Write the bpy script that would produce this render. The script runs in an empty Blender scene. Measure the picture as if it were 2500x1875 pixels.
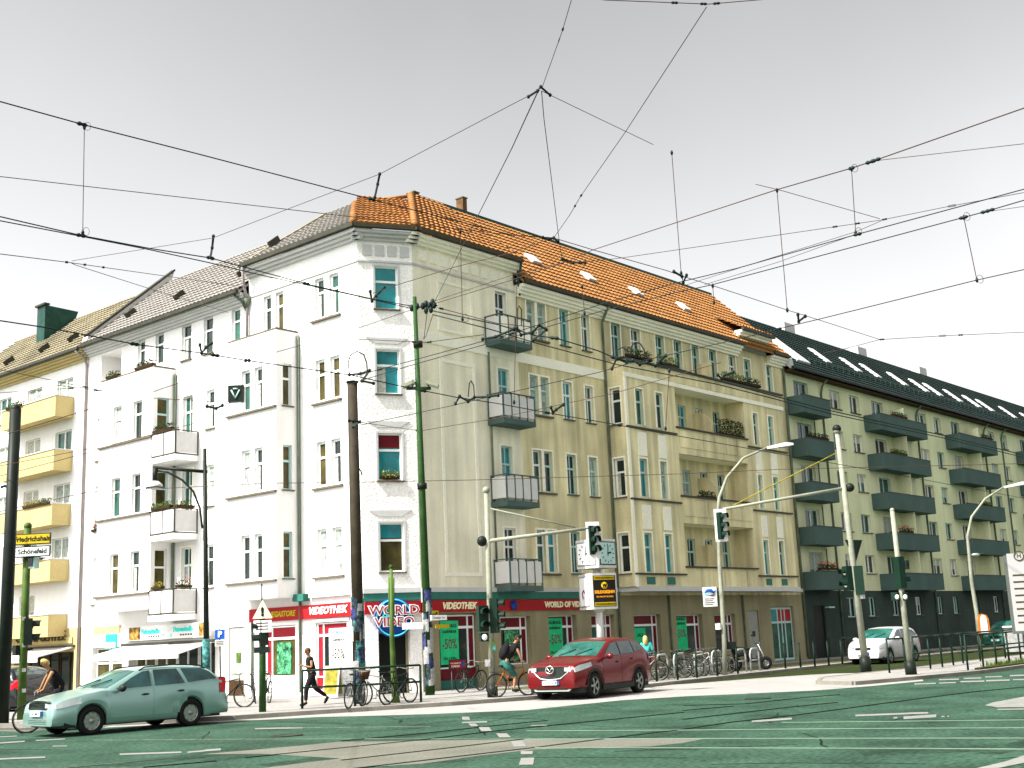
import bpy, bmesh, math, random
from mathutils import Matrix, Vector, Euler
rnd = random.Random(7)
PI = math.pi
S = bpy.context.scene
COL = S.collection

# ---------------------------------------------------------------- camera
F_PX = 2988.0
YAW, PITCH, ROLL = [math.radians(a) for a in (40.81, 11.73, -2.463)]
EYE = Vector((0, 0, 1.75))
_f = Vector((math.cos(PITCH)*math.cos(YAW), math.cos(PITCH)*math.sin(YAW), math.sin(PITCH)))
_r = Vector((math.sin(YAW), -math.cos(YAW), 0))
_u = _r.cross(_f)
CR = math.cos(ROLL)*_r + math.sin(ROLL)*_u
CU = -math.sin(ROLL)*_r + math.cos(ROLL)*_u
CF = _f
cam = bpy.data.cameras.new('camera'); cam_o = bpy.data.objects.new('camera', cam); COL.objects.link(cam_o)
cam.sensor_width = 36.0; cam.lens = F_PX/2500*36.0; cam.clip_start = 0.1; cam.clip_end = 3000
M = Matrix.Identity(4)
for i in range(3):
    M[i][0] = CR[i]; M[i][1] = CU[i]; M[i][2] = -CF[i]; M[i][3] = EYE[i]
cam_o.matrix_world = M
S.camera = cam_o

# ---------------------------------------------------------------- light
SUN = Vector((-1.0, 0.31, 1.3)).normalized()          # direction towards the sun
el = math.asin(SUN.z); az = math.atan2(SUN.x, SUN.y)
world = bpy.data.worlds.new('World'); S.world = world; world.use_nodes = True
wn = world.node_tree.nodes; wl = world.node_tree.links; wn.clear()
sky = wn.new('ShaderNodeTexSky'); sky.sky_type = 'NISHITA'; sky.sun_disc = False
sky.sun_elevation = el; sky.sun_rotation = az; sky.air_density = 1.0; sky.dust_density = 4.0; sky.ozone_density = 1.0
bw = wn.new('ShaderNodeRGBToBW'); wl.new(sky.outputs[0], bw.inputs[0])
mixc = wn.new('ShaderNodeMix'); mixc.data_type = 'RGBA'; mixc.inputs[0].default_value = 0.97
wl.new(sky.outputs[0], mixc.inputs[6]); wl.new(bw.outputs[0], mixc.inputs[7])
bg = wn.new('ShaderNodeBackground'); bg.inputs[1].default_value = 0.15
tc = wn.new('ShaderNodeTexCoord'); sx = wn.new('ShaderNodeSeparateXYZ'); wl.new(tc.outputs['Generated'], sx.inputs[0])
gr = wn.new('ShaderNodeMapRange'); gr.interpolation_type = 'SMOOTHSTEP'; gr.inputs[1].default_value = .26; gr.inputs[2].default_value = .56; gr.inputs[3].default_value = 1.0; gr.inputs[4].default_value = .80
wl.new(sx.outputs[2], gr.inputs[0])                      # thin haze: the sky is palest low down and greyer overhead
cn = wn.new('ShaderNodeTexNoise'); cn.inputs['Scale'].default_value = 2.2; cn.inputs['Detail'].default_value = 4; wl.new(tc.outputs['Generated'], cn.inputs['Vector'])
cr = wn.new('ShaderNodeMapRange'); cr.inputs[1].default_value = .3; cr.inputs[2].default_value = .7; cr.inputs[3].default_value = .93; cr.inputs[4].default_value = 1.06; wl.new(cn.outputs[0], cr.inputs[0])
mu = wn.new('ShaderNodeMath'); mu.operation = 'MULTIPLY'; wl.new(gr.outputs[0], mu.inputs[0]); wl.new(cr.outputs[0], mu.inputs[1])
vs = wn.new('ShaderNodeVectorMath'); vs.operation = 'SCALE'; wl.new(mixc.outputs[2], vs.inputs[0]); wl.new(mu.outputs[0], vs.inputs[3]); wl.new(vs.outputs[0], bg.inputs[0])
wo = wn.new('ShaderNodeOutputWorld'); wl.new(bg.outputs[0], wo.inputs[0])
sl = bpy.data.lights.new('sun', 'SUN'); sl.energy = 3.6; sl.angle = math.radians(0.5); sl.color = (1, .965, .91)
sun_o = bpy.data.objects.new('sun', sl); COL.objects.link(sun_o)
sun_o.rotation_euler = SUN.to_track_quat('Z', 'Y').to_euler(); sun_o.location = (0, 0, 60)
S.view_settings.view_transform = 'Standard'; S.view_settings.look = 'None'
S.view_settings.exposure = 1.45; S.view_settings.gamma = 1.0; S.view_settings.use_curve_mapping = False

def ray(x, y):
    return CR*((x-1250)/F_PX) - CU*((y-937.5)/F_PX) + CF
def G(x, y, z=0.0):                                      # survey: where a sight line meets the level z
    d = ray(x, y); return EYE + d*((z-EYE.z)/d.z)
def GY(x, y, Y):
    d = ray(x, y); return EYE + d*(Y/d.y)
def GX(x, y, X):
    d = ray(x, y); return EYE + d*(X/d.x)

# ---------------------------------------------------------------- materials
MAT = {}
def mat(name, col, rough=.8, metal=0.0, var=.12, sc=3.0, fine=60.0, fv=.08, bump=0.0, bsc=80.0, spec=.14, trans=0, emit=0, coat=0, streak=0):
    if name in MAT: return MAT[name]
    m = bpy.data.materials.new(name); m.use_nodes = True
    n = m.node_tree.nodes; l = m.node_tree.links
    p = n['Principled BSDF']
    p.inputs['Roughness'].default_value = rough; p.inputs['Metallic'].default_value = metal
    p.inputs['Specular IOR Level'].default_value = spec
    if coat: p.inputs['Coat Weight'].default_value = coat; p.inputs['Coat Roughness'].default_value = .05
    if trans: p.inputs['Transmission Weight'].default_value = trans
    g = n.new('ShaderNodeNewGeometry')
    def noise(s, d=3):
        t = n.new('ShaderNodeTexNoise'); t.inputs['Scale'].default_value = s; t.inputs['Detail'].default_value = d
        l.new(g.outputs['Position'], t.inputs['Vector']); return t
    def mulmix(prev, fac, amt):
        mr = n.new('ShaderNodeMapRange'); mr.inputs[1].default_value = .3; mr.inputs[2].default_value = .7
        mr.inputs[3].default_value = 1-amt; mr.inputs[4].default_value = 1+amt
        l.new(fac, mr.inputs[0])
        mm = n.new('ShaderNodeVectorMath'); mm.operation = 'SCALE'
        l.new(prev, mm.inputs[0]); l.new(mr.outputs[0], mm.inputs[3]); return mm.outputs[0]
    rgb = n.new('ShaderNodeRGB'); rgb.outputs[0].default_value = (*col, 1)
    out = rgb.outputs[0]
    if var: out = mulmix(out, noise(sc).outputs[0], var)
    if fv: out = mulmix(out, noise(fine, 2).outputs[0], fv)
    if streak:
        mp = n.new('ShaderNodeMapping'); mp.inputs['Scale'].default_value = (1.6, 1.6, .12)
        l.new(g.outputs['Position'], mp.inputs[0]); t = n.new('ShaderNodeTexNoise'); t.inputs['Scale'].default_value = 1.5; t.inputs['Detail'].default_value = 5
        l.new(mp.outputs[0], t.inputs['Vector']); out = mulmix(out, t.outputs[0], streak)
    l.new(out, p.inputs['Base Color'])
    if emit:
        l.new(out, p.inputs['Emission Color']); p.inputs['Emission Strength'].default_value = emit
    if bump:
        b = n.new('ShaderNodeBump'); b.inputs['Strength'].default_value = bump; b.inputs['Distance'].default_value = .03
        l.new(noise(bsc, 3).outputs[0], b.inputs['Height']); l.new(b.outputs[0], p.inputs['Normal'])
    MAT[name] = m; return m

mat('plaster_white', (0.8, 0.785, 0.765), .9, var=.03, sc=.7, fine=25, fv=.04, bump=.35, bsc=14, streak=.03)
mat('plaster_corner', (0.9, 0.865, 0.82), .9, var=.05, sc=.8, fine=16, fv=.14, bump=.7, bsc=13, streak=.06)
mat('plaster_beige', (0.66, 0.59, 0.355), .9, var=.20, sc=.45, fine=34, fv=.13, bump=.8, bsc=16, streak=.26)
mat('plaster_shop', (0.28, 0.25, 0.15), .9, var=.14, sc=.6, fine=22, fv=.16, bump=.6, bsc=16, streak=.12)
mat('plaster_pale', (0.92, 0.89, 0.74), .9, var=.06, sc=.6, fine=22, fv=.1, bump=.4, bsc=16)
mat('plaster_ochre', (0.46, 0.37, 0.17), .9, var=.05, sc=.8, fine=22, fv=.08, bump=.4, bsc=16, streak=.04)
mat('plaster_grey_house', (0.66, 0.675, 0.43), .9, var=.14, sc=.25, fine=18, fv=.12, bump=.4, bsc=16, streak=.08)
mat('plaster_dark', (0.04, 0.058, 0.05), .9, var=.2, sc=.5, fine=20, fv=.15, bump=.4, bsc=16, streak=.1)
mat('balcony_dark', (0.07, 0.115, 0.105), .85, var=.1, sc=1, fine=22, fv=.1)
mat('frame_white', (.80, .83, .80), .5, var=.03, fv=.03)
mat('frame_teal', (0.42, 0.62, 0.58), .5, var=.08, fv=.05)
mat('sill_shaded', (0.12, 0.1, 0.07), .8, var=.15, fv=.1)  # stone darkened to carry the shadow line under the ledges
mat('glass_dark', (.012, .022, .018), .08, var=.5, sc=1.3, fv=0, spec=.35)
mat('glass_teal', (0.012, 0.2, 0.22), .12, var=.4, sc=1.1, fv=.1, fine=30, spec=.35)  # blue-green sky reflection put into the pane colour
mat('glass_green', (.015, .07, .05), .1, var=.6, sc=1.7, fv=0, spec=.35)
mat('glass_curtain', (.30, .34, .30), .35, var=.45, sc=6, fv=.1)
mat('curtain', (.42, .42, .36), .9, var=.3, sc=9, fv=.15)
mat('plaster_beige_lit', (0.85, 0.8, 0.62), .9, var=.14, sc=.5, fine=34, fv=.12, bump=.9, bsc=15, streak=.14)  # beige plaster with the brighter light near the corner put into its colour
mat('glass_brown', (.06, .05, .015), .2, var=.5, sc=2, fv=0)
mat('roof_orange', (0.29, 0.135, 0.045), .75, var=.16, sc=1.3, fine=7, fv=.22, bump=.3, bsc=30)
mat('roof_pale', (0.23, 0.215, 0.195), .75, var=.08, sc=1.3, fine=7, fv=.12, bump=.3, bsc=30)  # tiles washed out by sun, the paleness put into the colour
mat('roof_old', (0.2, 0.175, 0.115), .8, var=.3, sc=.5, fine=7, fv=.2, bump=.3, bsc=30)
mat('roof_dark', (0.012, 0.022, 0.02), .55, var=.3, sc=1.3, fine=8, fv=.3, bump=.3, bsc=30)
mat('gutter', (.05, .05, .035), .5, metal=.4, var=.2)
mat('downpipe', (.12, .15, .10), .6, var=.3, sc=2)
mat('downpipe_pale', (0.25, 0.22, 0.21), .6, var=.15, sc=2)
mat('zinc', (0.02, 0.065, 0.05), .5, metal=.3, var=.2)
mat('chimney_brick', (0.12, 0.07, 0.03), .9, var=.3, sc=5, fv=.2)
mat('parapet_white', (0.55, 0.545, 0.53), .8, var=.05)
mat('asphalt_green', (0.032, 0.067, 0.045), .93, var=.32, sc=.7, fine=12, fv=.5, bump=.6, bsc=60, spec=0.05)
mat('asphalt_side', (0.026, 0.036, 0.012), .93, var=.2, sc=.6, fine=24, fv=.3, bump=.6, bsc=60, spec=0.05)
mat('concrete_lane', (0.27, 0.26, 0.245), .92, var=.06, sc=.9, fine=20, fv=.14, bump=.4, bsc=50, spec=0.1)
mat('sidewalk_pale', (0.25, 0.24, 0.225), .92, var=.08, sc=1.2, fine=16, fv=.16, bump=.4, bsc=50, spec=0.1)
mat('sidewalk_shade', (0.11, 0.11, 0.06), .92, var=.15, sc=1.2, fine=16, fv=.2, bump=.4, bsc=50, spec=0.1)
mat('kerb_stone', (0.19, 0.18, 0.15), .9, var=.2, sc=2, fv=.2, spec=0.1)
mat('track_bed', (0.125, 0.125, 0.1), .92, var=.16, sc=.7, fine=22, fv=.24, bump=.5, bsc=60, spec=0.1)
mat('asphalt_patch', (0.022, 0.045, 0.03), .95, var=.3, sc=1.5, fine=12, fv=.5, bump=.5, bsc=60, spec=.05)
mat('board_grey', (.40, .39, .38), .5, var=.04, fv=.03)
mat('iron', (.02, .03, .02), .7, var=.3)
mat('rail_steel', (0.14, 0.2, 0.14), .55, metal=.1, var=.15, sc=1, spec=0.2)
mat('rail_groove', (0.004, 0.009, 0.006), .7, var=.2, spec=0.05)
mat('paint_white', (0.19, 0.19, 0.175), .8, var=.12, sc=3, fine=30, fv=.12, spec=0.1)
mat('paint_worn', (0.1, 0.13, 0.09), .85, var=.3, sc=2, fine=30, fv=.3, spec=0.1)
mat('soil', (0.05, 0.05, 0.015), 1, var=.4, sc=2, fv=.3, spec=0.1)
mat('grey_ground', (0.12, 0.12, 0.1), 1, var=.2, sc=.3, spec=0.1)
mat('pole_pale', (0.24, 0.25, 0.19), .6, var=.15, sc=3, fine=20, fv=.1)
mat('pole_green', (0.018, 0.055, 0.012), .55, var=.3, sc=2, fv=.15)
mat('pole_lime', (0.055, 0.1, 0.018), .55, var=.4, sc=2.5, fv=.15)
mat('pole_dark', (.010, .014, .010), .5, var=.2)
mat('pole_brown', (0.035, 0.027, 0.016), .7, var=.25, sc=4, fv=.2)
mat('sticker_teal', (0.04, 0.15, 0.14), .7, var=.9, sc=9, fine=30, fv=.5)
mat('sticker_white', (0.3, 0.3, 0.29), .7, var=.25, sc=8, fine=30, fv=.3)
mat('sticker_blue', (0.03, 0.04, 0.12), .7, var=.9, sc=9, fine=30, fv=.5)
mat('sticker_dark', (.03, .05, .06), .7, var=.9, sc=9, fine=30, fv=.5)
mat('black_rubber', (.012, .012, .012), .8, var=.1)
mat('black_plastic', (.012, .018, .014), .5, var=.1)
mat('signal_green', (0.006, 0.022, 0.013), .45, var=.1)
mat('signal_board', (0.6, 0.59, 0.57), .6, var=.04)
mat('lens_dark', (.02, .03, .025), .2, var=0, fv=0)
mat('lens_white', (.9, .9, .86), .2, var=0, fv=0)  # plain white lens colour, no emission
mat('sign_red', (0.34, 0.01, 0.014), .5, var=.12, sc=1.5, fv=.05)
mat('sign_red_bright', (0.27, 0.01, 0.02), .5, var=.05)
mat('sign_darkred', (.12, .006, .012), .5, var=.2, sc=2)
mat('sign_green', (0.03, 0.15, 0.115), .5, var=.1)
mat('letters_cream', (.90, .86, .55), .5, var=.04)
mat('letters_white', (.92, .92, .90), .5, var=.02)
mat('letters_black', (.015, .012, .01), .6, var=0)
mat('letters_brown', (.06, .04, .015), .6, var=0)
mat('letters_teal', (.03, .55, .50), .6, var=.1)
mat('letters_maroon', (.16, .01, .04), .5, var=0)
mat('disc_blue', (.012, .06, .34), .35, var=.3, sc=1.2)
mat('disc_cyan', (.08, .60, .68), .4, var=.1)
mat('sign_yellow', (0.5, 0.36, 0.01), .5, var=.04)
mat('sign_blue', (.01, .09, .42), .5, var=.04)
mat('poster_green', (0.02, 0.55, 0.22), .7, var=.15, sc=3, emit=0)
mat('poster_white', (.80, .78, .74), .7, var=.05)
mat('poster_art', (.05, .22, .10), .5, var=1.0, sc=5, fine=15, fv=.8)
mat('poster_brown', (.25, .14, .03), .5, var=.9, sc=6)
mat('canvas', (0.5, 0.49, 0.48), .9, var=.05, sc=5)
mat('leaf_green', (.06, .11, .02), .8, var=.5, sc=8)
mat('leaf_dark', (.02, .045, .015), .8, var=.5, sc=8)
mat('leaf_yellow', (0.25, 0.22, 0.03), .8, var=.3, sc=8)
mat('flower_red', (.45, .03, .03), .7, var=.4, sc=20)
mat('pot_brown', (0.04, 0.02, 0.006), .8, var=.2)
mat('door_grey', (0.3, 0.31, 0.28), .6, var=.08, sc=2)
mat('door_dark', (.006, .008, .007), .5, var=.2)
mat('wood_brown', (0.05, 0.025, 0.008), .7, var=.3, sc=5)
mat('car_silver', (0.26, 0.41, 0.37), .28, metal=.55, var=.03, sc=1, fv=.03, fine=200, coat=.2, spec=.3)
mat('car_red', (0.13, 0.003, 0.005), .28, metal=.3, var=.04, sc=1, fv=.04, fine=200, coat=.18, spec=.3)
mat('car_white', (0.5, 0.49, 0.49), .3, var=.02, fv=0, coat=.5)
mat('car_black', (.010, .010, .012), .25, var=0, fv=0, coat=.6)
mat('car_green', (.02, .11, .07), .3, var=.1, fv=0, coat=.5)
mat('car_glass', (.012, .05, .05), .05, var=.6, sc=2, fv=0, spec=.9)
mat('car_glass_front', (0.02, 0.1, 0.08), .06, var=.5, sc=1.6, fv=0, spec=.9)
mat('chrome', (.75, .75, .72), .15, metal=1, var=0, fv=0)
mat('alloy', (0.3, 0.33, 0.29), .3, metal=.6, var=.05)
mat('lamp_glass', (0.3, 0.33, 0.33), .1, var=.05, sc=20, fv=0, spec=.8)
mat('lamp_red', (.5, .01, .02), .2, var=0)
mat('amber', (.9, .35, .02), .3, var=0)
mat('skin', (0.33, 0.17, 0.09), .6, var=.08, sc=8)
mat('skin_tan', (0.3, 0.15, 0.07), .6, var=.08, sc=8)
mat('hair_blonde', (0.5, 0.38, 0.14), .7, var=.3, sc=30)
mat('hair_brown', (.09, .04, .012), .6, var=.3, sc=30)
mat('cloth_black', (.010, .010, .011), .9, var=.3, sc=12)
mat('cloth_teal', (0.06, 0.4, 0.36), .9, var=.15, sc=12)
mat('cloth_shorts', (.03, .12, .10), .9, var=.4, sc=12)
mat('cloth_jeans', (.02, .05, .09), .9, var=.2, sc=12)
mat('cloth_white', (.8, .8, .78), .9, var=.08, sc=12)
mat('bike_black', (.012, .02, .014), .4, var=.1)
mat('bike_red', (0.25, 0.01, 0.015), .4, var=.1)
mat('bike_orange', (0.4, 0.11, 0.01), .4, var=.1)
mat('bike_white', (0.4, 0.4, 0.38), .4, var=.05)
mat('rim_steel', (0.14, 0.15, 0.13), .4, metal=.4, var=.05)
mat('bin_orange', (0.5, 0.14, 0.01), .5, var=.08)
mat('rack_white', (0.35, 0.36, 0.34), .5, var=.05)
mat('bollard_green', (0.008, 0.018, 0.01), .6, var=.2)
mat('rail_green', (0.006, 0.022, 0.012), .5, var=.15)
mat('cable', (.06, .03, .02), .6, var=.1)
mat('cable_dark', (.010, .02, .018), .5, var=.1)
mat('lens_flood', (0.25, 0.28, 0.18), .3, var=.1)

# ---------------------------------------------------------------- mesh helper
class MB:
    def __init__(s): s.v = []; s.f = []; s.sm = []
    def add(s, vs, fs, smooth=False, M=None):
        o = len(s.v)
        s.v += [tuple(M @ Vector(a)) if M else tuple(a) for a in vs]
        for f in fs: s.f.append([i+o for i in f]); s.sm.append(smooth)
        return s
    def box(s, a, b, M=None):
        (x0, y0, z0), (x1, y1, z1) = a, b
        x0, x1 = sorted((x0, x1)); y0, y1 = sorted((y0, y1)); z0, z1 = sorted((z0, z1))
        return s.add([(x0,y0,z0),(x1,y0,z0),(x1,y1,z0),(x0,y1,z0),(x0,y0,z1),(x1,y0,z1),(x1,y1,z1),(x0,y1,z1)],
              [(0,3,2,1),(4,5,6,7),(0,1,5,4),(1,2,6,5),(2,3,7,6),(3,0,4,7)], False, M)
    def tube(s, pts, r, n=6, cap=True, M=None, closed=False):
        pts = [Vector(p) for p in pts]; k = len(pts); rr = r if isinstance(r, (list, tuple)) else [r]*k
        vs = []; up = None
        for i, p in enumerate(pts):
            if closed: t = pts[(i+1) % k]-pts[i-1]
            else: t = pts[min(i+1, k-1)]-pts[max(i-1, 0)]
            if t.length < 1e-9: t = Vector((0, 0, 1))
            t.normalize()
            if up is None: up = Vector((0, 0, 1)) if abs(t.z) < .95 else Vector((1, 0, 0))
            a = t.cross(up)
            if a.length < 1e-3: a = t.cross(Vector((0.3, 1, 0.2)))
            a.normalize(); b = a.cross(t).normalized(); up = b
            for j in range(n):
                c = 2*PI*j/n; vs.append(p+(a*math.cos(c)+b*math.sin(c))*rr[i])
        fs = []
        for i in range(k if closed else k-1):
            i2 = (i+1) % k
            for j in range(n):
                j2 = (j+1) % n; fs.append((i*n+j, i*n+j2, i2*n+j2, i2*n+j))
        if cap and not closed: fs.append(tuple(range(n))[::-1]); fs.append(tuple((k-1)*n+j for j in range(n)))
        return s.add(vs, fs, n > 4, M)
    def cyl(s, p, q, r0, r1=None, n=12, M=None): return s.tube([p, q], [r0, r0 if r1 is None else r1], n, True, M)
    def lathe(s, prof, n=16, M=None, closed=False):      # prof (r,z) about z
        vs = []; k = len(prof)
        for r, z in prof:
            for j in range(n): c = 2*PI*j/n; vs.append((r*math.cos(c), r*math.sin(c), z))
        fs = []
        for i in range(k if closed else k-1):
            i2 = (i+1) % k
            for j in range(n):
                j2 = (j+1) % n; fs.append((i*n+j, i*n+j2, i2*n+j2, i2*n+j))
        if not closed: fs.append(tuple(range(n))[::-1]); fs.append(tuple((k-1)*n+j for j in range(n)))
        return s.add(vs, fs, True, M)
    def prism(s, poly, h0, h1, M=None, axis='z'):
        n = len(poly)
        def P(a, h): return (a[0], a[1], h) if axis == 'z' else (a[0], h, a[1])
        vs = [P(a, h0) for a in poly]+[P(a, h1) for a in poly]
        fs = [tuple(range(n))[::-1], tuple(range(n, 2*n))]+[(i, (i+1) % n, n+(i+1) % n, n+i) for i in range(n)]
        return s.add(vs, fs, False, M)
    def ball(s, c, r, n=10, m=7, M=None):
        r = r if isinstance(r, (tuple, list)) else (r, r, r)
        vs = [(c[0], c[1], c[2]-r[2])]
        for i in range(1, m):
            a = PI*i/m-PI/2
            for j in range(n):
                b = 2*PI*j/n; vs.append((c[0]+r[0]*math.cos(a)*math.cos(b), c[1]+r[1]*math.cos(a)*math.sin(b), c[2]+r[2]*math.sin(a)))
        vs.append((c[0], c[1], c[2]+r[2])); fs = []
        for j in range(n): fs.append((0, 1+(j+1) % n, 1+j))
        for i in range(m-2):
            for j in range(n): a = 1+i*n; fs.append((a+j, a+(j+1) % n, a+n+(j+1) % n, a+n+j))
        a = 1+(m-2)*n
        for j in range(n): fs.append((a+j, a+(j+1) % n, len(vs)-1))
        return s.add(vs, fs, True, M)
    def mesh(s, name, m):
        me = bpy.data.meshes.new(name); me.from_pydata(s.v, [], s.f); me.materials.append(MAT[m] if isinstance(m, str) else m)
        me.polygons.foreach_set('use_smooth', s.sm)
        b = bmesh.new(); b.from_mesh(me); bmesh.ops.recalc_face_normals(b, faces=b.faces); b.to_mesh(me); b.free()
        me.update(); return me

WM = {}                                                  # world matrices
def link(name, data, parent=None, M=None, **tags):
    o = bpy.data.objects.new(name, data); COL.objects.link(o)
    M = M or (WM[parent.name] if parent else Matrix.Identity(4))
    if parent:
        o.parent = parent; o.matrix_local = WM[parent.name].inverted() @ M
    else: o.matrix_local = M
    WM[o.name] = M.copy()
    for k, v in tags.items():
        if v: o[k] = v
    return o
def thing(name, label, cat, M=None, group=None):
    if isinstance(M, (tuple, list, Vector)): M = Matrix.Translation(Vector(M))
    return link(name, None, None, M or Matrix.Identity(4), label=label, category=cat, group=group)
def build(mb, name, m, parent=None, M=None, **tags): return link(name, mb.mesh(name, m), parent, M or Matrix.Identity(4), **tags)
def T(x, y=0, z=0): return Matrix.Translation(Vector((x, y, z)))
def Rz(a): return Matrix.Rotation(a, 4, 'Z')
def copy_tree(o, M, label=None, group=None):
    base = WM[o.name]
    def rec(a, par):
        c = a.copy(); COL.objects.link(c); Mw = M @ base.inverted() @ WM[a.name]; WM[c.name] = Mw
        if par: c.parent = par; c.matrix_local = WM[par.name].inverted() @ Mw
        else: c.matrix_local = Mw
        for ch in list(a.children): rec(ch, c)
        return c
    r = rec(o, None)
    if label: r['label'] = label
    if group: r['group'] = group
    return r
def structure(mb, name, m, label=None):
    o = build(mb, name, m); o['kind'] = 'structure'
    if label: o['label'] = label
    return o
_fc = {}
def text(body, size, M, m, parent, name='lettering', ext=.012, shear=0, bold=0.0, align='CENTER', sx=1.0):
    cu = bpy.data.curves.new('t', 'FONT'); cu.body = body; cu.size = size; cu.extrude = ext; cu.offset = bold
    cu.shear = shear; cu.align_x = align; cu.align_y = 'CENTER'; cu.resolution_u = 2
    o = bpy.data.objects.new('t', cu); COL.objects.link(o)
    dg = bpy.context.evaluated_depsgraph_get()
    me = bpy.data.meshes.new_from_object(o.evaluated_get(dg)); bpy.data.objects.remove(o); bpy.data.curves.remove(cu)
    me.materials.clear(); me.materials.append(MAT[m])
    me.transform(Matrix.Rotation(PI/2, 4, 'X') @ Matrix.Diagonal((sx, 1, 1, 1)))      # letters stand in the local XZ plane and face -Y
    return link(name, me, parent, M)
# ================================================================= GROUND
YR, XL = 30.5, 28.3
FR = T(0, YR, 0)                                         # right street front: u = X, faces -Y
FL = T(XL, 0, 0) @ Rz(-PI/2)                             # left street front: u = -Y, faces -X
CA = math.atan2(-1.0, 1.75); CWD = math.hypot(1.75, 1.0)
FC = T(28.3, 31.5, 0) @ Rz(CA)                           # cut-off corner

def sheet(name, pts, z, m):
    mb = MB(); mb.add([(p[0], p[1], z) for p in pts], [tuple(range(len(pts)))]); return structure(mb, name, m)
sheet('ground', [(-400, -400), (900, -400), (900, 900), (-400, 900)], -.03, 'grey_ground')
sheet('road', [(-60, -60), (160, -60), (160, 29.9), (15.5, 29.9), (15.5, 120), (-60, 120)], 0, 'asphalt_green')
lane = [(16.9, 28.6), (18.9, 26.7), (20.8, 25.0), (21.5, 23.4), (22.1, 22.3), (23.6, 20.4), (27.3, 20.2), (29.0, 19.2), (30.0, 18.0), (31.4, 16.6), (33.6, 15.9), (36, 15.5),
        (42.5, 18.5), (42.1, 21.8), (39.2, 22.9), (35.9, 23.6), (34, 24.4), (26, 24.6), (22, 26.4), (18, 29.5)]
sheet('tram_lane', lane, .004, 'concrete_lane')
sheet('side_street', [(34.6, 24.2), (35.9, 23.55), (39.2, 22.85), (42.1, 21.75), (42.4, 18.6), (48, 18.5), (150, 20), (150, 30), (60, 27), (50, 25.6)], .008, 'asphalt_side')
# kerbed pavement at the corner and along both fronts
pv = [(16.2, 110), (16.2, 32.5), (16.6, 30.6), (17.6, 28.9), (19.7, 26.9), (22.3, 25.7), (25, 24.3), (27.5, 23.5), (30.5, 23.4), (34.4, 23.9), (50.7, 25.2), (150, 26.5)]
mb = MB(); mb.prism(pv+[(150, 110)], -.02, .1); structure(mb, 'pavement', 'sidewalk_pale')
def offset_line(pts, d):
    out = []
    for i, p in enumerate(pts):
        a = Vector(pts[max(i-1, 0)]); b = Vector(pts[min(i+1, len(pts)-1)]); t = (b-a).normalized(); out.append((p[0]-t.y*d, p[1]+t.x*d))
    return out
def strip(name, pts, w, z0, z1, m, st=True, parent=None):
    a = offset_line(pts, w/2); b = offset_line(pts, -w/2); mb = MB(); n = len(pts)
    for i in range(n-1):
        mb.add([(*a[i], z0), (*b[i], z0), (*b[i+1], z0), (*a[i+1], z0), (*a[i], z1), (*b[i], z1), (*b[i+1], z1), (*a[i+1], z1)],
               [(4, 5, 6, 7), (0, 1, 5, 4), (2, 3, 7, 6), (1, 2, 6, 5), (3, 0, 4, 7)])
    return structure(mb, name, m) if st else build(mb, name, m, parent)
strip('kerb', pv, .16, -.01, .112, 'kerb_stone')
# slab rows along the street front, the building's shadow put into their colour
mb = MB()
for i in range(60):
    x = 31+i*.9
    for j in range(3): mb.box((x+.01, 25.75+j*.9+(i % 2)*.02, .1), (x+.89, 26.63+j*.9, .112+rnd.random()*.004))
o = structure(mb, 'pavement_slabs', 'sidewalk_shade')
isl = [(33.9, 16.7), (36.4, 16.1), (40.2, 15.45), (47.8, 15.5), (80, 16.3), (80, 19.6), (50.5, 19.5), (42.3, 19.2), (37, 19.3), (34.6, 18.2)]
mb = MB(); mb.prism(isl, -.02, .1); structure(mb, 'traffic_island', 'sidewalk_pale')
strip('island_kerb', isl+[isl[0]], .14, -.01, .112, 'kerb_stone')
mb = MB(); mb.prism([(41.0, 15.7), (47.6, 15.75), (70, 16.5), (70, 17.2), (44, 16.3), (41.2, 15.95)], .05, .15); structure(mb, 'planting_strip', 'soil')
# track bed (concrete around the rails) and rails, surveyed on the road plane
P2 = lambda pts, z=0: [tuple(G(x, y, z)[:2]) for x, y in pts]
def g1(x, y): return (x*.37703, 1675+y*.37703)
def g2(x, y): return (834+x*.37703, 1675+y*.37703)
def g3(x, y): return (1668+x*.37613, 1600+y*.37613)
sheet('track_bed', P2([g1(1300, 443), g1(1850, 396), g2(-20, 362), g2(700, 352), g2(1180, 345), g2(2212, 338), g3(150, 541), g3(0, 570), g2(2000, 392), g2(1250, 412), g2(900, 452), g2(520, 505), g2(120, 528), g2(-800, 640), g1(1500, 560), g1(1950, 500), g2(0, 470), g1(1700, 440)]), .004, 'track_bed')
def rail(pts, w, z, m, name='tram_rail'):
    strip(name, P2(pts, z), w, z-.004, z+.006, m)
for p in ([g2(0, 400), g2(540, 345), g2(1000, 290), g2(1400, 250), g2(2212, 170)], [g1(1590, 463), g1(2212, 400)],
          [g2(0, 355), g2(540, 305), g2(950, 260), g2(1330, 222)], [g2(0, 480), g2(700, 400), g2(1180, 343)],
          [g2(-600, 610), g2(130, 528), g2(1250, 398), g2(1710, 340), g2(2212, 280), g3(300, 435), g3(750, 385), g3(1500, 285), g3(1850, 240), g3(2212, 205), g3(2900, 140)],
          [g1(930, 525), g1(1400, 485)], [g3(0, 325), g3(400, 315), g3(800, 272), g3(1010, 255)],
          [g3(0, 415), g3(700, 335), g3(1000, 305)], [g3(0, 358), g3(320, 330)]):
    rail(p, .07, .006, 'rail_groove')
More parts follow.
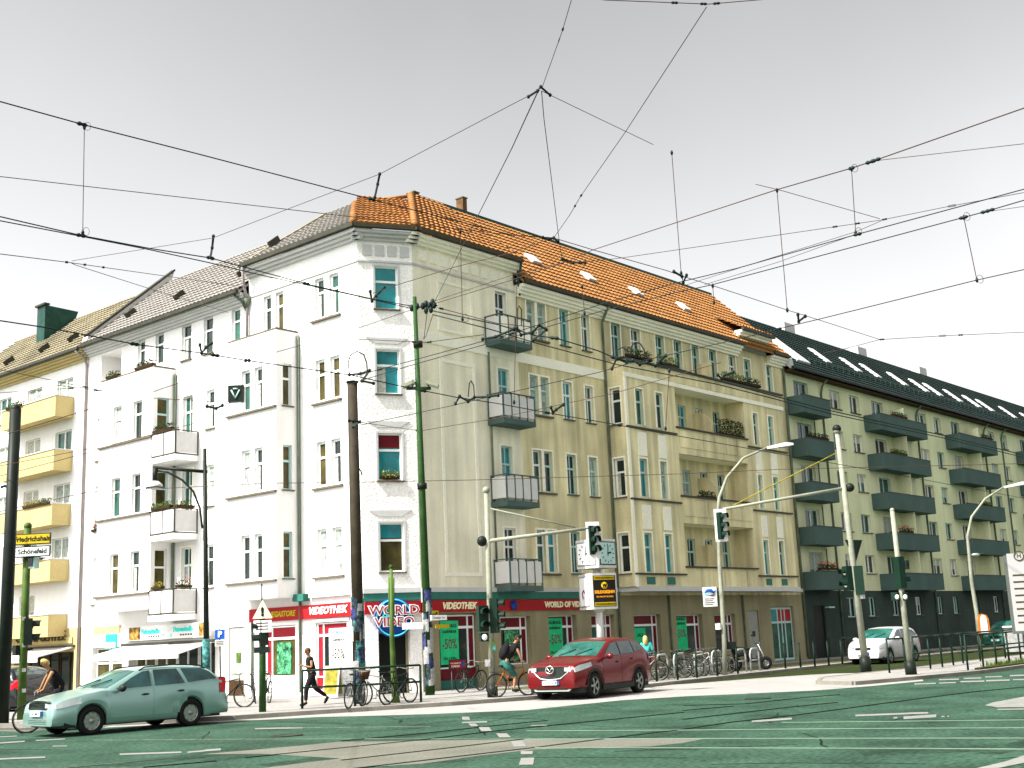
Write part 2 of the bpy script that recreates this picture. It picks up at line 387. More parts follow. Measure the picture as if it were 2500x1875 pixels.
for p in ([g2(1200, 290), g3(0, 485), g3(1100, 475), g3(2212, 470), g3(2900, 466)], [g2(1180, 343), g3(0, 540), g3(2212, 537), g3(2900, 535)],
          [g2(1250, 398), g3(0, 600), g3(1650, 605), g3(2900, 613)], [g3(640, 436), g3(2212, 419), g3(2900, 412)]):
    rail(p, .05, .007, 'rail_steel')
for p in ([g1(1680, 270), g2(0, 267), g2(580, 262)], [g1(600, 350), g1(1500, 344), g2(0, 342), g2(1180, 340)], [g1(420, 530), g1(1150, 463)]):
    rail(p, .045, .006, 'paint_worn', 'worn_line')
def quad(name, pts, z=.008, m='paint_white'):
    mb = MB(); w = [G(x, y, z) for x, y in pts]; mb.add([(p.x, p.y, z) for p in w], [tuple(range(len(w)))]); return structure(mb, name, m)
for q in ([(778, 198), (825, 198), (832, 218), (783, 218)], [(820, 242), (868, 242), (886, 258), (838, 260)], [(885, 265), (955, 265), (972, 290), (905, 292)],
          [(1000, 306), (1070, 306), (1097, 331), (1022, 332)], [(1097, 355), (1170, 355), (1195, 388), (1115, 391)], [(1160, 420), (1237, 420), (1235, 440), (1160, 441)], [(1162, 465), (1248, 463), (1240, 508), (1148, 510)]):
    quad('crossing_mark', [g2(*a) for a in q])
def dash(f, x0, y0, x1, y1, t): quad('lane_marking', [f(x0, y0-t/2), f(x1, y1-t/2), f(x1, y1+t/2), f(x0, y0+t/2)])
for f, a in ((g1, (775, 441, 1175, 428, 10)), (g1, (1215, 428, 1330, 418, 9)), (g1, (1330, 416, 1430, 409, 12)), (g1, (-200, 480, 293, 460, 9)), (g1, (-200, 382, 160, 357, 8)), (g1, (340, 389, 432, 387, 5)),
             (g1, (232, 352, 420, 342, 6)), (g1, (-100, 334, 110, 323, 5)), (g2, (780, 236, 942, 231, 8)), (g2, (1225, 255, 1330, 252, 5)), (g1, (1650, 276, 1960, 270, 7)),
             (g3, (445, 429, 705, 410, 12)), (g3, (1118, 390, 1590, 372, 11)), (g3, (1430, 405, 1642, 392, 18)), (g3, (1365, 406, 1390, 404, 10)), (g3, (2040, 351, 2400, 345, 8)), (g3, (1676, 397, 1696, 396, 8)), (g3, (1714, 396, 1724, 394, 8)),
             (g3, (1500, 186, 1640, 181, 8)), (g3, (1660, 158, 1790, 154, 8)), (g3, (1820, 150, 1935, 146, 8)), (g3, (1660, 180, 1770, 176, 7)), (g3, (1800, 171, 1955, 167, 9)), (g3, (1965, 165, 2120, 160, 9)), (g3, (2120, 132, 2300, 126, 9)), (g3, (2140, 158, 2300, 154, 7)),
             (g3, (1960, 140, 2070, 137, 7))):
    dash(f, *a)
quad('splitter_island', [g3(*a) for a in ((1958, 323), (2010, 305), (2212, 268), (2700, 200), (2700, 330), (2212, 336), (2040, 338))], .01)
quad('lane_marking', [g3(*a) for a in ((1890, 735), (2100, 686), (2212, 648), (2420, 590), (2420, 640), (2212, 697), (2010, 738))])

for k in range(10):                                      # repaired patches in the asphalt
    px, py = rnd.choice([(rnd.uniform(-100, 1100), rnd.uniform(1780, 1870)), (rnd.uniform(1100, 2600), rnd.uniform(1715, 1870))]); p = G(px, py, .002); w_, l_ = rnd.uniform(.25, .9), rnd.uniform(.8, 3.5); a = rnd.choice([.05, 1.5, -.85])+rnd.uniform(-.1, .1)
    q = [(p.x+math.cos(a)*u*l_-math.sin(a)*v*w_+rnd.uniform(-.06, .06), p.y+math.sin(a)*u*l_+math.cos(a)*v*w_+rnd.uniform(-.06, .06)) for u, v in ((-.5, -.5), (0, -.52), (.5, -.5), (.5, .5), (0, .48), (-.5, .5))]
    if p.y < 20 or p.x < 22: sheet('asphalt_patch', q, .002+k*.0001, 'asphalt_patch')
for px, py in ((700, 1795), (1850, 1705)):
    p = G(px, py, .01); mb = MB(); mb.lathe([(0, .0), (.33, .0), (.33, .012), (.29, .012), (.28, .006), (0, .006)], 24, T(p.x, p.y, .005)); structure(mb, 'manhole_cover', 'iron')
for k in range(26):                                      # narrow tar-filled joints
    px, py = rnd.uniform(-50, 2550), rnd.uniform(1720, 1870); p = G(px, py, 0)
    if p.y > 22 and p.x > 17: continue
    a = rnd.choice([.0, .9, 1.57, -.8]); pts = [(p.x, p.y)]
    for j in range(5): a += rnd.uniform(-.25, .25); pts.append((pts[-1][0]+.55*math.cos(a), pts[-1][1]+.55*math.sin(a)))
    strip('road_crack', pts, rnd.uniform(.02, .045), .0, .003, 'rail_groove')
# joints in the pale pavement: thin kerb-side granite sets
for k, off in enumerate((.9, 1.9, 2.9)):
    strip('paving_joint', [(x+.0, y+off) for x, y in pv[5:11]], .03, .099, .1015, 'iron' if 0 else 'kerb_stone')
# ================================================================= BUILDING HELPERS
def wall(parent, Fm, u0, u1, z0, z1, holes, m, name='wall', depth=.16, v=0.0, thick=.25):
    us = sorted({round(a, 4) for a in [u0, u1]+[h[0] for h in holes]+[h[1] for h in holes] if u0-1e-6 <= a <= u1+1e-6})
    zs = sorted({round(a, 4) for a in [z0, z1]+[h[2] for h in holes]+[h[3] for h in holes] if z0-1e-6 <= a <= z1+1e-6})
    mb = MB(); idx = {}
    def V(u, z, y=v):
        k = (u, z, y)
        if k not in idx: idx[k] = len(mb.v); mb.v.append((u, y, z))
        return idx[k]
    def inh(u, z): return any(h[0] < u < h[1] and h[2] < z < h[3] for h in holes)
    for i in range(len(us)-1):
        for j in range(len(zs)-1):
            if not inh((us[i]+us[i+1])/2, (zs[j]+zs[j+1])/2):
                mb.f.append([V(us[i], zs[j]), V(us[i+1], zs[j]), V(us[i+1], zs[j+1]), V(us[i], zs[j+1])]); mb.sm.append(False)
    for h in holes:
        d = h[4] if len(h) > 4 else depth
        a, b, c, e = h[:4]; o = len(mb.v)
        mb.add([(a, v, c), (b, v, c), (b, v, e), (a, v, e), (a, v+d, c), (b, v+d, c), (b, v+d, e), (a, v+d, e)],
               [(0, 1, 5, 4), (1, 2, 6, 5), (2, 3, 7, 6), (3, 0, 4, 7)])
    me = bpy.data.meshes.new(name); me.from_pydata(mb.v, [], mb.f); me.materials.append(MAT[m])
    return link(name, me, parent, Fm)
MC = {}
def cached(key, fn):
    if key not in MC: MC[key] = fn()
    return MC[key]
def window(parent, Fm, u, z, w, h, style='T', v=0.0, depth=.1, fm='frame_white', gm=None, sill=True, arch=None, blind=None, fat=None):
    if fat is None: fat = abs(Fm[0][1]) > .9
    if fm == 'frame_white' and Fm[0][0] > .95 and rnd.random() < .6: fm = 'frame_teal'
    w = round(w, 2); h = round(h, 2); tt = .085 if (fat and w < .6) else .055
    def mk():
        mb = MB(); t = tt; y0, y1 = 0, .05
        mb.box((0, y0, 0), (t, y1, h)); mb.box((w-t, y0, 0), (w, y1, h)); mb.box((t, y0, 0), (w-t, y1, t)); mb.box((t, y0, h-t), (w-t, y1, h))
        zt = h*.62
        if style in ('T', 'T1'): mb.box((t, y0-.01, zt), (w-t, y1, zt+.08))
        if style in ('T', 'M') and w > .5:
            if style == 'T': mb.box((w/2-.025, y0+.003, t), (w/2+.025, y1, zt)); mb.box((w/2-.02, y0+.003, zt+.08), (w/2+.02, y1, h-t))
            else: mb.box((w/2-.04, y0-.01, t), (w/2+.04, y1, h-t))
        if style == 'M3':
            for k in (1, 2): mb.box((w*k/3-.03, y0-.01, t), (w*k/3+.03, y1, h-t))
        return mb.mesh('window', fm)
    W0 = Fm @ T(u, v+depth, z)
    o = link('window', cached(('w', w, h, style, fm, tt), mk), parent, W0)
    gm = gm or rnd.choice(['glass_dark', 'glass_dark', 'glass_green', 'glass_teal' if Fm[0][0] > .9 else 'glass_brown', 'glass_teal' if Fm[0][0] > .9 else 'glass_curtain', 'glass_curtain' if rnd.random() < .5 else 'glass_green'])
    if style in ('T', 'T1'):
        zt = h*.62
        for k, (a, b) in enumerate(((.05, zt), (zt+.08, h-.05))):
            link('pane', cached(('p', w, round(b-a, 2), gm), lambda: MB().box((.05, .035, 0), (w-.05, .045, round(b-a, 2))).mesh('pane', gm)), o, W0 @ T(0, 0, a))
    else:
        link('pane', cached(('p1', w, h, gm), lambda: MB().box((.05, .035, .05), (w-.05, .045, h-.05)).mesh('pane', gm)), o, W0)
    if style in ('T', 'T1', 'M') and rnd.random() < .28 and gm != 'glass_brown':
        bh_ = rnd.choice([.25, .4, .55]); zt = h*.62+.08 if style != 'M' else h-.06-h*bh_
        if style == 'M': link('blind', cached(('b', w, h, bh_), lambda: MB().box((.06, .03, h-.06-h*bh_), (w-.06, .034, h-.06)).mesh('blind', 'curtain')), o, W0)
        else: link('blind', cached(('b', w, h, 0), lambda: MB().box((.09, .03, .05), (w*.42, .034, h*.62)).mesh('blind', 'curtain')), o, W0)
    if sill: link('sill', cached(('s', w, depth), lambda: MB().box((-.06, -.09, -.05), (w+.06, depth-.003, -.003)).mesh('sill', 'sill_shaded')), o, Fm @ T(u, v, z))
    if arch:
        def mk2():
            mb = MB(); t = .07
            mb.box((-t, -.025, 0), (-.002, .02, h+t)); mb.box((w+.002, -.025, 0), (w+t, .02, h+t)); mb.box((-.002, -.025, h+.002), (w+.002, .02, h+t)); return mb.mesh('surround', arch)
        link('surround', cached(('a', w, h, arch), mk2), o, Fm @ T(u, v, z))
    return o
def box_part(parent, Fm, name, a, b, m, **t): return build(MB().box(a, b), name, m, parent, Fm, **t)
def tiles(parent, Fm, u0, u1, v0, z0, v1, z1, m, rows=13, pitch=.3, name='roof_tiles', wave=.035, u0b=None, u1b=None, lift0=.085):
    # lapped tile courses with rolled tiles; the slope runs from (v0,z0) at the eave to (v1,z1) at the ridge
    mb = MB(); u0b = u0 if u0b is None else u0b; u1b = u1 if u1b is None else u1b
    L = math.hypot(v1-v0, z1-z0); nv, nz = -(z1-z0)/L, (v1-v0)/L
    for r in range(rows):
        t0, t1 = r/rows, (r+1)/rows+.012
        a0, a1 = u0+(u0b-u0)*t0, u1+(u1b-u1)*t0
        n = max(1, int((a1-a0)/pitch))*4; vs = []
        for i in range(n+1):
            s = i/n; ph = (i % 4); hh = wave*(.0, 1, .9, .15)[ph]+.0
            for t, lift in ((t0, lift0), (t1, .012)):
                b0, b1 = u0+(u0b-u0)*t, u1+(u1b-u1)*t
                vs.append((b0+(b1-b0)*s, v0+(v1-v0)*t+nv*(lift+hh), z0+(z1-z0)*t+nz*(lift+hh)))
            b0, b1 = a0, a1
            vs.append((b0+(b1-b0)*s, v0+(v1-v0)*t0, z0+(z1-z0)*t0))
        fs = []
        for i in range(n): q = i*3; fs += [(q, q+3, q+4, q+1), (q+2, q+5, q+3, q)]
        mb.add(vs, fs)
    return build(mb, name, m, parent, Fm, kind='stuff')
def slope_slab(parent, Fm, u0, u1, v0, z0, v1, z1, m, name='roof', th=.12, u0b=None, u1b=None):
    a = u0 if u0b is None else u0b; c = u1 if u1b is None else u1b
    mb = MB(); mb.add([(u0, v0, z0-th), (u1, v0, z0-th), (c, v1, z1-th), (a, v1, z1-th), (u0, v0, z0-.01), (u1, v0, z0-.01), (c, v1, z1-.01), (a, v1, z1-.01)],
        [(3, 2, 1, 0), (4, 5, 6, 7), (0, 1, 5, 4), (1, 2, 6, 5), (2, 3, 7, 6), (3, 0, 4, 7)]); return build(mb, name, m, parent, Fm)
def back_volume(parent, Fm, u0, u1, v0, v1, z0, z1, m, name='rear_wall'):
    return box_part(parent, Fm, name, (u0, v0, z0), (u1, v1, z1), m)
def gutter(parent, Fm, u0, u1, v, z, m='gutter'):
    mb = MB(); mb.box((u0, v-.12, z-.12), (u1, v+.02, z)); return build(mb, 'gutter', m, parent, Fm)
def pipe(parent, Fm, pts, m='downpipe', r=.05, name='downpipe'):
    return build(MB().tube(pts, r, 8), name, m, parent, Fm)
def cornice(parent, Fm, u0, u1, z, m, v=0, steps=4, out=.4, hh=.5, name='cornice'):
    mb = MB()
    for k in range(steps):
        o = out*(k+1)/steps; mb.box((u0, v-o, z+hh*k/steps), (u1, v+.02, z+hh*(k+1)/steps-.002))
    return build(mb, name, m, parent, Fm)
def leaves(n, bx, size, dirn=None):
    mb = MB()
    for _ in range(n):
        c = Vector((rnd.uniform(-bx[0], bx[0]), rnd.uniform(-bx[1], bx[1]), rnd.uniform(0, bx[2])))
        e = Euler((rnd.uniform(0, 6), rnd.uniform(0, 6), rnd.uniform(0, 6))).to_matrix(); s = size*rnd.uniform(.5, 1.3)
        q = [e @ Vector(a) for a in ((0, -s, 0), (s*.45, 0, .1*s), (0, s, 0), (-s*.45, 0, .1*s))]
        mb.add([c+a for a in q], [(0, 1, 2, 3)])
    return mb
PL = {}
def planter(pos, ang, label, w=.9, kind='green', hgt=.25, group='planted boxes on the balconies'):
    key = (w, kind, hgt); M = Matrix.Translation(Vector(pos)) @ Rz(ang)
    if key in PL: return copy_tree(PL[key], M, label)
    t = thing('flower_box', label, 'flower box', M, group)
    mb = MB(); mb.add([(-w/2, -.08, 0), (w/2, -.08, 0), (w/2, .08, 0), (-w/2, .08, 0), (-w/2-.02, -.1, .1), (w/2+.02, -.1, .1), (w/2+.02, .1, .1), (-w/2-.02, .1, .1)], [(3, 2, 1, 0), (4, 5, 6, 7), (0, 1, 5, 4), (1, 2, 6, 5), (2, 3, 7, 6), (3, 0, 4, 7)])
    build(mb, 'trough', 'pot_brown', t, M)
    g = leaves(int(150*w*(hgt/.25)), (w/2, .12, hgt), .05); build(g, 'foliage', {'green': 'leaf_green', 'dark': 'leaf_dark', 'red': 'leaf_dark', 'yellow': 'leaf_yellow'}[kind], t, M @ T(0, 0, .04), kind='stuff')
    if kind == 'red': build(leaves(int(60*w), (w/2, .14, hgt), .045), 'blossom', 'flower_red', t, M @ T(0, 0, .18), kind='stuff')
    PL[key] = t; return t
ZB = [4.17, 7.32, 10.4, 13.5]; ZT = [5.82, 8.95, 11.97, 15.06]
# ================================================================= CORNER BUILDING
cb = thing('corner_building', 'pale corner house with cut-off corner, orange tiled roof and red video shop fascia', 'building', (29, 31, 0))
# ---- left street part, Y 31.5 .. 37.85 (u = -Y)
def LH(y0, y1, z0, z1, *d): return (-y0, -y1, z0, z1, *d)
def lwin(parent, y0, y1, k, style='T1', **kw): return window(parent, FL, -y0, ZB[k] if kw.get('zb') is None else kw['zb'], y0-y1, ZT[k]-ZB[k], style, **{a: b for a, b in kw.items() if a != 'zb'})
holes = []
for k in range(4):
    holes += [LH(33.87, 33.35, ZB[k], ZT[k]), LH(33.06, 32.54, ZB[k], ZT[k])]
for y0, y1 in ((36.93, 36.45), (36.2, 35.72)): holes.append(LH(y0, y1, 13.5, 15.06))
sh = [LH(36.83, 35.1, .75, 2.55, .12), LH(34.0, 32.35, .3, 2.58, .14)]
wall(cb, FL, -37.85, -31.5, 3.3, 16.15, holes, 'plaster_white')  # beige house: whiteness of the sunlit front put into this plaster
wall(cb, FL, -37.85, -31.5, .05, 3.3, sh, 'plaster_white', 'shop_wall')
for k in range(4):
    lwin(cb, 33.87, 33.35, k, sill=False); lwin(cb, 33.06, 32.54, k, sill=False)
    box_part(cb, FL, 'window_ledge', (-34.05, -.1, ZB[k]-.1), (-32.42, .01, ZB[k]-.03), 'sill_shaded')
for y0, y1 in ((36.93, 36.45), (36.2, 35.72)): window(cb, FL, -y0, 13.5, y0-y1, 1.56, 'T1', sill=False)
# bay: front 1.02 m proud, Y 34.85 .. 37.8
def bay_left(par, y0, y1, z0, z1, fronts, side, b=1.02, m='plaster_white', side_m='plaster_white', doors=False):
    wall(par, FL, -y1, -y0, z0, z1, [(-a, -c, ZB[k], ZT[k]) for a, c in fronts for k in range(3)], m, 'bay_wall', v=-b)
    Fs = T(XL-b, y0, 0)
    wall(par, Fs, 0, b, z0, z1, [(side[0], side[1], ZB[k]-(.35 if doors else 0), ZT[k]) for k in range(3)], side_m, 'bay_side_wall')
    wall(par, T(XL, y1, 0) @ Rz(PI), 0, b, z0, z1, [], m, 'bay_side_wall')
    box_part(par, FL, 'bay_top', (-y1, -b, z1), (-y0, 0, z1+.08), 'sill_shaded')
    box_part(par, FL, 'bay_soffit', (-y1+.002, -b+.003, z0-.16), (-y0-.002, 0, z0), m)
    for k in range(3):
        for a, c in fronts: window(par, FL, -a, ZB[k], a-c, ZT[k]-ZB[k], 'T1', v=-b, sill=False)
        box_part(par, FL, 'window_ledge', (-y1, -b-.1, ZB[k]-.1), (-y0, -b+.01, ZB[k]-.03), 'sill_shaded')
        window(par, Fs, side[0], ZB[k]-(.35 if doors else 0), side[1]-side[0], ZT[k]-ZB[k]+(.35 if doors else 0), 'T1', sill=not doors, gm='glass_brown')
bay_left(cb, 34.85, 37.8, 3.66, 13.2, [(36.93, 36.4), (36.15, 35.67)], (.3, .7))
pipe(cb, FL, [(-34.78, -.06, .2), (-34.78, -.06, 13.1)], 'downpipe', .045)
box_part(cb, FL, 'awning_strip', (-34.9, -.3, 3.35), (-34.3, -.01, 3.6), 'sign_green')
# ---- cut-off corner
cw, ch = .86, 1.75
c0 = (CWD-cw)/2+.03
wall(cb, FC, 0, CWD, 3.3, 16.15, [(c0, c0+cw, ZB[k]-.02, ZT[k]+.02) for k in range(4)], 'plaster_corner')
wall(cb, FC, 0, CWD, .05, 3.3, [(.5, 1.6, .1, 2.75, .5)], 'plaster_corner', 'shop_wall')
for k in range(4):
    w_ = window(cb, FC, c0, ZB[k]-.02, cw, ZT[k]-ZB[k]+.04, 'T1', fm='frame_white', gm=['glass_brown', 'glass_teal', 'glass_teal', 'glass_teal'][k], arch='parapet_white')
    if k < 2:
        link('blind', MB().box((.06, .02, .62*1.7+.1), (cw-.06, .033, 1.62)).mesh('blind', 'glass_teal' if k == 0 else 'sign_darkred'), w_, FC @ T(c0, .1, ZB[k]))
planter(tuple((FC @ Vector((c0+cw/2, .0, 7.35)))), CA, 'yellow planted box on the third sill up of the cut-off corner', .6, 'yellow')
# raised plaster fields and frieze panels
for k in range(4): box_part(cb, FC, 'frieze_panel', (.18+k*.46, -.03, 15.45), (.52+k*.46, .003, 15.85), 'parapet_white')
for k in range(9): box_part(cb, FR, 'frieze_panel', (30.4+k*.56, -.03, 15.45), (30.78+k*.56, .003, 15.85), 'plaster_pale')
for Fq, a, b in ((FC, 0, CWD), (FR, 30.05, 35.7), (FL, -37.85, -31.5)):
    box_part(cb, Fq, 'string_course', (a, -.05, 15.2), (b, .003, 15.27), 'parapet_white')
for k in range(3):
    zf = 12.35+.35
    mb = MB(); z = ZT[k]+.45
    mb.prism([(.25, z), (CWD-.25, z), (CWD-.6, z-.22), (.6, z-.22)], -.03, .003, axis='y'); build(mb, 'plaster_ornament', 'parapet_white', cb, FC)
# ---- right street part
def rwin(par, x0, x1, k, style='T', zb=0, **kw): return window(par, FR, x0, ZB[k]-zb, x1-x0, ZT[k]-ZB[k]+zb, style, **kw)
RC = [(36.38, 36.9), (37.05, 37.57), (38.48, 39.08), (39.95, 40.5)]
holes = [(34.5, 35.15, ZB[k]-.3, ZT[k]) for k in range(4)]+[(a, b, ZB[k], ZT[k]) for a, b in RC for k in range(4)]
top = [(42.05, 42.72), (43.52, 44.22), (45.43, 46.11), (46.91, 47.57), (48.43, 49.05), (49.95, 50.6), (51.75, 52.4), (53.2, 53.84), (55.42, 56.0)]
holes += [(a, b, 13.5, 15.05) for a, b in top]
lg = [(46.3, 46.95), (47.75, 48.3), (49.25, 49.9)]
for k in range(3):
    holes += [(46.9, 47.56, ZB[k], ZT[k]), (48.4, 49.0, ZT[k]-.75, ZT[k]), (49.9, 50.5, ZB[k], ZT[k])]
wall(cb, FR, 30.05, 35.75, 3.3, 16.15, [h for h in holes if h[0] < 35.5], 'plaster_beige_lit')
wall(cb, FR, 35.75, 57.2, 3.3, 15.5, [h for h in holes if h[0] > 35.5], 'plaster_beige')
for k in range(4):
    rwin(cb, 34.5, 35.15, k, zb=.3, sill=False, arch='plaster_pale')
    for i, (a, b) in enumerate(RC):
        rwin(cb, a, b, k, 'T' if i > 1 else 'T1', sill=i > 1, arch='plaster_pale', fm='frame_teal' if rnd.random() < .5 else 'frame_white')
    box_part(cb, FR, 'window_ledge', (36.28, -.12, ZB[k]-.1), (37.68, .01, ZB[k]-.03), 'sill_shaded')
for a, b in top: window(cb, FR, a, 13.5, b-a, 1.55, 'T', arch='plaster_pale', sill=False, gm='glass_green')
for k in range(3):
    window(cb, FR, 46.9, ZB[k], .66, ZT[k]-ZB[k], 'T', sill=False, fm='frame_teal'); window(cb, FR, 49.9, ZB[k], .6, ZT[k]-ZB[k], 'T', sill=False, fm='frame_teal')
    window(cb, FR, 48.4, ZT[k]-.75, .6, .75, 'M', sill=False)
# bay with loggias
B = 1.0; bx0, bx1 = 41.42, 54.9
fr = [(42.14, 42.69), (43.66, 44.18), (51.9, 52.36), (53.36, 53.85)]
bh = [(a, b, ZB[k], ZT[k]) for a, b in fr for k in range(3)]
lo = [(4.42, 6.35), (7.5, 9.42), (10.55, 12.45)]
bh += [(45.2, 51.1, z0, z1, .18) for z0, z1 in lo]
wall(cb, FR, bx0, bx1, 3.62, 13.15, bh, 'plaster_beige', 'bay_wall', v=-B)
Fs = T(bx0, YR, 0) @ Rz(-PI/2)
wall(cb, Fs, 0, B, 3.62, 13.15, [(.2, .74, ZB[k], ZT[k]) for k in range(3)], 'plaster_beige', 'bay_side_wall')
for k in range(3): window(cb, Fs, .2, ZB[k], .54, ZT[k]-ZB[k], 'T1', arch='plaster_pale', gm='glass_dark')
wall(cb, T(bx1, YR-B, 0) @ Rz(PI/2), 0, B, 3.62, 13.15, [], 'plaster_beige', 'bay_side_wall')
for z0, z1 in lo:
    box_part(cb, FR, 'loggia_floor', (45.2, -B+.19, z0-.25), (51.1, -.003, z0-.15), 'plaster_beige')
    box_part(cb, FR, 'loggia_ceiling', (45.2, -B+.19, z1), (51.1, -.003, z1+.1), 'plaster_pale')
    for x, x_ in ((45.0, 45.198), (51.102, 51.3)): box_part(cb, FR, 'loggia_side', (x, -B+.185, z0-.3), (x_, -.003, z1+.05), 'plaster_beige')
    mb = MB(); p = [(x_, z_) for x_, z_ in ((0, 0), (0, 1.2), (-.25, 1.25), (-.55, 1.15), (-.8, .9), (-.9, .7), (-.9, 0))]
    mb.add([(48.2, a-.003, z0-.1+b) for a, b in p]+[(48.3, a-.003, z0-.1+b) for a, b in p], [tuple(range(7)), tuple(range(7, 14))[::-1]]+[(i, i+7, (i+1) % 7+7, (i+1) % 7) for i in range(7)])
    build(mb, 'loggia_divider', 'plaster_beige', cb, FR)
    box_part(cb, FR, 'loggia_coping', (45.1, -B-.09, z0-.0), (51.2, -B+.16, z0+.07), 'gutter')
    for k in range(6): box_part(cb, FR, 'parapet_panel', (45.35+k*.97, -B-.035, z0-.83), (46.2+k*.97, -B+.003, z0-.12), 'plaster_beige')
    box_part(cb, FR, 'window_ledge', (bx0-.06, -B-.09, z0-.33), (45.08, -B+.01, z0-.26), 'gutter'); box_part(cb, FR, 'window_ledge', (51.22, -B-.09, z0-.33), (bx1+.05, -B+.01, z0-.26), 'gutter')
for k in range(6): box_part(cb, FR, 'parapet_panel', (45.35+k*.97, -B-.035, 12.62), (46.2+k*.97, -B+.003, 13.0), 'plaster_beige')
box_part(cb, FR, 'terrace_coping', (bx0-.08, -B-.1, 13.15), (bx1+.08, -B+.16, 13.24), 'gutter')
box_part(cb, FR, 'terrace_floor', (bx0+.01, -B+.01, 12.5), (bx1-.01, -.003, 12.6), 'plaster_beige')
box_part(cb, FR, 'string_course', (bx0-.05, -B-.06, 12.4), (bx1+.05, -B+.003, 12.58), 'plaster_pale')
box_part(cb, FR, 'string_course', (30.05, -.05, 12.38), (bx0-.055, .003, 12.78), 'plaster_pale')
box_part(cb, FR, 'corner_strip', (bx0-.035, -B-.04, 3.6), (bx0+.11, -B+.05, 12.4), 'plaster_pale')
for a, b in fr:
    for z0, z1 in ((5.98, 7.0), (9.08, 10.1)): box_part(cb, FR, 'plaster_field', (a-.02, -B-.03, z0), (b+.06, -B+.003, z1), 'plaster_pale')
    box_part(cb, FR, 'plaster_field', (a, -B-.03, 3.7), (b+.04, -B+.003, 4.0), 'sign_green')
    for k in range(3): pass
for k in range(3):
    for a, b in fr: window(cb, FR, a, ZB[k], b-a, ZT[k]-ZB[k], 'T1', v=-B, sill=False, fm='frame_teal', arch='plaster_pale')
# terrace divider
box_part(cb, FR, 'terrace_divider', (48.75, -B+.2, 12.6), (48.85, -.003, 14.1), 'plaster_beige')
# frame moulding on the blind field beside the corner
def ring(u0, u1, z0, z1, t, nm='plaster_frame'):
    mb = MB(); mb.box((u0, -.035, z0), (u0+t, .003, z1)); mb.box((u1-t, -.035, z0), (u1, .003, z1)); mb.box((u0+t, -.035, z0), (u1-t, .003, z0+t)); mb.box((u0+t, -.035, z1-t), (u1-t, .003, z1)); build(mb, nm, 'plaster_pale', cb, FR)
ring(31.3, 33.2, 4.0, 11.9, .13); ring(31.3, 33.2, 12.95, 14.9, .1)
# base cornice, green strip, red fascia
for Fq, a, b in ((FR, 30.05, 41.5), (FC, 0, CWD), (FL, -34.2, -31.5)):
    mb = MB(); mb.box((a-.02, -.13, 3.44), (b+.02, .003, 3.6)); build(mb, 'shop_cornice', 'parapet_white', cb, Fq)
    if Fq is not FL: box_part(cb, Fq, 'green_strip', (a, -.1, 3.18), (b-.03, .003, 3.435), 'sign_green')
mb = MB(); mb.box((41.5, -B-.1, 3.42), (bx1+.1, -.003, 3.615)); build(mb, 'shop_cornice', 'parapet_white', cb, FR)
mb = MB(); mb.box((bx1+.1, -.12, 3.42), (57.2, -.003, 3.6)); build(mb, 'shop_cornice', 'parapet_white', cb, FR)
f1 = box_part(cb, FR, 'fascia_board', (30.02, -.09, 2.75), (40.3, .003, 3.15), 'sign_red')
f2 = box_part(cb, FC, 'fascia_board', (.03, -.09, 2.75), (CWD-.03, .003, 3.15), 'sign_red')
f3 = box_part(cb, FL, 'fascia_board', (-37.7, -.09, 2.72), (-31.55, .003, 3.2), 'sign_red')
text('VIDEOTHEK', .32, FR @ T(31.85, -.1, 2.95), 'letters_cream', f1, shear=.25, bold=.012)
text('WORLD OF VIDEO', .30, FR @ T(37.85, -.1, 2.95), 'letters_cream', f1, bold=.012)
text('DVD-MEGASTORE', .27, FL @ T(-36.1, -.1, 2.95), 'sign_yellow', f3, shear=.25, bold=.01)
text('VIDEOTHEK', .34, FL @ T(-33.25, -.1, 2.97), 'letters_white', f3, shear=.25, bold=.012, sx=1.1)
mb = MB(); mb.lathe([(0, 0), (.17, 0), (.17, .03), (0, .03)], 20, FR @ T(34.75, -.12, 2.95) @ Matrix.Rotation(PI/2, 4, 'X')); build(mb, 'emblem', 'disc_blue', cb)
# shop front windows
wall(cb, FR, 30.05, 57.2, .05, 3.3, [(30.9, 32.95, .1, 2.7, .3), (34.1, 35.8, .8, 2.55, .3), (36.86, 38.6, .8, 2.55, .3), (39.55, 41.1, .8, 2.53, .3), (42.45, 44.4, .8, 2.5, .3), (45.6, 47.7, .8, 2.45, .3), (48.7, 50.5, .8, 2.43, .3), (51.68, 52.65, .1, 2.56, .12), (53.85, 56.1, .12, 2.72, .2)], 'plaster_shop', 'shop_wall')
box_part(cb, FR, 'plinth', (33.05, -.04, .1), (51.6, .003, .72), 'plaster_shop')
def shopwin(Fq, u0, u1, z0, z1, d, red='sign_darkred', side='r', mid='glass_dark'):
    w, h = u1-u0, z1-z0; mb = MB(); t = .05; y0, y1 = d-.06, d
    mb.box((0, y0, 0), (t, y1, h)); mb.box((w-t, y0, 0), (w, y1, h)); mb.box((t, y0, 0), (w-t, y1, t)); mb.box((t, y0, h-t), (w-t, y1, h))
    zt = h-.48; us = w-.38 if side == 'r' else .32
    mb.box((t, y0-.01, zt), (w-t, y1, zt+.09)); mb.box((us, y0-.012, t), (us+.06, y1, h-t))
    o = build(mb, 'shop_window', 'frame_white', cb, Fq @ T(u0, 0, z0))
    M0 = Fq @ T(u0, 0, z0)
    build(MB().box((t, d-.04, zt+.09), (w-t, d-.02, h-t)), 'transom_panel', red, o, M0)
    a, b = ((t, us) if side == 'r' else (us+.06, w-t)); c, e = ((us+.06, w-t) if side == 'r' else (t, us))
    build(MB().box((a, d-.035, t), (b, d-.02, zt)), 'pane', mid, o, M0); build(MB().box((c, d-.04, t), (e, d-.022, zt)), 'side_panel', red, o, M0)
    return o
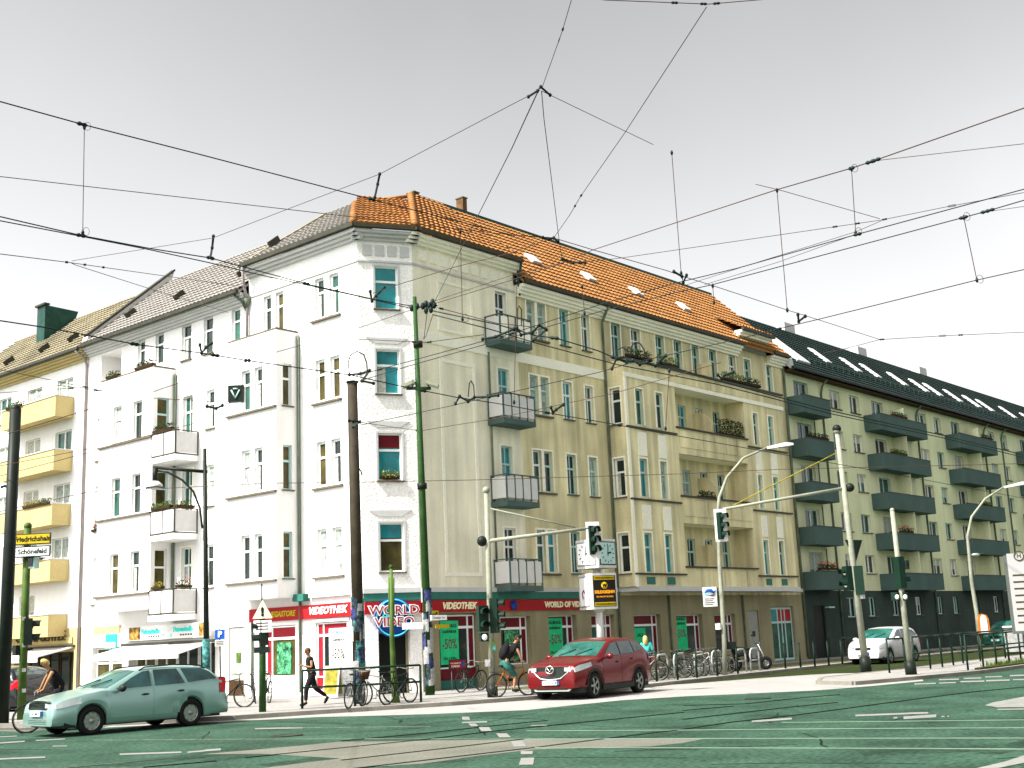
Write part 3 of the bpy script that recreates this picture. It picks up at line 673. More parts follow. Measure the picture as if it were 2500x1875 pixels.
shopwin(FR, 30.95, 32.9, .8, 2.65, .28); 
box_part(cb, FR, 'red_panel', (30.95, .2, .42), (32.9, .28, .79), 'sign_darkred'); box_part(cb, FR, 'base_panel', (30.92, .16, .1), (32.93, .26, .41), 'sign_green')
for a, b, z in ((34.12, 35.78, 2.55), (36.88, 38.58, 2.55), (39.57, 41.08, 2.53), (42.47, 44.38, 2.5), (45.62, 47.68, 2.45), (48.72, 50.48, 2.43)): shopwin(FR, a, b, .8, z, .26, mid=rnd.choice(['glass_dark', 'glass_green']))
shopwin(FL, -36.81, -35.12, .75, 2.53, .1, 'sign_red_bright', 'l', 'glass_brown')
shopwin(FL, -33.98, -32.37, .7, 2.56, .12, 'sign_red_bright', 'l', 'glass_dark'); box_part(cb, FL, 'red_panel', (-33.98, .05, .32), (-32.37, .12, .69), 'sign_red')
box_part(cb, FL, 'lintel', (-34.05, -.05, 2.58), (-32.2, .003, 2.7), 'parapet_white')
def poster(Fq, u, z, w, h, m, lines, nm='poster'):
    o = build(MB().box((0, -.006, 0), (w, .004, h)), nm, m, cb, Fq @ T(u, 0, z))
    for s_, sz, zz, mm, *sxx in lines: text(s_, sz, Fq @ T(u+w/2, -.008, z+zz), mm, o, ext=.003, sx=sxx[0] if sxx else 1, bold=.004)
    return o
PLN = [('RÄUMUNGS', .17, 1.32, 'letters_black', .8), ('LAGERVERKAUF', .13, 1.12, 'letters_black', .75), ('-50%', .5, .68, 'letters_maroon', .75), ('CDs + DVDs', .12, .2, 'letters_black')]
poster(FR @ T(0, .215, 0), 31.15, .95, .92, 1.5, 'poster_green', PLN)
poster(FR @ T(0, .195, 0), 37.0, .95, .92, 1.5, 'poster_green', PLN)
poster(FR @ T(0, .195, 0), 45.75, .95, .92, 1.4, 'poster_green', PLN[:3])
poster(FR @ T(0, .195, 0), 42.7, 1.35, .8, .6, 'poster_green', [('SALE', .2, .3, 'letters_black')])
poster(FL @ T(0, .055, 0), -33.35, .75, .95, 1.6, 'poster_white', [('RÄUMUNGS', .15, 1.45, 'letters_teal', .8), ('LAGERVERKAUF', .11, 1.2, 'letters_black', .75), ('-50%', .46, .72, 'letters_black', .7)])
poster(FL @ T(0, .04, 0), -36.2, .85, .8, 1.1, 'poster_art', [])
poster(FR @ T(0, .195, 0), 34.5, .95, .8, 1.1, 'poster_art', [])
# doors
dd = box_part(cb, FR, 'door', (51.7, .06, .1), (52.63, .11, 2.54), 'door_grey'); build(MB().box((52.05, .04, 1.35), (52.3, .062, 1.6)), 'grille', 'glass_dark', dd, FR)
mb = MB()
for u in (53.87, 54.62, 55.0, 55.33, 55.98): mb.box((u, .12, .14), (u+.09, .18, 2.7))
for z in (.14, 1.92, 2.6): mb.box((53.96, .121, z), (55.98, .179, z+.1))
g_ = build(mb, 'glass_door', 'frame_teal', cb, FR)
build(MB().box((53.96, .14, .24), (55.98, .16, 1.92)), 'pane', 'glass_green', g_, FR); build(MB().box((54.72, .13, 2.02), (55.98, .16, 2.6)), 'transom_panel', 'sign_red', g_, FR); build(MB().box((53.96, .13, 2.02), (54.6, .16, 2.6)), 'transom_panel', 'glass_teal', g_, FR)
mb = MB(); mb.box((.5, .3, .1), (.58, .38, 2.75)); mb.box((1.52, .3, .1), (1.6, .38, 2.75)); mb.box((.58, .3, 2.1), (1.52, .38, 2.2)); mb.box((1.0, .33, .1), (1.06, .36, 2.1))
dg_ = build(mb, 'shop_door', 'plaster_shop', cb, FC); build(MB().box((.58, .36, .1), (1.52, .4, 2.75)), 'pane', 'door_dark', dg_, FC)
# roof
EZ = 16.35
for Fq, a, b, m_ in ((FR, 29.75, 35.75, 'plaster_pale'), (FC, -.22, CWD+.22, 'parapet_white'), (FL, -37.85, -31.2, 'parapet_white')): cornice(cb, Fq, a, b, 16.0, m_, steps=3, out=.4, hh=.32)
cornice(cb, FR, 35.76, 52.6, 15.05, 'plaster_pale', steps=4, out=.42, hh=.48); cornice(cb, FR, 55.6, 57.2, 15.05, 'plaster_pale', steps=4, out=.42, hh=.48)
wall(cb, FR, 52.6, 55.6, 15.5, 16.2, [], 'parapet_white', 'attic_wall', v=-.05); cornice(cb, FR, 52.6, 55.6, 16.0, 'plaster_pale', steps=3, out=.42, hh=.4)
for x in (52.6, 55.5): box_part(cb, FR, 'attic_wall', (x, -.05, 15.5), (x+.1, 1.2, 16.3), 'parapet_white')
box_part(cb, FR, 'attic_wall', (35.66, -.0, 15.5), (35.76, 1.2, 16.3), 'parapet_white')
for Fq, a, b in ((FR, 29.8, 35.75), (FC, -.26, CWD+.26), (FL, -37.85, -31.15)): gutter(cb, Fq, a, b, -.42, EZ+.12)
gutter(cb, FR, 35.8, 52.6, -.45, 15.68); gutter(cb, FR, 55.6, 57.2, -.45, 15.68); gutter(cb, FR, 52.5, 55.7, -.45, EZ+.12)
ZR = 19.95; VR = 4.0
sl_ = (ZR-15.68)/(VR+.45)
def vz(z): return -.45+(z-15.68)/sl_
slope_slab(cb, FR, 35.76, 57.15, -.45, 15.66, VR, ZR-.02, 'roof_orange')
tiles(cb, FR, 35.8, 57.15, -.45, 15.68, VR, ZR, 'roof_orange', rows=15, pitch=.27)
# corner part: eave higher, same ridge
VE = -.42
tiles(cb, FR, 29.85, 35.8, VE, EZ+.14, VR, ZR+.1, 'roof_orange', rows=13, pitch=.27, u0b=34.0)
slope_slab(cb, FR, 29.85, 35.76, VE, EZ+.1, VR, ZR, 'roof_orange', u0b=34.0)
tiles(cb, FR, 52.6, 55.7, VE, EZ+.14, 1.2, 17.35, 'roof_orange', rows=5, pitch=.27)
ZL = 19.6
tiles(cb, FL, -37.85, -31.3, VE, EZ+.14, VR, ZL, 'roof_pale', rows=13, pitch=.27, u1b=-36.0)
slope_slab(cb, FL, -37.8, -31.3, VE, EZ+.1, VR, ZL-.05, 'roof_pale', u1b=-36.0)
tiles(cb, FC, -.25, CWD+.25, VE, EZ+.14, 5.6, 19.82, 'roof_orange', rows=12, pitch=.2, wave=.03, u0b=1.25, u1b=3.4)
slope_slab(cb, FC, -.25, CWD+.25, VE, EZ+.1, 5.6, 19.78, 'roof_orange', u0b=1.25, u1b=3.4)
for p0, p1 in (((27.9, 31.25, EZ+.2), (32.25, 36.0, ZL+.02)), ((29.85, 30.1, EZ+.2), (34.0, 34.5, ZR+.08))):       # hip tile rows
    p0, p1 = Vector(p0), Vector(p1); mb = MB()
    for k in range(14):
        a = p0.lerp(p1, k/14); b = p0.lerp(p1, (k+1.15)/14); mb.cyl(a, b, .15, .11, 8)
    build(mb, 'hip_tiles', 'roof_orange', cb, kind='stuff')
mb = MB(); mb.cyl((32.25, 36.0, ZL+.02), (34.0, 34.5, ZR+.0), .08, .08, 8); build(mb, 'ridge_tiles', 'roof_orange', cb)
pipe(cb, FR, [(35.62, -.5, 16.3), (35.7, -.25, 15.7), (35.85, -.12, 15.3), (35.9, -.1, 15.1)], 'zinc')
box_part(cb, FR, 'ridge_cap', (34.0, VR-.1, ZR-.02), (57.15, VR+.15, ZR+.12), 'zinc')
back_volume(cb, FR, 30.9, 57.1, .35, 11, .1, 15.35, 'plaster_white'); back_volume(cb, FL, -37.8, -32.4, .45, 11, .1, 15.3, 'plaster_white')
mb = MB(); mb.add([(35.2, VR, ZR-.15), (57.1, VR, ZR-.15), (57.1, 11, 15.4), (35.2, 11, 15.4), (35.2, VR, 15.4), (57.1, VR, 15.4)], [(0, 1, 2, 3), (0, 3, 4), (1, 5, 2)]); build(mb, 'rear_roof', 'roof_orange', cb, FR)
mb = MB(); mb.add([(-37.8, VR, ZL-.15), (-36.2, VR, ZL-.15), (-36.2, 11, 15.4), (-37.8, 11, 15.4), (-37.8, VR, 15.4)], [(0, 1, 2, 3), (0, 3, 4)]); build(mb, 'rear_roof', 'roof_pale', cb, FL)
for x, v, z0, z1, w in ((37.3, 4.1, 19.3, 20.75, .26), (34.5, 4.3, 19.3, 20.35, .3)): 
    c_ = box_part(cb, FR, 'chimney', (x, v, z0), (x+w, v+.4, z1), 'chimney_brick'); build(MB().box((x-.03, v-.03, z1), (x+w+.03, v+.43, z1+.05)), 'chimney_cap', 'sill_shaded', c_, FR)
for x, v0 in ((34.6, 2.0), (38.45, 1.34), (42.25, 1.3), (45.9, 1.3), (49.8, 1.25)):       # small roof hatches
    z0 = 15.68+sl_*(v0+.45)
    h_ = build(MB().box((-.28, -.35, .08), (.28, .3, .2), Matrix.Rotation(math.atan(sl_), 4, 'X')), 'roof_hatch', 'parapet_white', cb, FR @ T(x, v0, z0))
for y, t in ((37.2, 0), (34.6, 0)):
    pass
# party wall rib on the left slope and drain fork at the step
mb = MB(); s2 = (ZR-EZ)/(VR-VE); a = Vector((-34.9, VE+.2, EZ+.3)); 
mb.add([(-37.2, VE+.1, EZ+.05), (-37.2, 3.4, EZ+.05+s2*3.3), (-37.2, 3.5, EZ+.36+s2*3.35), (-37.2, VE+.1, EZ+.35), (-37.5, VE+.1, EZ+.05), (-37.5, 3.4, EZ+.05+s2*3.3), (-37.5, 3.5, EZ+.36+s2*3.35), (-37.5, VE+.1, EZ+.35)],
       [(0, 1, 2, 3), (7, 6, 5, 4), (0, 4, 5, 1), (1, 5, 6, 2), (2, 6, 7, 3), (3, 7, 4, 0)]); build(mb, 'party_wall', 'roof_old', cb, FL)
pipe(cb, FL, [(-37.6, -.5, 16.35), (-37.72, -.35, 15.7), (-37.8, -.2, 15.4), (-37.82, -.1, 14.9), (-37.82, -.1, 13.5)], 'downpipe_pale', .055)
mb = MB(); mb.tube([(-38.2, -.45, 15.35), (-38.0, -.2, 15.05), (-37.86, -.1, 14.7)], .05, 8); mb.lathe([(.05, 0), (.16, .35), (.05, .36)], 8, T(-37.82, -.12, 14.8)); build(mb, 'drain_head', 'downpipe', cb, FL)
pipe(cb, FR, [(41.32, -.5, 15.6), (41.3, -.35, 15.3), (41.33, -.09, 14.9), (41.33, -.09, .2)], 'downpipe', .055)
pipe(cb, FR, [(33.95, -.07, 12.5), (33.95, -.07, 3.7)], 'downpipe', .04)
pipe(cb, FR, [(45.05, -.07, 3.3), (45.05, -.07, .2)], 'downpipe', .05); pipe(cb, FR, [(51.2, -.07, 3.3), (51.2, -.07, .2)], 'downpipe', .05)
pipe(cb, FR, [(57.12, -.08, 15.2), (57.12, -.08, .2)], 'downpipe', .07)
for y in (37.55, ): pipe(cb, FL, [(-y, -.06, .3), (-y, -.06, 2.7)], 'downpipe', .045)
# balconies on column A
for k in range(4):
    z0 = [3.78, 6.9, 10.0, 13.05][k]-.15; u0, u1, d = 33.83, 35.68, .82
    if k == 3: z0 -= .0
    b_ = box_part(cb, FR, 'balcony', (u0, -d, z0-.2), (u1, -.003, z0), 'balcony_dark')
    z1 = z0+.95; mb = MB()
    pt = [(u0+.03, -d+.03), (u0+.49, -d+.03), (u0+.94, -d+.03), (u0+1.4, -d+.03), (u1-.03, -d+.03), (u0+.03, -.05), (u1-.03, -.05)]
    for x, y in pt: mb.box((x-.025, y-.025, z0+.003), (x+.025, y+.025, z1))
    mb.box((u0, -d, z1), (u1, -d+.06, z1+.04)); mb.box((u0, -d+.061, z1), (u0+.06, -.01, z1+.04)); mb.box((u1-.06, -d+.061, z1), (u1, -.01, z1+.04))
    build(mb, 'railing', 'balcony_dark', b_, FR)
    for i in range(4): 
        if k < 3 or i != 1: build(MB().box((pt[i][0]+.03, -d+.015, z0+.1), (pt[i+1][0]-.03, -d+.045, z1-.06)), 'balcony_panel', 'signal_board' if k < 3 else 'plaster_pale', b_, FR)
    for x in (u0+.03, u1-.03): build(MB().box((x-.012, -d+.07, z0+.1), (x+.012, -.08, z1-.06)), 'balcony_panel', 'signal_board', b_, FR)

# ================================================================= WHITE BUILDING (left street)
wb = thing('white_apartment_house', 'sunlit white apartment house with bay and corner balconies over an awning shop', 'building', (XL, 43.5, 0))
def wh(y0, y1, z0, z1): return (-y0, -y1, z0, z1)
H = []
for y0, y1, z in ((40.84, 40.2, 13.5), (42.38, 41.7, 13.5), (44.31, 43.69, 13.7), (45.66, 45.1, 13.7), (38.97, 38.4, 13.5)): H.append(wh(y0, y1, z, 15.0))
for k in range(3): H += [wh(42.2, 41.5, ZB[k]-.3, ZT[k]), wh(40.6, 40.05, ZB[k], ZT[k]), wh(48.85, 48.25, ZB[k]-.25, ZT[k]+.1), wh(38.97, 38.4, ZB[k], ZT[k])]
H.append((-48.6, -46.95, 13.45, 14.9, 1.2))
wall(wb, FL, -49.6, -37.85, 3.3, 15.3, H, 'plaster_white')
box_part(wb, FL, 'recess_back', (-48.6, 1.19, 13.45), (-46.95, 1.21, 14.9), 'glass_brown')
for y0, y1, z in ((40.84, 40.2, 13.5), (42.38, 41.7, 13.5), (44.31, 43.69, 13.7), (45.66, 45.1, 13.7), (38.97, 38.4, 13.5)): window(wb, FL, -y0, z, y0-y1, 15.0-z, 'T1', sill=y0 < 43)
for k in range(3):
    window(wb, FL, -42.2, ZB[k]-.3, .7, ZT[k]-ZB[k]+.3, 'T', sill=False, gm='glass_green', arch='plaster_pale'); window(wb, FL, -40.6, ZB[k], .55, ZT[k]-ZB[k], 'T1'); window(wb, FL, -38.97, ZB[k], .57, ZT[k]-ZB[k], 'T1')
    window(wb, FL, -48.85, ZB[k]-.25, .6, ZT[k]-ZB[k]+.35, 'T1', gm='glass_curtain')
bay_left(wb, 42.78, 46.8, 3.66, 13.2, [(45.75, 45.1), (44.22, 43.58)], (.2, .75), b=1.04, doors=True)
planter((XL-.03, 48.55, 7.05), -PI/2, 'box of red flowers on the narrow left window of the white house', .65, 'red', .25)
for k in range(3):
    z0 = [3.2, 6.3, 9.4][k]; y0, y1 = 41.1, 42.78
    b_ = box_part(wb, FL, 'balcony', (-y1+.003, -1.1, z0-.22), (-y0, -.003, z0), 'plaster_white')
    mb = MB(); z1 = z0+.95
    for u in (-y1+.03, -y1+.85, -y0-.03): mb.box((u-.02, -1.09, z0+.003), (u+.02, -1.05, z1))
    mb.box((-y0-.05, -.05, z0+.003), (-y0-.01, -.01, z1)); mb.box((-y1+.01, -1.1, z1), (-y0, -1.04, z1+.04)); mb.box((-y0-.06, -1.039, z1), (-y0, -.01, z1+.04)); mb.box((-y1+.01, -1.095, z0+.01), (-y0-.05, -1.05, z0+.06)); mb.box((-y0-.05, -1.04, z0+.01), (-y0, -.05, z0+.06))
    build(mb, 'railing', 'gutter', b_, FL)
    for a, b in ((-y1+.06, -y1+.82), (-y1+.88, -y0-.06)): build(MB().box((a, -1.08, z0+.08), (b, -1.06, z1-.03)), 'balcony_panel', 'canvas', b_, FL)
    build(MB().box((-y0-.04, -1.02, z0+.08), (-y0-.02, -.06, z1-.03)), 'balcony_panel', 'canvas', b_, FL)
planter((XL-1.06, 42.0, 10.4), -PI/2, 'planted box on the topmost corner balcony of the white house', 1.3, 'dark')
planter((XL-1.06, 42.0, 7.3), -PI/2, 'green planted box on the middle corner balcony of the white house', 1.3, 'green')
planter((XL-.6, 41.12, 7.3), PI, 'green planted box on the end rail of the middle corner balcony', .8, 'green')
planter((XL-1.06, 42.2, 4.2), -PI/2, 'yellow planted box on the lowest corner balcony of the white house', .65, 'yellow')
planter((XL-.6, 41.12, 4.2), PI, 'box of red flowers on the end rail of the lowest corner balcony', .65, 'red', .25)
planter((XL-1.0, 45.9, 13.28), -PI/2, 'green planted box on top of the white bay parapet', .9, 'green')
planter((XL-1.0, 43.5, 13.28), -PI/2, 'dark planted box on top of the white bay parapet', 1.3, 'dark')
cornice(wb, FL, -49.6, -37.87, 15.0, 'parapet_white', steps=4, out=.4, hh=.4)
gutter(wb, FL, -49.6, -37.9, -.48, 15.48)
ZRL = 19.3; VLE = -.45
tiles(wb, FL, -49.6, -37.86, VLE, 15.5, VR, ZRL, 'roof_pale', rows=14, pitch=.27); slope_slab(wb, FL, -49.6, -37.86, VLE, 15.48, VR, ZRL-.03, 'roof_pale')
sl2 = (ZRL-15.5)/(VR-VLE)
def rib(par, u, t=.28):
    mb = MB(); p = [(VLE, 15.45), (VR-.1, ZRL-.1), (VR+.1, ZRL+.5), (VLE+.1, 15.85)]
    mb.add([(u, a, b) for a, b in p]+[(u+t, a, b) for a, b in p], [(0, 1, 2, 3), (7, 6, 5, 4), (0, 4, 5, 1), (1, 5, 6, 2), (2, 6, 7, 3), (3, 7, 4, 0)]); build(mb, 'party_wall', 'parapet_white', par, FL)
    mb = MB(); p = [(VLE+.1, 15.86), (VR+.12, ZRL+.51), (VR+.1, ZRL+.6), (VLE+.05, 15.95)]
    mb.add([(u+.1, a, b) for a, b in p]+[(u+t+.05, a, b) for a, b in p], [(0, 1, 2, 3), (7, 6, 5, 4), (0, 4, 5, 1), (1, 5, 6, 2), (2, 6, 7, 3), (3, 7, 4, 0)]); build(mb, 'party_wall_cap', 'gutter', par, FL)
rib(wb, -49.6, .4)
for y in (39.3, 43.8, 47.6):
    v0 = .9; build(MB().box((-.05, -.3, .05), (.05, .3, .3), Matrix.Rotation(math.atan(sl2), 4, 'X')), 'snow_guard', 'gutter', wb, FL @ T(-y, v0, 15.5+sl2*(v0-VLE)))
for y in (36.9,): build(MB().box((-.05, -.3, .05), (.05, .3, .3), Matrix.Rotation(math.atan(s2), 4, 'X')), 'snow_guard', 'gutter', cb, FL @ T(-y, .6, EZ+.1+s2*1.0))
back_volume(wb, FL, -49.55, -37.9, 1.3, 11, .1, 15.3, 'plaster_white')
mb = MB(); mb.add([(-49.6, VR, ZRL-.15), (-37.86, VR, ZRL-.15), (-37.86, 11, 15.3), (-49.6, 11, 15.3), (-49.6, VR, 15.3), (-37.86, VR, 15.3)], [(0, 1, 2, 3), (0, 3, 4), (1, 5, 2)]); build(mb, 'rear_roof', 'roof_pale', wb, FL)
pipe(wb, FL, [(-42.7, -.07, 3.7), (-42.7, -.07, 13.0)], 'downpipe', .05)
# ground floor
wall(wb, FL, -49.6, -37.85, .05, 3.3, [(-48.7, -46.35, .3, 2.1, .3), (-45.9, -39.9, .1, 2.15, .5), (-39.05, -38.1, .1, 2.6, .1)], 'plaster_white', 'shop_wall')
o = box_part(wb, FL, 'door', (-39.03, .04, .1), (-38.12, .09, 2.58), 'door_grey'); build(MB().box((-39.03, .02, .1), (-38.12, .042, .65)), 'kick_board', 'wood_brown', o, FL); build(MB().box((-38.6, .02, 1.3), (-38.35, .043, 1.65)), 'letter_slot', 'leaf_green', o, FL)
for a, b in ((-48.65, -47.6), (-47.5, -46.4)): window(wb, FL, a, .32, b-a, 1.75, 'T1', depth=.2, sill=False, gm='glass_brown')
for i in range(4): window(wb, FL, -45.85+i*1.48, .12, 1.42, 2.0, 'M', depth=.35, sill=False, gm='glass_dark' if i > 1 else 'glass_brown')
box_part(wb, FL, 'recess_strip', (-48.6, -.02, 2.65), (-46.5, .003, 2.98), 'plaster_ochre')
sb = box_part(wb, FL, 'sign_board', (-46.0, -.35, 2.3), (-39.8, -.25, 2.85), 'signal_board')
text('Futonstudio', .27, FL @ T(-43.75, -.36, 2.62), 'letters_teal', sb, bold=.008); text('Futonstudio', .27, FL @ T(-41.5, -.36, 2.64), 'letters_teal', sb, bold=.008)
for u in (-43.9, -41.7):
    mb = MB()
    for i in range(5): mb.box((u+i*.17, -.36, 2.4), (u+.1+i*.17, -.35, 2.46))
    build(mb, 'small_print', 'letters_black', sb, FL)
build(MB().box((-45.3, -.365, 2.33), (-44.5, -.351, 2.82)), 'picture', 'poster_brown', sb, FL); build(MB().box((-40.45, -.365, 2.35), (-39.85, -.351, 2.83)), 'picture', 'poster_brown', sb, FL)
mb = MB()
for p in (((-42.95, 2.72), (-42.7, 2.62), (-42.72, 2.6)), ((-42.95, 2.5), (-42.75, 2.36), (-42.8, 2.52)), ((-42.45, 2.6), (-42.2, 2.72), (-42.22, 2.7)), ((-42.4, 2.4), (-42.25, 2.52), (-42.3, 2.36))): mb.prism(list(p), -.36, -.35, axis='y')
build(mb, 'leaf_mark', 'letters_teal', sb, FL)
s3 = box_part(wb, FL, 'sign_board', (-47.6, -.06, 2.05), (-46.75, .003, 2.62), 'letters_teal'); build(MB().box((-47.55, -.075, 2.08), (-46.8, -.061, 2.3)), 'white_field', 'signal_board', s3, FL)
aw = thing('awning', 'long pale canvas awning pulled out under the teal lettered shop boards', 'awning', FL @ T(-43, -.3, 1.6))
mb = MB(); z0, z1 = 2.08, 1.6
mb.add([(-45.8, -.25, 2.1), (-39.7, -.25, 2.1), (-40.1, -1.5, 1.72), (-46.6, -1.5, 1.72), (-45.8, -.25, 2.07), (-39.7, -.25, 2.07), (-40.1, -1.5, 1.69), (-46.6, -1.5, 1.69), (-40.1, -1.5, 1.55), (-46.6, -1.5, 1.55)], [(0, 1, 2, 3), (7, 6, 5, 4), (0, 3, 7, 4), (1, 5, 6, 2), (3, 2, 8, 9)])
build(mb, 'canvas', 'canvas', aw, FL); build(MB().box((-46, -.3, 2.1), (-39.6, -.2, 2.2)), 'awning_box', 'gutter', aw, FL)

# ================================================================= FAR LEFT BUILDING
ob = thing('ochre_balcony_house', 'apartment house at the left edge with stacked solid ochre-sided balconies and old tiled roof', 'building', (XL, 56, 0))
bt = [13.34, 10.89, 8.45, 6.0, 3.6]
H = []; 
for i in range(5):
    zt = bt[i]+1.03; zb = zt-1.3
    H += [wh(52.42, 50.98, zb-.6 if True else zb, zt), wh(55.2, 53.8, zb, zt), wh(58.0, 56.75, zb, zt), wh(61, 60, zb, zt)]
wall(ob, FL, -64, -49.6, 3.0, 15.2, [h for h in H if h[2] > 3], 'plaster_white')
wall(ob, FL, -64, -49.6, .05, 3.0, [(-55.5, -50.2, .1, 2.0, .4), (-62, -56.5, .1, 2.0, .4)], 'plaster_ochre', 'shop_wall')
for h in H:
    if h[2] > 3: window(ob, FL, h[0], h[2], h[1]-h[0], h[3]-h[2], 'M', sill=h[0] < -56.5, gm=rnd.choice(['glass_green', 'glass_curtain', 'glass_dark']))
for i in range(5):
    z1 = bt[i]; z0 = z1-.93; y0, y1 = 50.85, 55.9
    mb = MB(); mb.box((-y1, -.9, z0), (-y0, -.003, z0+.16)); mb.box((-y1, -.9, z0+.161), (-y0, -.8, z1)); mb.box((-y0-.1, -.799, z0+.161), (-y0, -.003, z1)); mb.box((-y1, -.799, z0+.161), (-y1+.1, -.003, z1))
    b_ = build(mb, 'balcony', 'plaster_ochre', ob, FL); mb = MB(); mb.box((-y1, -.94, z1+.002), (-y0+.03, -.78, z1+.05)); mb.box((-y0-.12, -.779, z1+.002), (-y0+.03, -.003, z1+.05)); build(mb, 'coping', 'parapet_white', b_, FL)
for i, (y, kd, lb) in enumerate(((54.6, 'green', 'green planted box on the topmost ochre balcony'), (52.6, 'yellow', 'yellow planted box on the third ochre balcony from the top'), (51.4, 'green', 'green planted box at the right end of the third ochre balcony'), (52.2, 'dark', 'dark planted box on the fourth ochre balcony from the top'))):
    planter((XL-.9, y, [13.3, 8.42, 8.42, 6.0][i]+.03), -PI/2, lb, 1.5 if i != 2 else .9, kd)
cornice(ob, FL, -64, -49.63, 14.9, 'plaster_ochre', steps=4, out=.45, hh=.42)
gutter(ob, FL, -64, -49.65, -.5, 15.44); tiles(ob, FL, -64, -49.3, -.48, 15.4, VR, 19.2, 'roof_old', rows=14, pitch=.27); slope_slab(ob, FL, -64, -49.3, -.48, 15.38, VR, 19.17, 'roof_old')
back_volume(ob, FL, -64, -49.65, .5, 11, .1, 15.2, 'plaster_white')
mb = MB(); mb.add([(-64, VR, 19.05), (-49.6, VR, 19.05), (-49.6, 11, 15.2), (-64, 11, 15.2), (-49.6, VR, 15.2)], [(0, 1, 2, 3), (1, 4, 2)]); build(mb, 'rear_roof', 'roof_old', ob, FL)
pipe(ob, FL, [(-49.9, -.55, 15.3), (-49.75, -.2, 15.0), (-49.72, -.08, 14.7), (-49.72, -.08, .2)], 'downpipe_pale', .06)
# green sheeted dormer
mb = MB(); dp = [(2.1, 17.6), (2.1, 19.6), (3.95, 19.55), (3.8, 19.1)]
mb.add([(-57.8, a, b_) for a, b_ in dp]+[(-57.0-1.6, a, b_) for a, b_ in dp], [(0, 1, 2, 3), (7, 6, 5, 4), (0, 4, 5, 1), (1, 5, 6, 2), (2, 6, 7, 3), (3, 7, 4, 0)])
dm = build(mb, 'dormer', 'zinc', ob, FL); build(MB().box((-58.7, 2.0, 19.6), (-57.7, 2.3, 19.7)), 'dormer_edge', 'gutter', dm, FL)
for y in (52, 54.7, 58.2): build(MB().box((-.05, -.3, .05), (.05, .3, .3), Matrix.Rotation(math.atan(sl2), 4, 'X')), 'snow_guard', 'gutter', ob, FL @ T(-y, .6, 15.4+sl2*1.1))
g_ = box_part(ob, FL, 'shop_sign', (-55.5, -.06, 2.35), (-50.3, -.02, 2.62), 'plaster_ochre'); text('CAFE & GLATZE', .62, FL @ T(-53.0, -.1, 2.68), 'letters_brown', g_, sx=1.0, ext=.02)
for i in range(3): window(ob, FL, -55.4+i*1.75, .12, 1.65, 1.85, 'M', depth=.3, sill=False, gm='glass_dark', fm='wood_brown')
aw2 = thing('awning', 'pale awning below the brown lettered cafe sign at the left edge', 'awning', FL @ T(-53, -.1, 1.6))
mb = MB(); mb.add([(-57, -.05, 2.2), (-50.2, -.05, 2.2), (-50.9, -1.3, 1.85), (-57, -1.3, 1.85), (-57, -.05, 2.15), (-50.2, -.05, 2.15), (-50.9, -1.3, 1.8), (-57, -1.3, 1.8), (-50.9, -1.3, 1.6), (-57, -1.3, 1.6)], [(0, 1, 2, 3), (7, 6, 5, 4), (0, 3, 7, 4), (1, 5, 6, 2), (3, 2, 8, 9)]); build(mb, 'canvas', 'canvas', aw2, FL)
build(MB().box((-57, -.1, 2.2), (-50.1, -.02, 2.28)), 'awning_box', 'gutter', aw2, FL)

# ================================================================= GREY BALCONY BUILDING (right)
gb = thing('grey_balcony_block', 'long pale apartment block with dark solid balconies, dark ground floor and dark roof', 'building', (57.5, YR, 0))
zt6 = [14.6, 12.33, 10.05, 7.75, 5.48]
cols = [(62.35, 63.6), (64.8, 66.0), (76.75, 77.85), (88.8, 89.8), (100.2, 101.2), (103, 104)]
H = []; Wd = []
for i, zt in enumerate(zt6):
    for a, b in cols: H.append((a, b, zt-1.02, zt)); Wd.append((a, b, zt-1.02, zt, 'M'))
    for a, b in ((58.25, 59.85), (67.65, 69.2), (74.2, 75.5), (79.55, 81.0), (86.2, 87.4), (92.6, 94), (98, 99)): H.append((a, b, zt-1.5, zt)); Wd.append((a, b, zt-1.5, zt, 'M'))
wall(gb, FR, 57.2, 112, 3.5, 15.1, H, 'plaster_grey_house')
for a, b, z0, z1, st in Wd: window(gb, FR, a, z0, b-a, z1-z0, st, sill=(z1-z0) < 1.2, depth=.14, gm=rnd.choice(['glass_dark', 'glass_green', 'glass_dark']))
gfl = [(62.1, 63.2), (64.66, 65.6), (67.75, 68.7), (70.95, 71.8), (74.2, 75.0), (76.65, 77.4), (80, 80.9), (83.5, 84.4), (86.5, 87.4), (89, 89.9)]
wall(gb, FR, 57.2, 112, .05, 3.5, [(a, b, 2.1, 3.15) for a, b in gfl]+[(58.2, 59.5, .1, 2.74)], 'plaster_dark', 'base_wall', v=.03)
for a, b in gfl: window(gb, FR, a, 2.1, b-a, 1.05, 'M', sill=True, v=.03, gm='glass_dark')
box_part(gb, FR, 'door', (58.2, .12, .1), (59.5, .17, 2.74), 'door_dark'); box_part(gb, FR, 'door_canopy', (59.55, -.2, 2.6), (60.2, .03, 2.68), 'frame_teal')
box_part(gb, FR, 'plinth', (59.6, -.03, .1), (112, .03, 1.1), 'plaster_dark')
for i in range(14): box_part(gb, FR, 'cellar_window', (63+i*1.9, -.04, .55), (63.35+i*1.9, -.02, .85), 'door_dark')
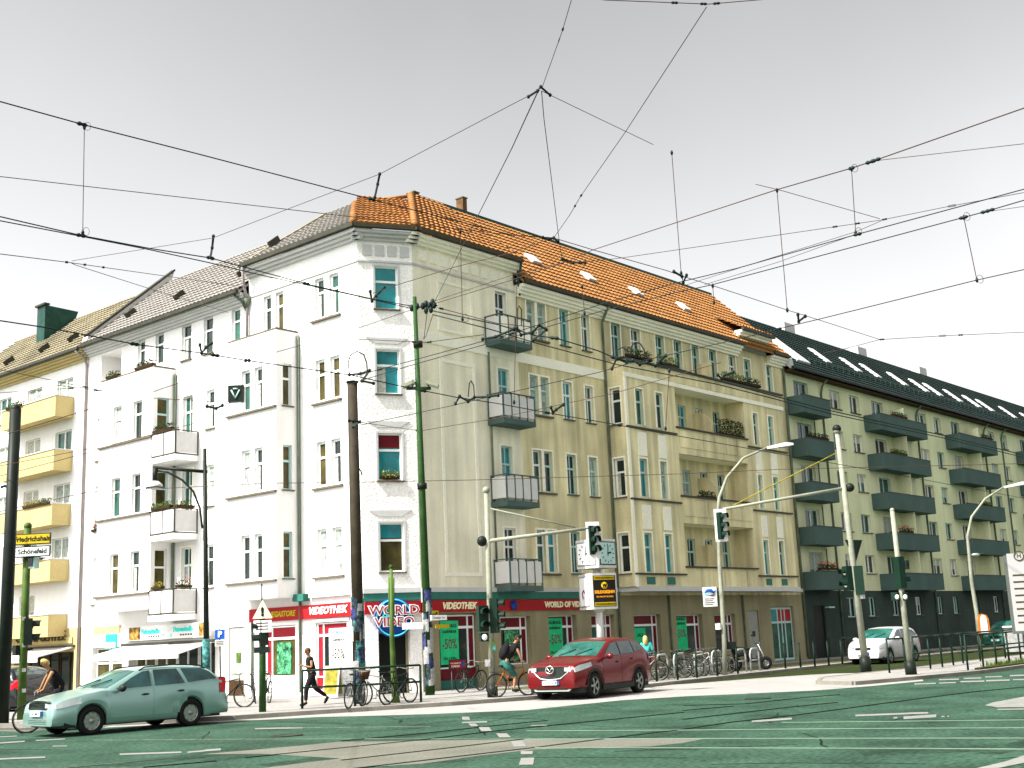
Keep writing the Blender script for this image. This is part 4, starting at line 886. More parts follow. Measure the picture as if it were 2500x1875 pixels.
for (a, b) in ((56.95+.3, 60.3), (66.4, 73.0), (78.3, 84.8), (91.3, 98), (104.5, 110)):
    for i in range(5):
        z1 = 13.55-2.28*i; z0 = z1-.93; d = 1.0
        mb = MB(); mb.box((a, -d, z0), (b, .02, z0+.14)); mb.box((a, -d, z0+.141), (b, -d+.09, z1)); mb.box((a, -d+.091, z0+.141), (a+.09, .02, z1)); mb.box((b-.09, -d+.091, z0+.141), (b, .02, z1))
        b_ = build(mb, 'balcony', 'balcony_dark', gb, FR); mb = MB(); mb.box((a-.02, -d-.02, z1+.002), (b+.02, -d+.11, z1+.04)); build(mb, 'coping', 'gutter', b_, FR)
        if b-a > 4:
            build(MB().box(((a+b)/2+.3, -d+.1, z0+.15), ((a+b)/2+.38, .02, z1+(1.3 if i else .7))), 'balcony_divider', 'plaster_grey_house', b_, FR)
        elif i: build(MB().tube([(b-.25, -.1, z1), (b-.25, -.1, z0+2.2)], .04, 6), 'post', 'downpipe', b_, FR)
tuple(planter((x, YR-.95, z), 0, lb, w, kd) for x, z, lb, w, kd in (
    (58.6, 11.32, 'dark planted box on the second balcony down beside the beige house', 2.2, 'dark'), (58.4, 4.5, 'box of red flowers on the lowest balcony beside the beige house', 2.0, 'red'),
    (68.6, 11.32, 'green planted box on the wide balcony one below the top', 2.0, 'green'), (69.2, 13.6, 'dark planted box on the topmost wide grey balcony', 2.0, 'dark'), (68.5, 6.75, 'box of red flowers on the wide balcony one above the lowest', 1.6, 'red'),
    (83.2, 13.6, 'dark planted box at the right end of the second wide balcony stack', 1.8, 'dark'), (81.5, 9.0, 'green planted box on the third balcony of the second wide stack', 1.8, 'green')))
for x in (61.2, 73.8, 83.2+1.9, 96.9-8.4, 99.2):
    pipe(gb, FR, [(x, -.5, 14.95), (x+.05, -.15, 14.6), (x+.05, -.05, 14.2), (x+.05, -.05, .3)], 'downpipe', .06)
box_part(gb, FR, 'eave_board', (57.2, -.5, 14.9), (112, .02, 15.02), 'wood_brown')
gutter(gb, FR, 57.2, 112, -.55, 15.14, 'roof_dark')
tiles(gb, FR, 57.6, 112, -.5, 15.1, 4.0, 19.25, 'roof_dark', rows=17, pitch=.3, wave=.03); slope_slab(gb, FR, 57.6, 112, -.5, 15.08, 4.0, 19.22, 'roof_dark')
s4 = 4.15/4.5; A4 = math.atan(s4)
mb = MB(); p = [(-.5, 15.0), (4.1, 19.2), (4.3, 20.0), (-.4, 15.6)]
mb.add([(57.15, a, b) for a, b in p]+[(57.6, a, b) for a, b in p], [(0, 1, 2, 3), (7, 6, 5, 4), (0, 4, 5, 1), (1, 5, 6, 2), (2, 6, 7, 3), (3, 7, 4, 0)]); build(mb, 'party_wall', 'parapet_white', gb, FR)
build(MB().tube([(57.15, -.5, 15.62), (57.15, 4.3, 20.05)], .07, 6), 'party_wall_flashing', 'gutter', gb, FR)
for x, v in ((60.0, 1.7), (64.9, 1.7), (68.9, 1.7), (71.6, 1.7), (75.6, 1.7), (79, 1.7), (81.3, 1.7), (84.8, 1.7), (88.3, 1.7), (90.9, 1.7), (95.6, 1.7), (100.2, 1.7)):
    big = x < 62; w, l = (1.5, 2.9) if big else (.62, 1.55)
    Mr = FR @ T(x, v if not big else 1.3, 15.1+s4*((v if not big else 1.3)+.5)) @ Matrix.Rotation(A4, 4, 'X')
    o = build(MB().box((-w/2, -l/2, .04), (w/2, l/2, .16)), 'skylight', 'parapet_white', gb, Mr); build(MB().box((-w/2+.07, -l/2+.07, .161), (w/2-.07, l/2-.07, .175)), 'pane', 'parapet_white', o, Mr)
mb = MB()
for i in range(70):
    x = 61+i*.7; v = .35; mb.box((x, v, 15.1+s4*(v+.5)+.1), (x+.03, v+.03, 15.1+s4*(v+.5)+.42))
for z in (.22, .4): mb.box((61, .35, 15.1+s4*.85+z), (110, .37, 15.1+s4*.85+z+.03))
build(mb, 'snow_fence', 'zinc', gb, FR)
for x in (66, 76, 86): 
    c_ = box_part(gb, FR, 'chimney', (x, 4.3, 18.8), (x+1.3, 4.9, 20.0), 'parapet_white')
back_volume(gb, FR, 57.25, 112, .5, 11, .1, 15, 'plaster_grey_house')
mb = MB(); mb.add([(57.6, 4, 19.1), (112, 4, 19.1), (112, 11, 15), (57.6, 11, 15), (112, 4, 15), (57.6, 4, 15)], [(0, 1, 2, 3), (1, 4, 2), (0, 3, 5)]); build(mb, 'rear_roof', 'roof_dark', gb, FR)
for x, z, lb, kd, w in ((42.6, 13.3, 'dark planted box on the corner of the beige bay terrace', 'dark', 1.8), (44.8, 13.3, 'green planted box on the beige bay terrace beside the dark one', 'green', 1.5), (50.2, 13.3, 'green planted box in the middle of the beige bay terrace', 'green', 1.6), (51.9, 13.3, 'bushy dark planted box near the right end of the beige bay terrace', 'dark', 1.8)):
    planter((x, YR-B-.0, z), 0, lb, w, kd, hgt=.4)
for x, z, lb in ((49.9, 10.62, 'big dark bushes in a box on the top loggia parapet'), (47.4, 7.55, 'low dark plants in a box on the middle loggia parapet')):
    planter((x, YR-B+.1, z), 0, lb, 2.2 if z > 9 else 1.3, 'dark', hgt=.75 if z > 9 else .3)
# disc sign on the cut-off corner
ds = thing('round_shop_sign', 'round blue neon sign lettered WORLD OF VIDEO above the corner door', 'sign', FC @ T(1.0, -.2, 2.85))
Md = FC @ T(1.0, -.2, 2.6) @ Matrix.Rotation(PI/2, 4, 'X')
build(MB().lathe([(0, -.1), (.62, -.1), (.66, -.04), (.66, .04), (0, .04)], 40), 'disc', 'disc_blue', ds, Md)
mb = MB(); mb.tube([(.6*math.cos(a*PI/24), .6*math.sin(a*PI/24), .06) for a in range(48)], .025, 6, closed=True); build(mb, 'neon_ring', 'disc_cyan', ds, Md)
mb = MB()
for k in (-.3, .05): mb.tube([(.45*math.cos(a*PI/24)*(1 if k < 0 else .95), .25*math.sin(a*PI/24)+k, .055) for a in range(4, 22)], .02, 5)
build(mb, 'globe_lines', 'disc_cyan', ds, Md)
for s_, z, sz in (('WORLD', 2.84, .42), ('VIDEO', 2.46, .42)):
    text(s_, sz, FC @ T(1.0, -.29, z), 'letters_white', ds, bold=.03, ext=.01, sx=1.12); text(s_, sz, FC @ T(1.0, -.305, z), 'sign_red_bright', ds, bold=.0, ext=.01, sx=1.12)
text('OF', .2, FC @ T(.72, -.3, 2.66), 'disc_cyan', ds, bold=.01)
# ================================================================= CARS
def lerp(pts, s):
    if s <= pts[0][0]: return pts[0][1]
    for (a, b), (c, d) in zip(pts, pts[1:]):
        if s <= c:
            t = (s-a)/(c-a) if c > a else 0; return b+(d-b)*t
    return pts[-1][1]
def smooth(pts, n=3):                                    # Catmull-Rom densify so that profiles read as curves
    out = []
    for i in range(len(pts)-1):
        p0, p1, p2, p3 = pts[max(i-1, 0)], pts[i], pts[i+1], pts[min(i+2, len(pts)-1)]
        for k in range(n):
            t = k/n; out.append(tuple(.5*((2*p1[j])+(-p0[j]+p2[j])*t+(2*p0[j]-5*p1[j]+4*p2[j]-p3[j])*t*t+(-p0[j]+3*p1[j]-3*p2[j]+p3[j])*t**3) for j in (0, 1)))
    return out+[pts[-1]]
def car(label, M, c, paint, group=None):
    L, W, Hh = c['L'], c['W'], c['H']; tp = c['top']; belt = c['belt']; wr = c['wr']; ws = c['ws']; sill = c.get('sill', .24)
    R = wr+.055; R2 = c.get('flare', 0)
    def w(s):
        f = 1.0
        if s < .75: f -= c.get('nt', .2)*(1-s/.75)**2
        if L-s < .55: f -= .12*(1-(L-s)/.55)**2
        return W/2*f
    def Tt(s): return lerp(tp, s)
    def sect(s):
        zb = sill if .5 < s < L-.5 else sill+.03
        for q in ws:
            d = abs(s-q)
            if d < R: zb = max(zb, wr+math.sqrt(R*R-d*d))
        T_ = Tt(s); Bz = lerp(belt, s); Sh = min(Bz, T_-.05); y = w(s); cab = max(0, min(1, (T_-Bz)/(Hh-Bz)))
        ys = y*(.965-.03*(1-cab)); yr = y*(.955-.175*cab)-.06*(1-cab); zr = T_-.075*min(1, .35+cab)
        zb = min(zb, Sh-.08)
        p = [(y*.93, zb), (y*.985, zb+.12*(Sh-zb)), (y*1.0, zb+.4*(Sh-zb)), (y*.99, zb+.72*(Sh-zb)), (ys, Sh), (ys*.985, Sh+.02*(1+cab)), ((ys+yr)/2+.012*cab, (Sh+zr)/2), (yr, zr), (yr*.9, zr+(T_-zr)*.55), (yr*.55, T_-.008), (0, T_)]
        return p, (ys, Sh, yr, zr, T_)
    def yside(s, z):
        ys, Sh, yr, zr, T_ = sect(s)[1]; t = max(0, min(1, (z-Sh)/(zr-Sh))) if zr > Sh+.02 else 0
        return (ys+(yr-ys)*t if z > Sh else ys+(w(s)-ys)*min(1, (Sh-z)/.25))+.012*math.sin(PI*t)
    def ztop(s, y):
        p = sect(s)[0][::-1]; a = abs(y)
        for q, r in zip(p, p[1:]):
            if q[0] <= a <= r[0]: return q[1]+(r[1]-q[1])*(a-q[0])/max(1e-6, r[0]-q[0])
        return p[4][1]
    X = lambda s: L/2-s
    st = sorted(set([round(L*i/46, 4) for i in range(47)]+[round(q+R*math.cos(PI*k/10), 4) for q in ws for k in range(11)]+[.03, .08, .15]))
    root = thing('parked_car' if c.get('parked') else 'car', label, 'car', M, group)
    mb = MB(); n = 11; vs = []
    for s in st:
        p = sect(s)[0]
        for y, z in p[::-1][:-0 or None]: vs.append((X(s), y, z))
        for y, z in p[:-1]: vs.append((X(s), -y, z))
    # order: centre->left bottom, then right bottom->right top
    m = 21; fs = []
    for i in range(len(st)-1):
        for j in range(m):
            if j == 10: continue
            j2 = (j+1) % m; fs.append((i*m+j, i*m+j2, (i+1)*m+j2, (i+1)*m+j))
    fs.append(tuple(range(m))); fs.append(tuple((len(st)-1)*m+j for j in range(m))[::-1])
    mb.add(vs, fs, True); me = mb.mesh('body', paint)
    body = link('body', me, root, M)
    try: me.set_sharp_from_angle(angle=math.radians(38))
    except Exception: pass
    mb = MB(); mb.box((X(.25), -W/2+.09, .19), (X(L-.25), W/2-.09, .36))
    for q in ws: mb.box((X(q+R), -W/2+.1, .2), (X(q-R), W/2-.1, wr+R-.02))
    build(mb, 'underbody', 'black_plastic', root, M)
    def patch(nm, pts, m_, off=.006, par=None, both=True, th=.02):
        for sg in ((1, -1) if both else (1,)):
            v = [(X(s), sg*(yside(s, z)+off), z) for s, z in pts]; k = len(v); v2 = [(a, b-sg*th, c_) for a, b, c_ in v]
            q = MB(); q.add(v+v2, [tuple(range(k)), tuple(range(k, 2*k))[::-1]]+[(i, i+k, (i+1) % k+k, (i+1) % k) for i in range(k)]); o = build(q, nm, m_, par or root, M)
        return o
    for pts in c['glass']: patch('side_window', pts, 'car_glass', off=.024, th=.05)
    def top_patch(nm, s0, s1, f0, f1, m_, off=.008, ns=6, ny=8, y0=-1, y1=1):
        q = MB(); v = []
        for i in range(ns+1):
            s = s0+(s1-s0)*i/ns; yr = sect(s)[1][2]*(f0+(f1-f0)*i/ns)
            for j in range(ny+1): y = yr*(y0+(y1-y0)*j/ny); v.append((X(s), y, ztop(s, y)+off))
        q.add(v, [(i*(ny+1)+j, i*(ny+1)+j+1, (i+1)*(ny+1)+j+1, (i+1)*(ny+1)+j) for i in range(ns) for j in range(ny)], True); return build(q, nm, m_, root, M)
    a = c['ws_glass']; wsg = top_patch('windscreen', a[0], a[1], .93, .9, 'car_glass_front'); a = c['rear_glass']; top_patch('rear_window', a[0], a[1], .86, .86, 'car_glass')
    q = MB()
    for y in (.05, -.55): q.tube([(X(c['ws_glass'][0]), y*W/2, ztop(c['ws_glass'][0], y*W/2)+.03), (X(c['ws_glass'][0]+.3), (y+.45)*W/2, ztop(c['ws_glass'][0]+.3, (y+.45)*W/2)+.03)], .012, 5)
    build(q, 'wiper', 'black_plastic', wsg, M)
    # doors as panels
    for a, b in c['doors']:
        zt = lerp(belt, (a+b)/2)-.03; pts = [(a+.03, sill+.13), (b-.03, sill+.13)]+([(b-.02, .55)] if True else [])+[(b-.02, zt), (a+.02, zt)]
        for sg in (1, -1):
            v = [(X(s), sg*(yside(s, z)+.004), z) for s, z in pts]; k = len(v); v2 = [(e, f-sg*.03, g) for e, f, g in v]
            q = MB(); zs = [sill+.13+(zt-sill-.13)*i/5 for i in range(6)]; v = []
            for z in zs:
                for s in (a+.015, (a+b)/2, b-.015): v.append((X(s), sg*(lerp([(p_[1], p_[0]) for p_ in sect(s)[0][:5]], z)+.005), z))
            q.add(v, [(i*3+j, i*3+j+1, i*3+j+4, i*3+j+3) for i in range(5) for j in range(2)], True)
            d = build(q, 'door', paint, root, M); hx = b-.22
            build(MB().ball((X(hx), sg*(yside(hx, zt-.1)+.03), zt-.1), (.1, .03, .025), 8, 5), 'handle', 'black_plastic' if paint == 'car_silver' else paint, d, M)
    q = c.get('mirror', (1.45, 1.0))
    for sg in (1, -1):
        o = build(MB().ball((X(q[0]), sg*(w(q[0])+.1), q[1]), (.08, .13, .085), 10, 7), 'mirror', 'black_plastic' if paint == 'car_silver' else paint, root, M)
        build(MB().cyl((X(q[0]), sg*(w(q[0])-.04), q[1]-.04), (X(q[0]), sg*(w(q[0])+.08), q[1]-.03), .025, .025, 6), 'mirror_arm', 'black_plastic', o, M)
    for qs in ws:
        for sg in (1, -1):
            yw = sg*(W/2-.115); Mw = M @ T(X(qs), yw, wr) @ Matrix.Rotation(-sg*PI/2, 4, 'X')
            def mk_t():
                return MB().lathe([(wr-.11, -.1), (wr-.02, -.1), (wr, -.07), (wr, .07), (wr-.02, .1), (wr-.11, .1)], 30, closed=True).mesh('tyre', 'black_rubber')
            def mk_w(): return MB().lathe([(0, -.02), (wr-.1, -.02), (wr-.1, .02), (0, .02)], 24).mesh('wheel', 'black_plastic')
            def mk_r():
                q = MB(); ns = c.get('spokes', 9); rr = wr-.1
                q.lathe([(rr-.025, .03), (rr+.012, .03), (rr+.012, .085), (rr-.025, .075)], 30, closed=True); q.lathe([(0, .03), (.07, .03), (.06, .085), (0, .085)], 14)
                for k in range(ns):
                    an = 2*PI*k/ns; Mk = Matrix.Rotation(an, 4, 'Z')
                    if c.get('cap'): q.box((.05, -.05, .045), (rr-.02, .05, .07), Mk)
                    else: q.box((.05, -.016, .045), (rr-.02, .016, .075), Mk @ T(0, .0, 0) @ Rz(.08)); q.box((.05, -.016, .045), (rr-.02, .016, .075), Mk @ Rz(-.1))
                return q.mesh('rim', 'alloy')
            key = (c['name'], wr)
            o = link('wheel', cached(('cw', key), mk_w), root, Mw); link('tyre', cached(('ct', key), mk_t), o, Mw); link('rim', cached(('cr', key), mk_r), o, Mw)
    # lamps
    for sg in (1, -1):
        q = MB(); v = []; h = c['lamp']                 # (s0,s1,z0,z1) wrapping the nose corner
        for i in range(5):
            s = h[0]+(h[1]-h[0])*i/4; z0 = h[2]+(h[4]-h[2])*i/4 if len(h) > 4 else h[2]; z1 = min(h[3]+.02*i, Tt(s)-.045)
            for z in (z0, z1): v.append((X(s)+.012, sg*(lerp([(p_[1], p_[0]) for p_ in sect(s)[0][:6]], z)+.012), z))
        y_in = h[5] if len(h) > 5 else .45
        v += [(X(0)+.02, sg*w(0)*y_in, h[2]+.03), (X(.0)+.015, sg*w(0)*y_in, h[3]-.03)]
        q.add(v, [(2*i, 2*i+1, 2*i+3, 2*i+2) for i in range(4)]+[(10, 11, 1, 0)], False); build(q, 'headlight', 'lamp_glass', root, M)
        s = L-.12; t_ = c['tail']; q = MB(); v = []
        for i in range(3):
            s = L-.3+.14*i
            for z in t_: v.append((X(s), sg*(yside(s, z)+.014), z))
        q.add(v, [(3*i+j, 3*i+j+1, 3*i+j+4, 3*i+j+3) for i in (0, 1) for j in (0, 1)]); build(q, 'tail_light', 'lamp_red', root, M)
    nz = X(0)
    def nose(nm, poly, m_, th=.03, curve=.12, par=None):  # shapes on the nose, bent along its plan curve
        q = MB(); k = len(poly); v = [(nz+th-curve*(y/(W/2))**2, y, z) for y, z in poly]+[(nz-.06-curve*(y/(W/2))**2, y, z) for y, z in poly]
        q.add(v, [tuple(range(k)), tuple(range(k, 2*k))[::-1]]+[(i, i+k, (i+1) % k+k, (i+1) % k) for i in range(k)]); return build(q, nm, m_, par or root, M)
    c['front'](nose, root, M, nz)
    pl = nose('number_plate', [(-.26, c['plate']), (.26, c['plate']), (.26, c['plate']+.11), (-.26, c['plate']+.11)], 'letters_white', .05, .0)
    nose('blue_strip', [(.21, c['plate']), (.26, c['plate']), (.26, c['plate']+.11), (.21, c['plate']+.11)], 'sign_blue', .054, .0, pl)
    text(c.get('plate_text', 'B F 663'), .1, M @ T(nz+.056, -.02, c['plate']+.055) @ Rz(PI/2), 'letters_black', pl, ext=.003)
    if c.get('rails'):
        for sg in (1, -1): build(MB().tube([(X(s), sg*(sect(s)[1][2]*.93), ztop(s, sect(s)[1][2]*.93)+h_) for s, h_ in ((c['rails'][0], .0), (c['rails'][0]+.15, .05), ((c['rails'][0]+c['rails'][1])/2, .055), (c['rails'][1]-.15, .05), (c['rails'][1], 0))], .018, 6), 'roof_rail', 'black_plastic', root, M)
    if c.get('clad'):
        q = MB()
        for qs in ws:
            for sg in (1, -1):
                v = []
                for k in range(13):
                    an = PI*k/12; s = qs-R*math.cos(an); z = wr+R*math.sin(an); s2 = qs-(R+.07)*math.cos(an); z2 = wr+(R+.07)*math.sin(an)
                    v += [(X(s), sg*(W/2*.985), max(z, .25)), (X(s2), sg*(W/2*1.006), max(z2, .25))]
                q.add(v, [(2*i, 2*i+1, 2*i+3, 2*i+2) for i in range(12)])
        for sg in (1, -1): q.box((X(ws[0]+R), sg*(W/2-.03), .22), (X(ws[1]-R), sg*(W/2+.006), .36))
        build(q, 'wheel_arch_cladding', 'black_plastic', root, M)
    return root
def f_silver(nose, root, M, nz):
    g = nose('grille', [(-.42, .60), (.42, .60), (.5, .7), (.36, .76), (0, .78), (-.36, .76), (-.5, .7)], 'black_plastic', .035, .16)
    nose('grille_surround', [(-.46, .765), (.46, .765), (.4, .80), (0, .815), (-.4, .80)], 'chrome', .03, .16, g)
    lg_ = nose('lower_grille', [(-.45, .27), (.45, .27), (.42, .40), (-.42, .40)], 'black_plastic', .035, .16)
    for z in (.30, .335, .37): nose('grille_bar', [(-.42, z), (.42, z), (.42, z+.012), (-.42, z+.012)], 'chrome', .045, .16, lg_)
    for sg in (1, -1): nose('fog_lamp_opening', [(sg*.48, .30), (sg*.68, .32), (sg*.68, .42), (sg*.5, .40)], 'black_plastic', .025, .16)
def f_red(nose, root, M, nz):
    g = nose('grille', [(-.30, .60), (.30, .60), (.52, .74), (.56, .92), (-.56, .92), (-.52, .74)], 'black_plastic', .035, .16)
    q = MB(); pts = [(-.62, .93), (-.55, .76), (-.33, .60), (0, .565), (.33, .60), (.55, .76), (.62, .93)]
    q.tube([(nz+.045-.16*(y/.92)**2, y, z) for y, z in pts], .02, 6); build(q, 'grille_surround', 'chrome', g, M)
    q = MB(); q.tube([(nz+.05, .13*math.cos(a*PI/10), .84+.1*math.sin(a*PI/10)) for a in range(20)], .014, 5, closed=True)
    q.tube([(nz+.05, y, z) for y, z in ((-.12, .86), (-.06, .87), (0, .79), (.06, .87), (.12, .86))], .013, 5); build(q, 'emblem', 'chrome', g, M)
    nose('lower_grille', [(-.5, .30), (.5, .30), (.44, .42), (-.44, .42)], 'black_plastic', .04, .16)
    nose('skid_plate', [(-.55, .25), (.55, .25), (.62, .31), (-.62, .31)], 'alloy', .03, .16)
    for sg in (1, -1):
        f = nose('fog_lamp_housing', [(sg*.52, .40), (sg*.74, .44), (sg*.74, .58), (sg*.66, .60), (sg*.54, .52)], 'black_plastic', .03, .16)
        build(MB().ball((nz-.07, sg*.67, .50), (.04, .045, .045), 8, 6), 'fog_lamp', 'lamp_glass', f, M)
def f_white(nose, root, M, nz):
    nose('grille', [(-.35, .62), (.35, .62), (.35, .72), (-.35, .72)], 'black_plastic', .035, .16)
    nose('lower_grille', [(-.5, .26), (.5, .26), (.45, .38), (-.45, .38)], 'black_plastic', .04, .16)
silver = dict(name='sil', L=4.57, W=1.77, H=1.47, nt=.2, wr=.315, ws=(.88, 3.46), sill=.22, cap=1, spokes=9,
    top=smooth([(0, .60), (.06, .74), (.25, .83), (.6, .91), (1.15, 1.0), (1.3, 1.04), (1.75, 1.26), (2.1, 1.41), (2.6, 1.465), (3.3, 1.46), (3.9, 1.41), (4.25, 1.22), (4.45, .98), (4.53, .8), (4.57, .6)]),
    belt=[(0, .95), (1.2, .94), (3.4, 1.0), (4.57, 1.02)],
    glass=[[(1.50, 1.0), (2.38, 1.02), (2.38, 1.37), (2.2, 1.35), (1.9, 1.22)], [(2.48, 1.02), (3.28, 1.04), (3.12, 1.38), (2.48, 1.38)], [(3.38, 1.05), (4.2, 1.1), (4.02, 1.27), (3.8, 1.36), (3.24, 1.38)]],
    ws_glass=(1.28, 2.05), rear_glass=(4.02, 4.36), doors=[(1.32, 2.43), (2.43, 3.38)], mirror=(1.55, 1.0), lamp=(.08, .62, .62, .78, .72, .55), tail=(.75, .92, 1.1), plate=.47, front=f_silver, rails=(2.15, 3.95))
red = dict(name='red', L=4.55, W=1.84, H=1.67, nt=.17, wr=.355, ws=(.92, 3.62), sill=.3, spokes=5, flare=.02,
    top=smooth([(0, .70), (.05, .92), (.2, 1.0), (.6, 1.07), (1.2, 1.15), (1.35, 1.19), (1.75, 1.4), (2.15, 1.58), (2.7, 1.665), (3.4, 1.64), (3.95, 1.55), (4.25, 1.32), (4.42, 1.15), (4.5, .95), (4.55, .7)]),
    belt=[(0, 1.05), (1.2, 1.06), (3.4, 1.17), (4.55, 1.22)],
    glass=[[(1.62, 1.13), (2.45, 1.16), (2.45, 1.53), (2.25, 1.5), (1.95, 1.35)], [(2.54, 1.17), (3.32, 1.2), (3.3, 1.53), (2.54, 1.54)], [(3.40, 1.22), (3.95, 1.3), (3.75, 1.47), (3.38, 1.53)]],
    ws_glass=(1.33, 2.12), rear_glass=(4.0, 4.3), doors=[(1.4, 2.5), (2.5, 3.4)], mirror=(1.62, 1.14), lamp=(.06, .75, .76, .93, .9, .6), tail=(.95, 1.05, 1.14), plate=.43, front=f_red, clad=1, plate_text='KL AR 618')
white = dict(name='whi', L=4.2, W=1.76, H=1.56, nt=.2, wr=.32, ws=(.85, 3.4), sill=.24, spokes=7,
    top=smooth([(0, .65), (.06, .78), (.25, .88), (.6, .98), (1.0, 1.06), (1.15, 1.1), (1.6, 1.36), (1.95, 1.5), (2.5, 1.56), (3.2, 1.54), (3.75, 1.46), (4.0, 1.2), (4.12, .95), (4.2, .65)]),
    belt=[(0, .98), (1.2, .98), (3.4, 1.05), (4.2, 1.08)],
    glass=[[(1.4, 1.05), (2.2, 1.06), (2.2, 1.44), (2.0, 1.41), (1.75, 1.28)], [(2.3, 1.07), (3.05, 1.1), (2.95, 1.44), (2.3, 1.45)], [(3.15, 1.1), (3.75, 1.18), (3.5, 1.38), (3.07, 1.43)]],
    ws_glass=(1.12, 1.92), rear_glass=(3.8, 3.97), doors=[(1.2, 2.25), (2.25, 3.15)], mirror=(1.4, 1.05), lamp=(.08, .6, .66, .82, .78, .6), tail=(.8, .95, 1.1), plate=.42, front=f_white, plate_text='B MK 27')
def carM(x, y, deg): return T(x, y, .0) @ Rz(math.radians(deg))
CARS = dict(s=(16.75, 27.1, 178), r=(29.35, 22.75, 188), w=(52.4, 24.2, 180))
car('silver estate car with roof rails turning past the curb, rider passing behind its bonnet', carM(*CARS['s']), silver, 'car_silver')
car('dark red sport utility car crossing the junction below the clock column', carM(*CARS['r']), red, 'car_red')
car('white hatchback waiting in the side street behind the two pale signal poles', carM(*CARS['w']), white, 'car_white')
bk = dict(white, name='blk', parked=1, plate_text='B 71'); car('black parked car half hidden by the dark pole at the left edge', carM(20.4, 41.2, 100), bk, 'car_black')
gk = dict(white, name='grn', parked=1, plate_text='B 12', H=1.62); car('dark green parked car at the right edge behind the railing and orange bin', carM(74.5, 26.6, 180), gk, 'car_green')

# ================================================================= BICYCLES
def bike(M, label, col='bike_black', cat='bicycle', group=None, fat=1.0, basket=False, name='bicycle'):
    t = thing(name, label, cat, M, group); r = .33; wb = 1.04
    for x in (-wb/2, wb/2):
        Mw = M @ T(x, 0, r) @ Matrix.Rotation(PI/2, 4, 'X')
        def mk(): 
            q = MB(); q.lathe([(.0, -.03), (.02, -.03), (.02, .03), (0, .03)], 8)
            for k in range(16):
                a = 2*PI*k/16; q.tube([(0, 0, .02 if k % 2 else -.02), (math.cos(a)*(r-.03), math.sin(a)*(r-.03), 0)], .0025, 3, False)
            return q.mesh('wheel', 'rim_steel')
        o = link('wheel', cached(('bw', r), mk), t, Mw)
        link('tyre', cached(('bt', r, fat), lambda: MB().tube([(r*math.cos(a*PI/14), r*math.sin(a*PI/14), 0) for a in range(28)], .018*fat, 6, closed=True).mesh('tyre', 'black_rubber')), o, Mw)
        link('rim', cached(('br', r), lambda: MB().tube([((r-.03)*math.cos(a*PI/14), (r-.03)*math.sin(a*PI/14), 0) for a in range(28)], .010, 5, closed=True).mesh('rim', 'rim_steel')), o, Mw)
    def mf():
        q = MB(); h = .016; bb = (-.08, 0, .29); se = (-.24, 0, .78); hd = (.36, 0, .82); hl = (.39, 0, .70); ra = (-wb/2, 0, r)
        q.tube([bb, se], h, 6); q.tube([bb, hl], h*1.2, 6); q.tube([(-.22, 0, .72), hd], h, 6); q.tube([hl, hd], h*1.2, 6)
        for y in (-.05, .05): q.tube([bb, (ra[0], y, r)], h*.7, 5); q.tube([(-.23, 0, .74), (ra[0], y, r)], h*.6, 5)
        return q.mesh('frame', col)
    link('frame', cached(('bf', col), mf), t, M)
    def mfk():
        q = MB()
        for y in (-.05, .05): q.tube([(.40, 0, .68), (.41, y, .6), (wb/2, y, r)], .011, 5)
        return q.mesh('fork', col)
    link('fork', cached(('bk', col), mfk), t, M)
    link('handlebar', cached('bh', lambda: MB().tube([(.25, .29, .96), (.33, .25, .97), (.36, .1, .94), (.36, -.1, .94), (.33, -.25, .97), (.25, -.29, .96)], .013, 6).tube([(.37, 0, .8), (.355, 0, .95)], .013, 6).mesh('handlebar', 'rim_steel')), t, M)
    def ms():
        q = MB(); q.add([(-.38, -.08, .9), (-.38, .08, .9), (-.12, .02, .91), (-.12, -.02, .91), (-.38, -.07, .85), (-.38, .07, .85), (-.12, .02, .87), (-.12, -.02, .87)], [(0, 1, 2, 3), (7, 6, 5, 4), (0, 4, 5, 1), (1, 5, 6, 2), (2, 6, 7, 3), (3, 7, 4, 0)]); q.tube([(-.24, 0, .76), (-.26, 0, .88)], .013, 6); return q.mesh('saddle', 'black_plastic')
    link('saddle', cached('bs', ms), t, M)
    def mc():
        q = MB(); q.lathe([(.07, -.005), (.095, -.005), (.095, .005), (.07, .005)], 18, T(-.08, -.05, .29) @ Matrix.Rotation(PI/2, 4, 'X'), True)
        q.tube([(-.08, -.07, .29), (.02, -.08, .16)], .01, 5); q.tube([(-.08, .07, .29), (-.18, .08, .42)], .01, 5); q.box((-.02, -.16, .15), (.07, -.08, .17)); q.box((-.23, .08, .41), (-.14, .16, .43)); return q.mesh('crank', 'rim_steel')
    link('crank', cached('bc', mc), t, M)
    def mr():
        q = MB(); q.tube([(-.26, -.05, .7), (-.72, -.05, .72), (-.72, .05, .72), (-.26, .05, .7)], .007, 4); q.tube([(-.6, -.05, .71), (-wb/2, -.06, r)], .006, 4); q.tube([(-.6, .05, .71), (-wb/2, .06, r)], .006, 4); return q.mesh('carrier', 'bike_black')
    link('carrier', cached('br', mr), t, M)
    if basket: build(MB().lathe([(.12, 0), (.17, .25), (.16, .25), (.11, .01)], 12, T(.55, 0, .72)), 'basket', 'wood_brown', t, M)
    return t
def bikeP(px, py, deg, label, lean=0, **k):
    p = G(px, py, .1); return bike(T(p.x, p.y, .1) @ Rz(math.radians(deg)) @ Matrix.Rotation(math.radians(lean), 4, 'X'), label, **k)
gA, gB = 'bicycles around the corner railing', 'bicycles at the street racks'
p1, p2 = G(935, 1722, .1), G(1010, 1714, .1); d = math.degrees(math.atan2(p2.y-p1.y, p2.x-p1.x))
bike(T((p1.x+p2.x)/2, (p1.y+p2.y)/2, .1) @ Rz(math.radians(d)) @ Matrix.Rotation(.05, 4, 'X'), 'black city bicycle leaning on the right end of the corner railing', group=gA)
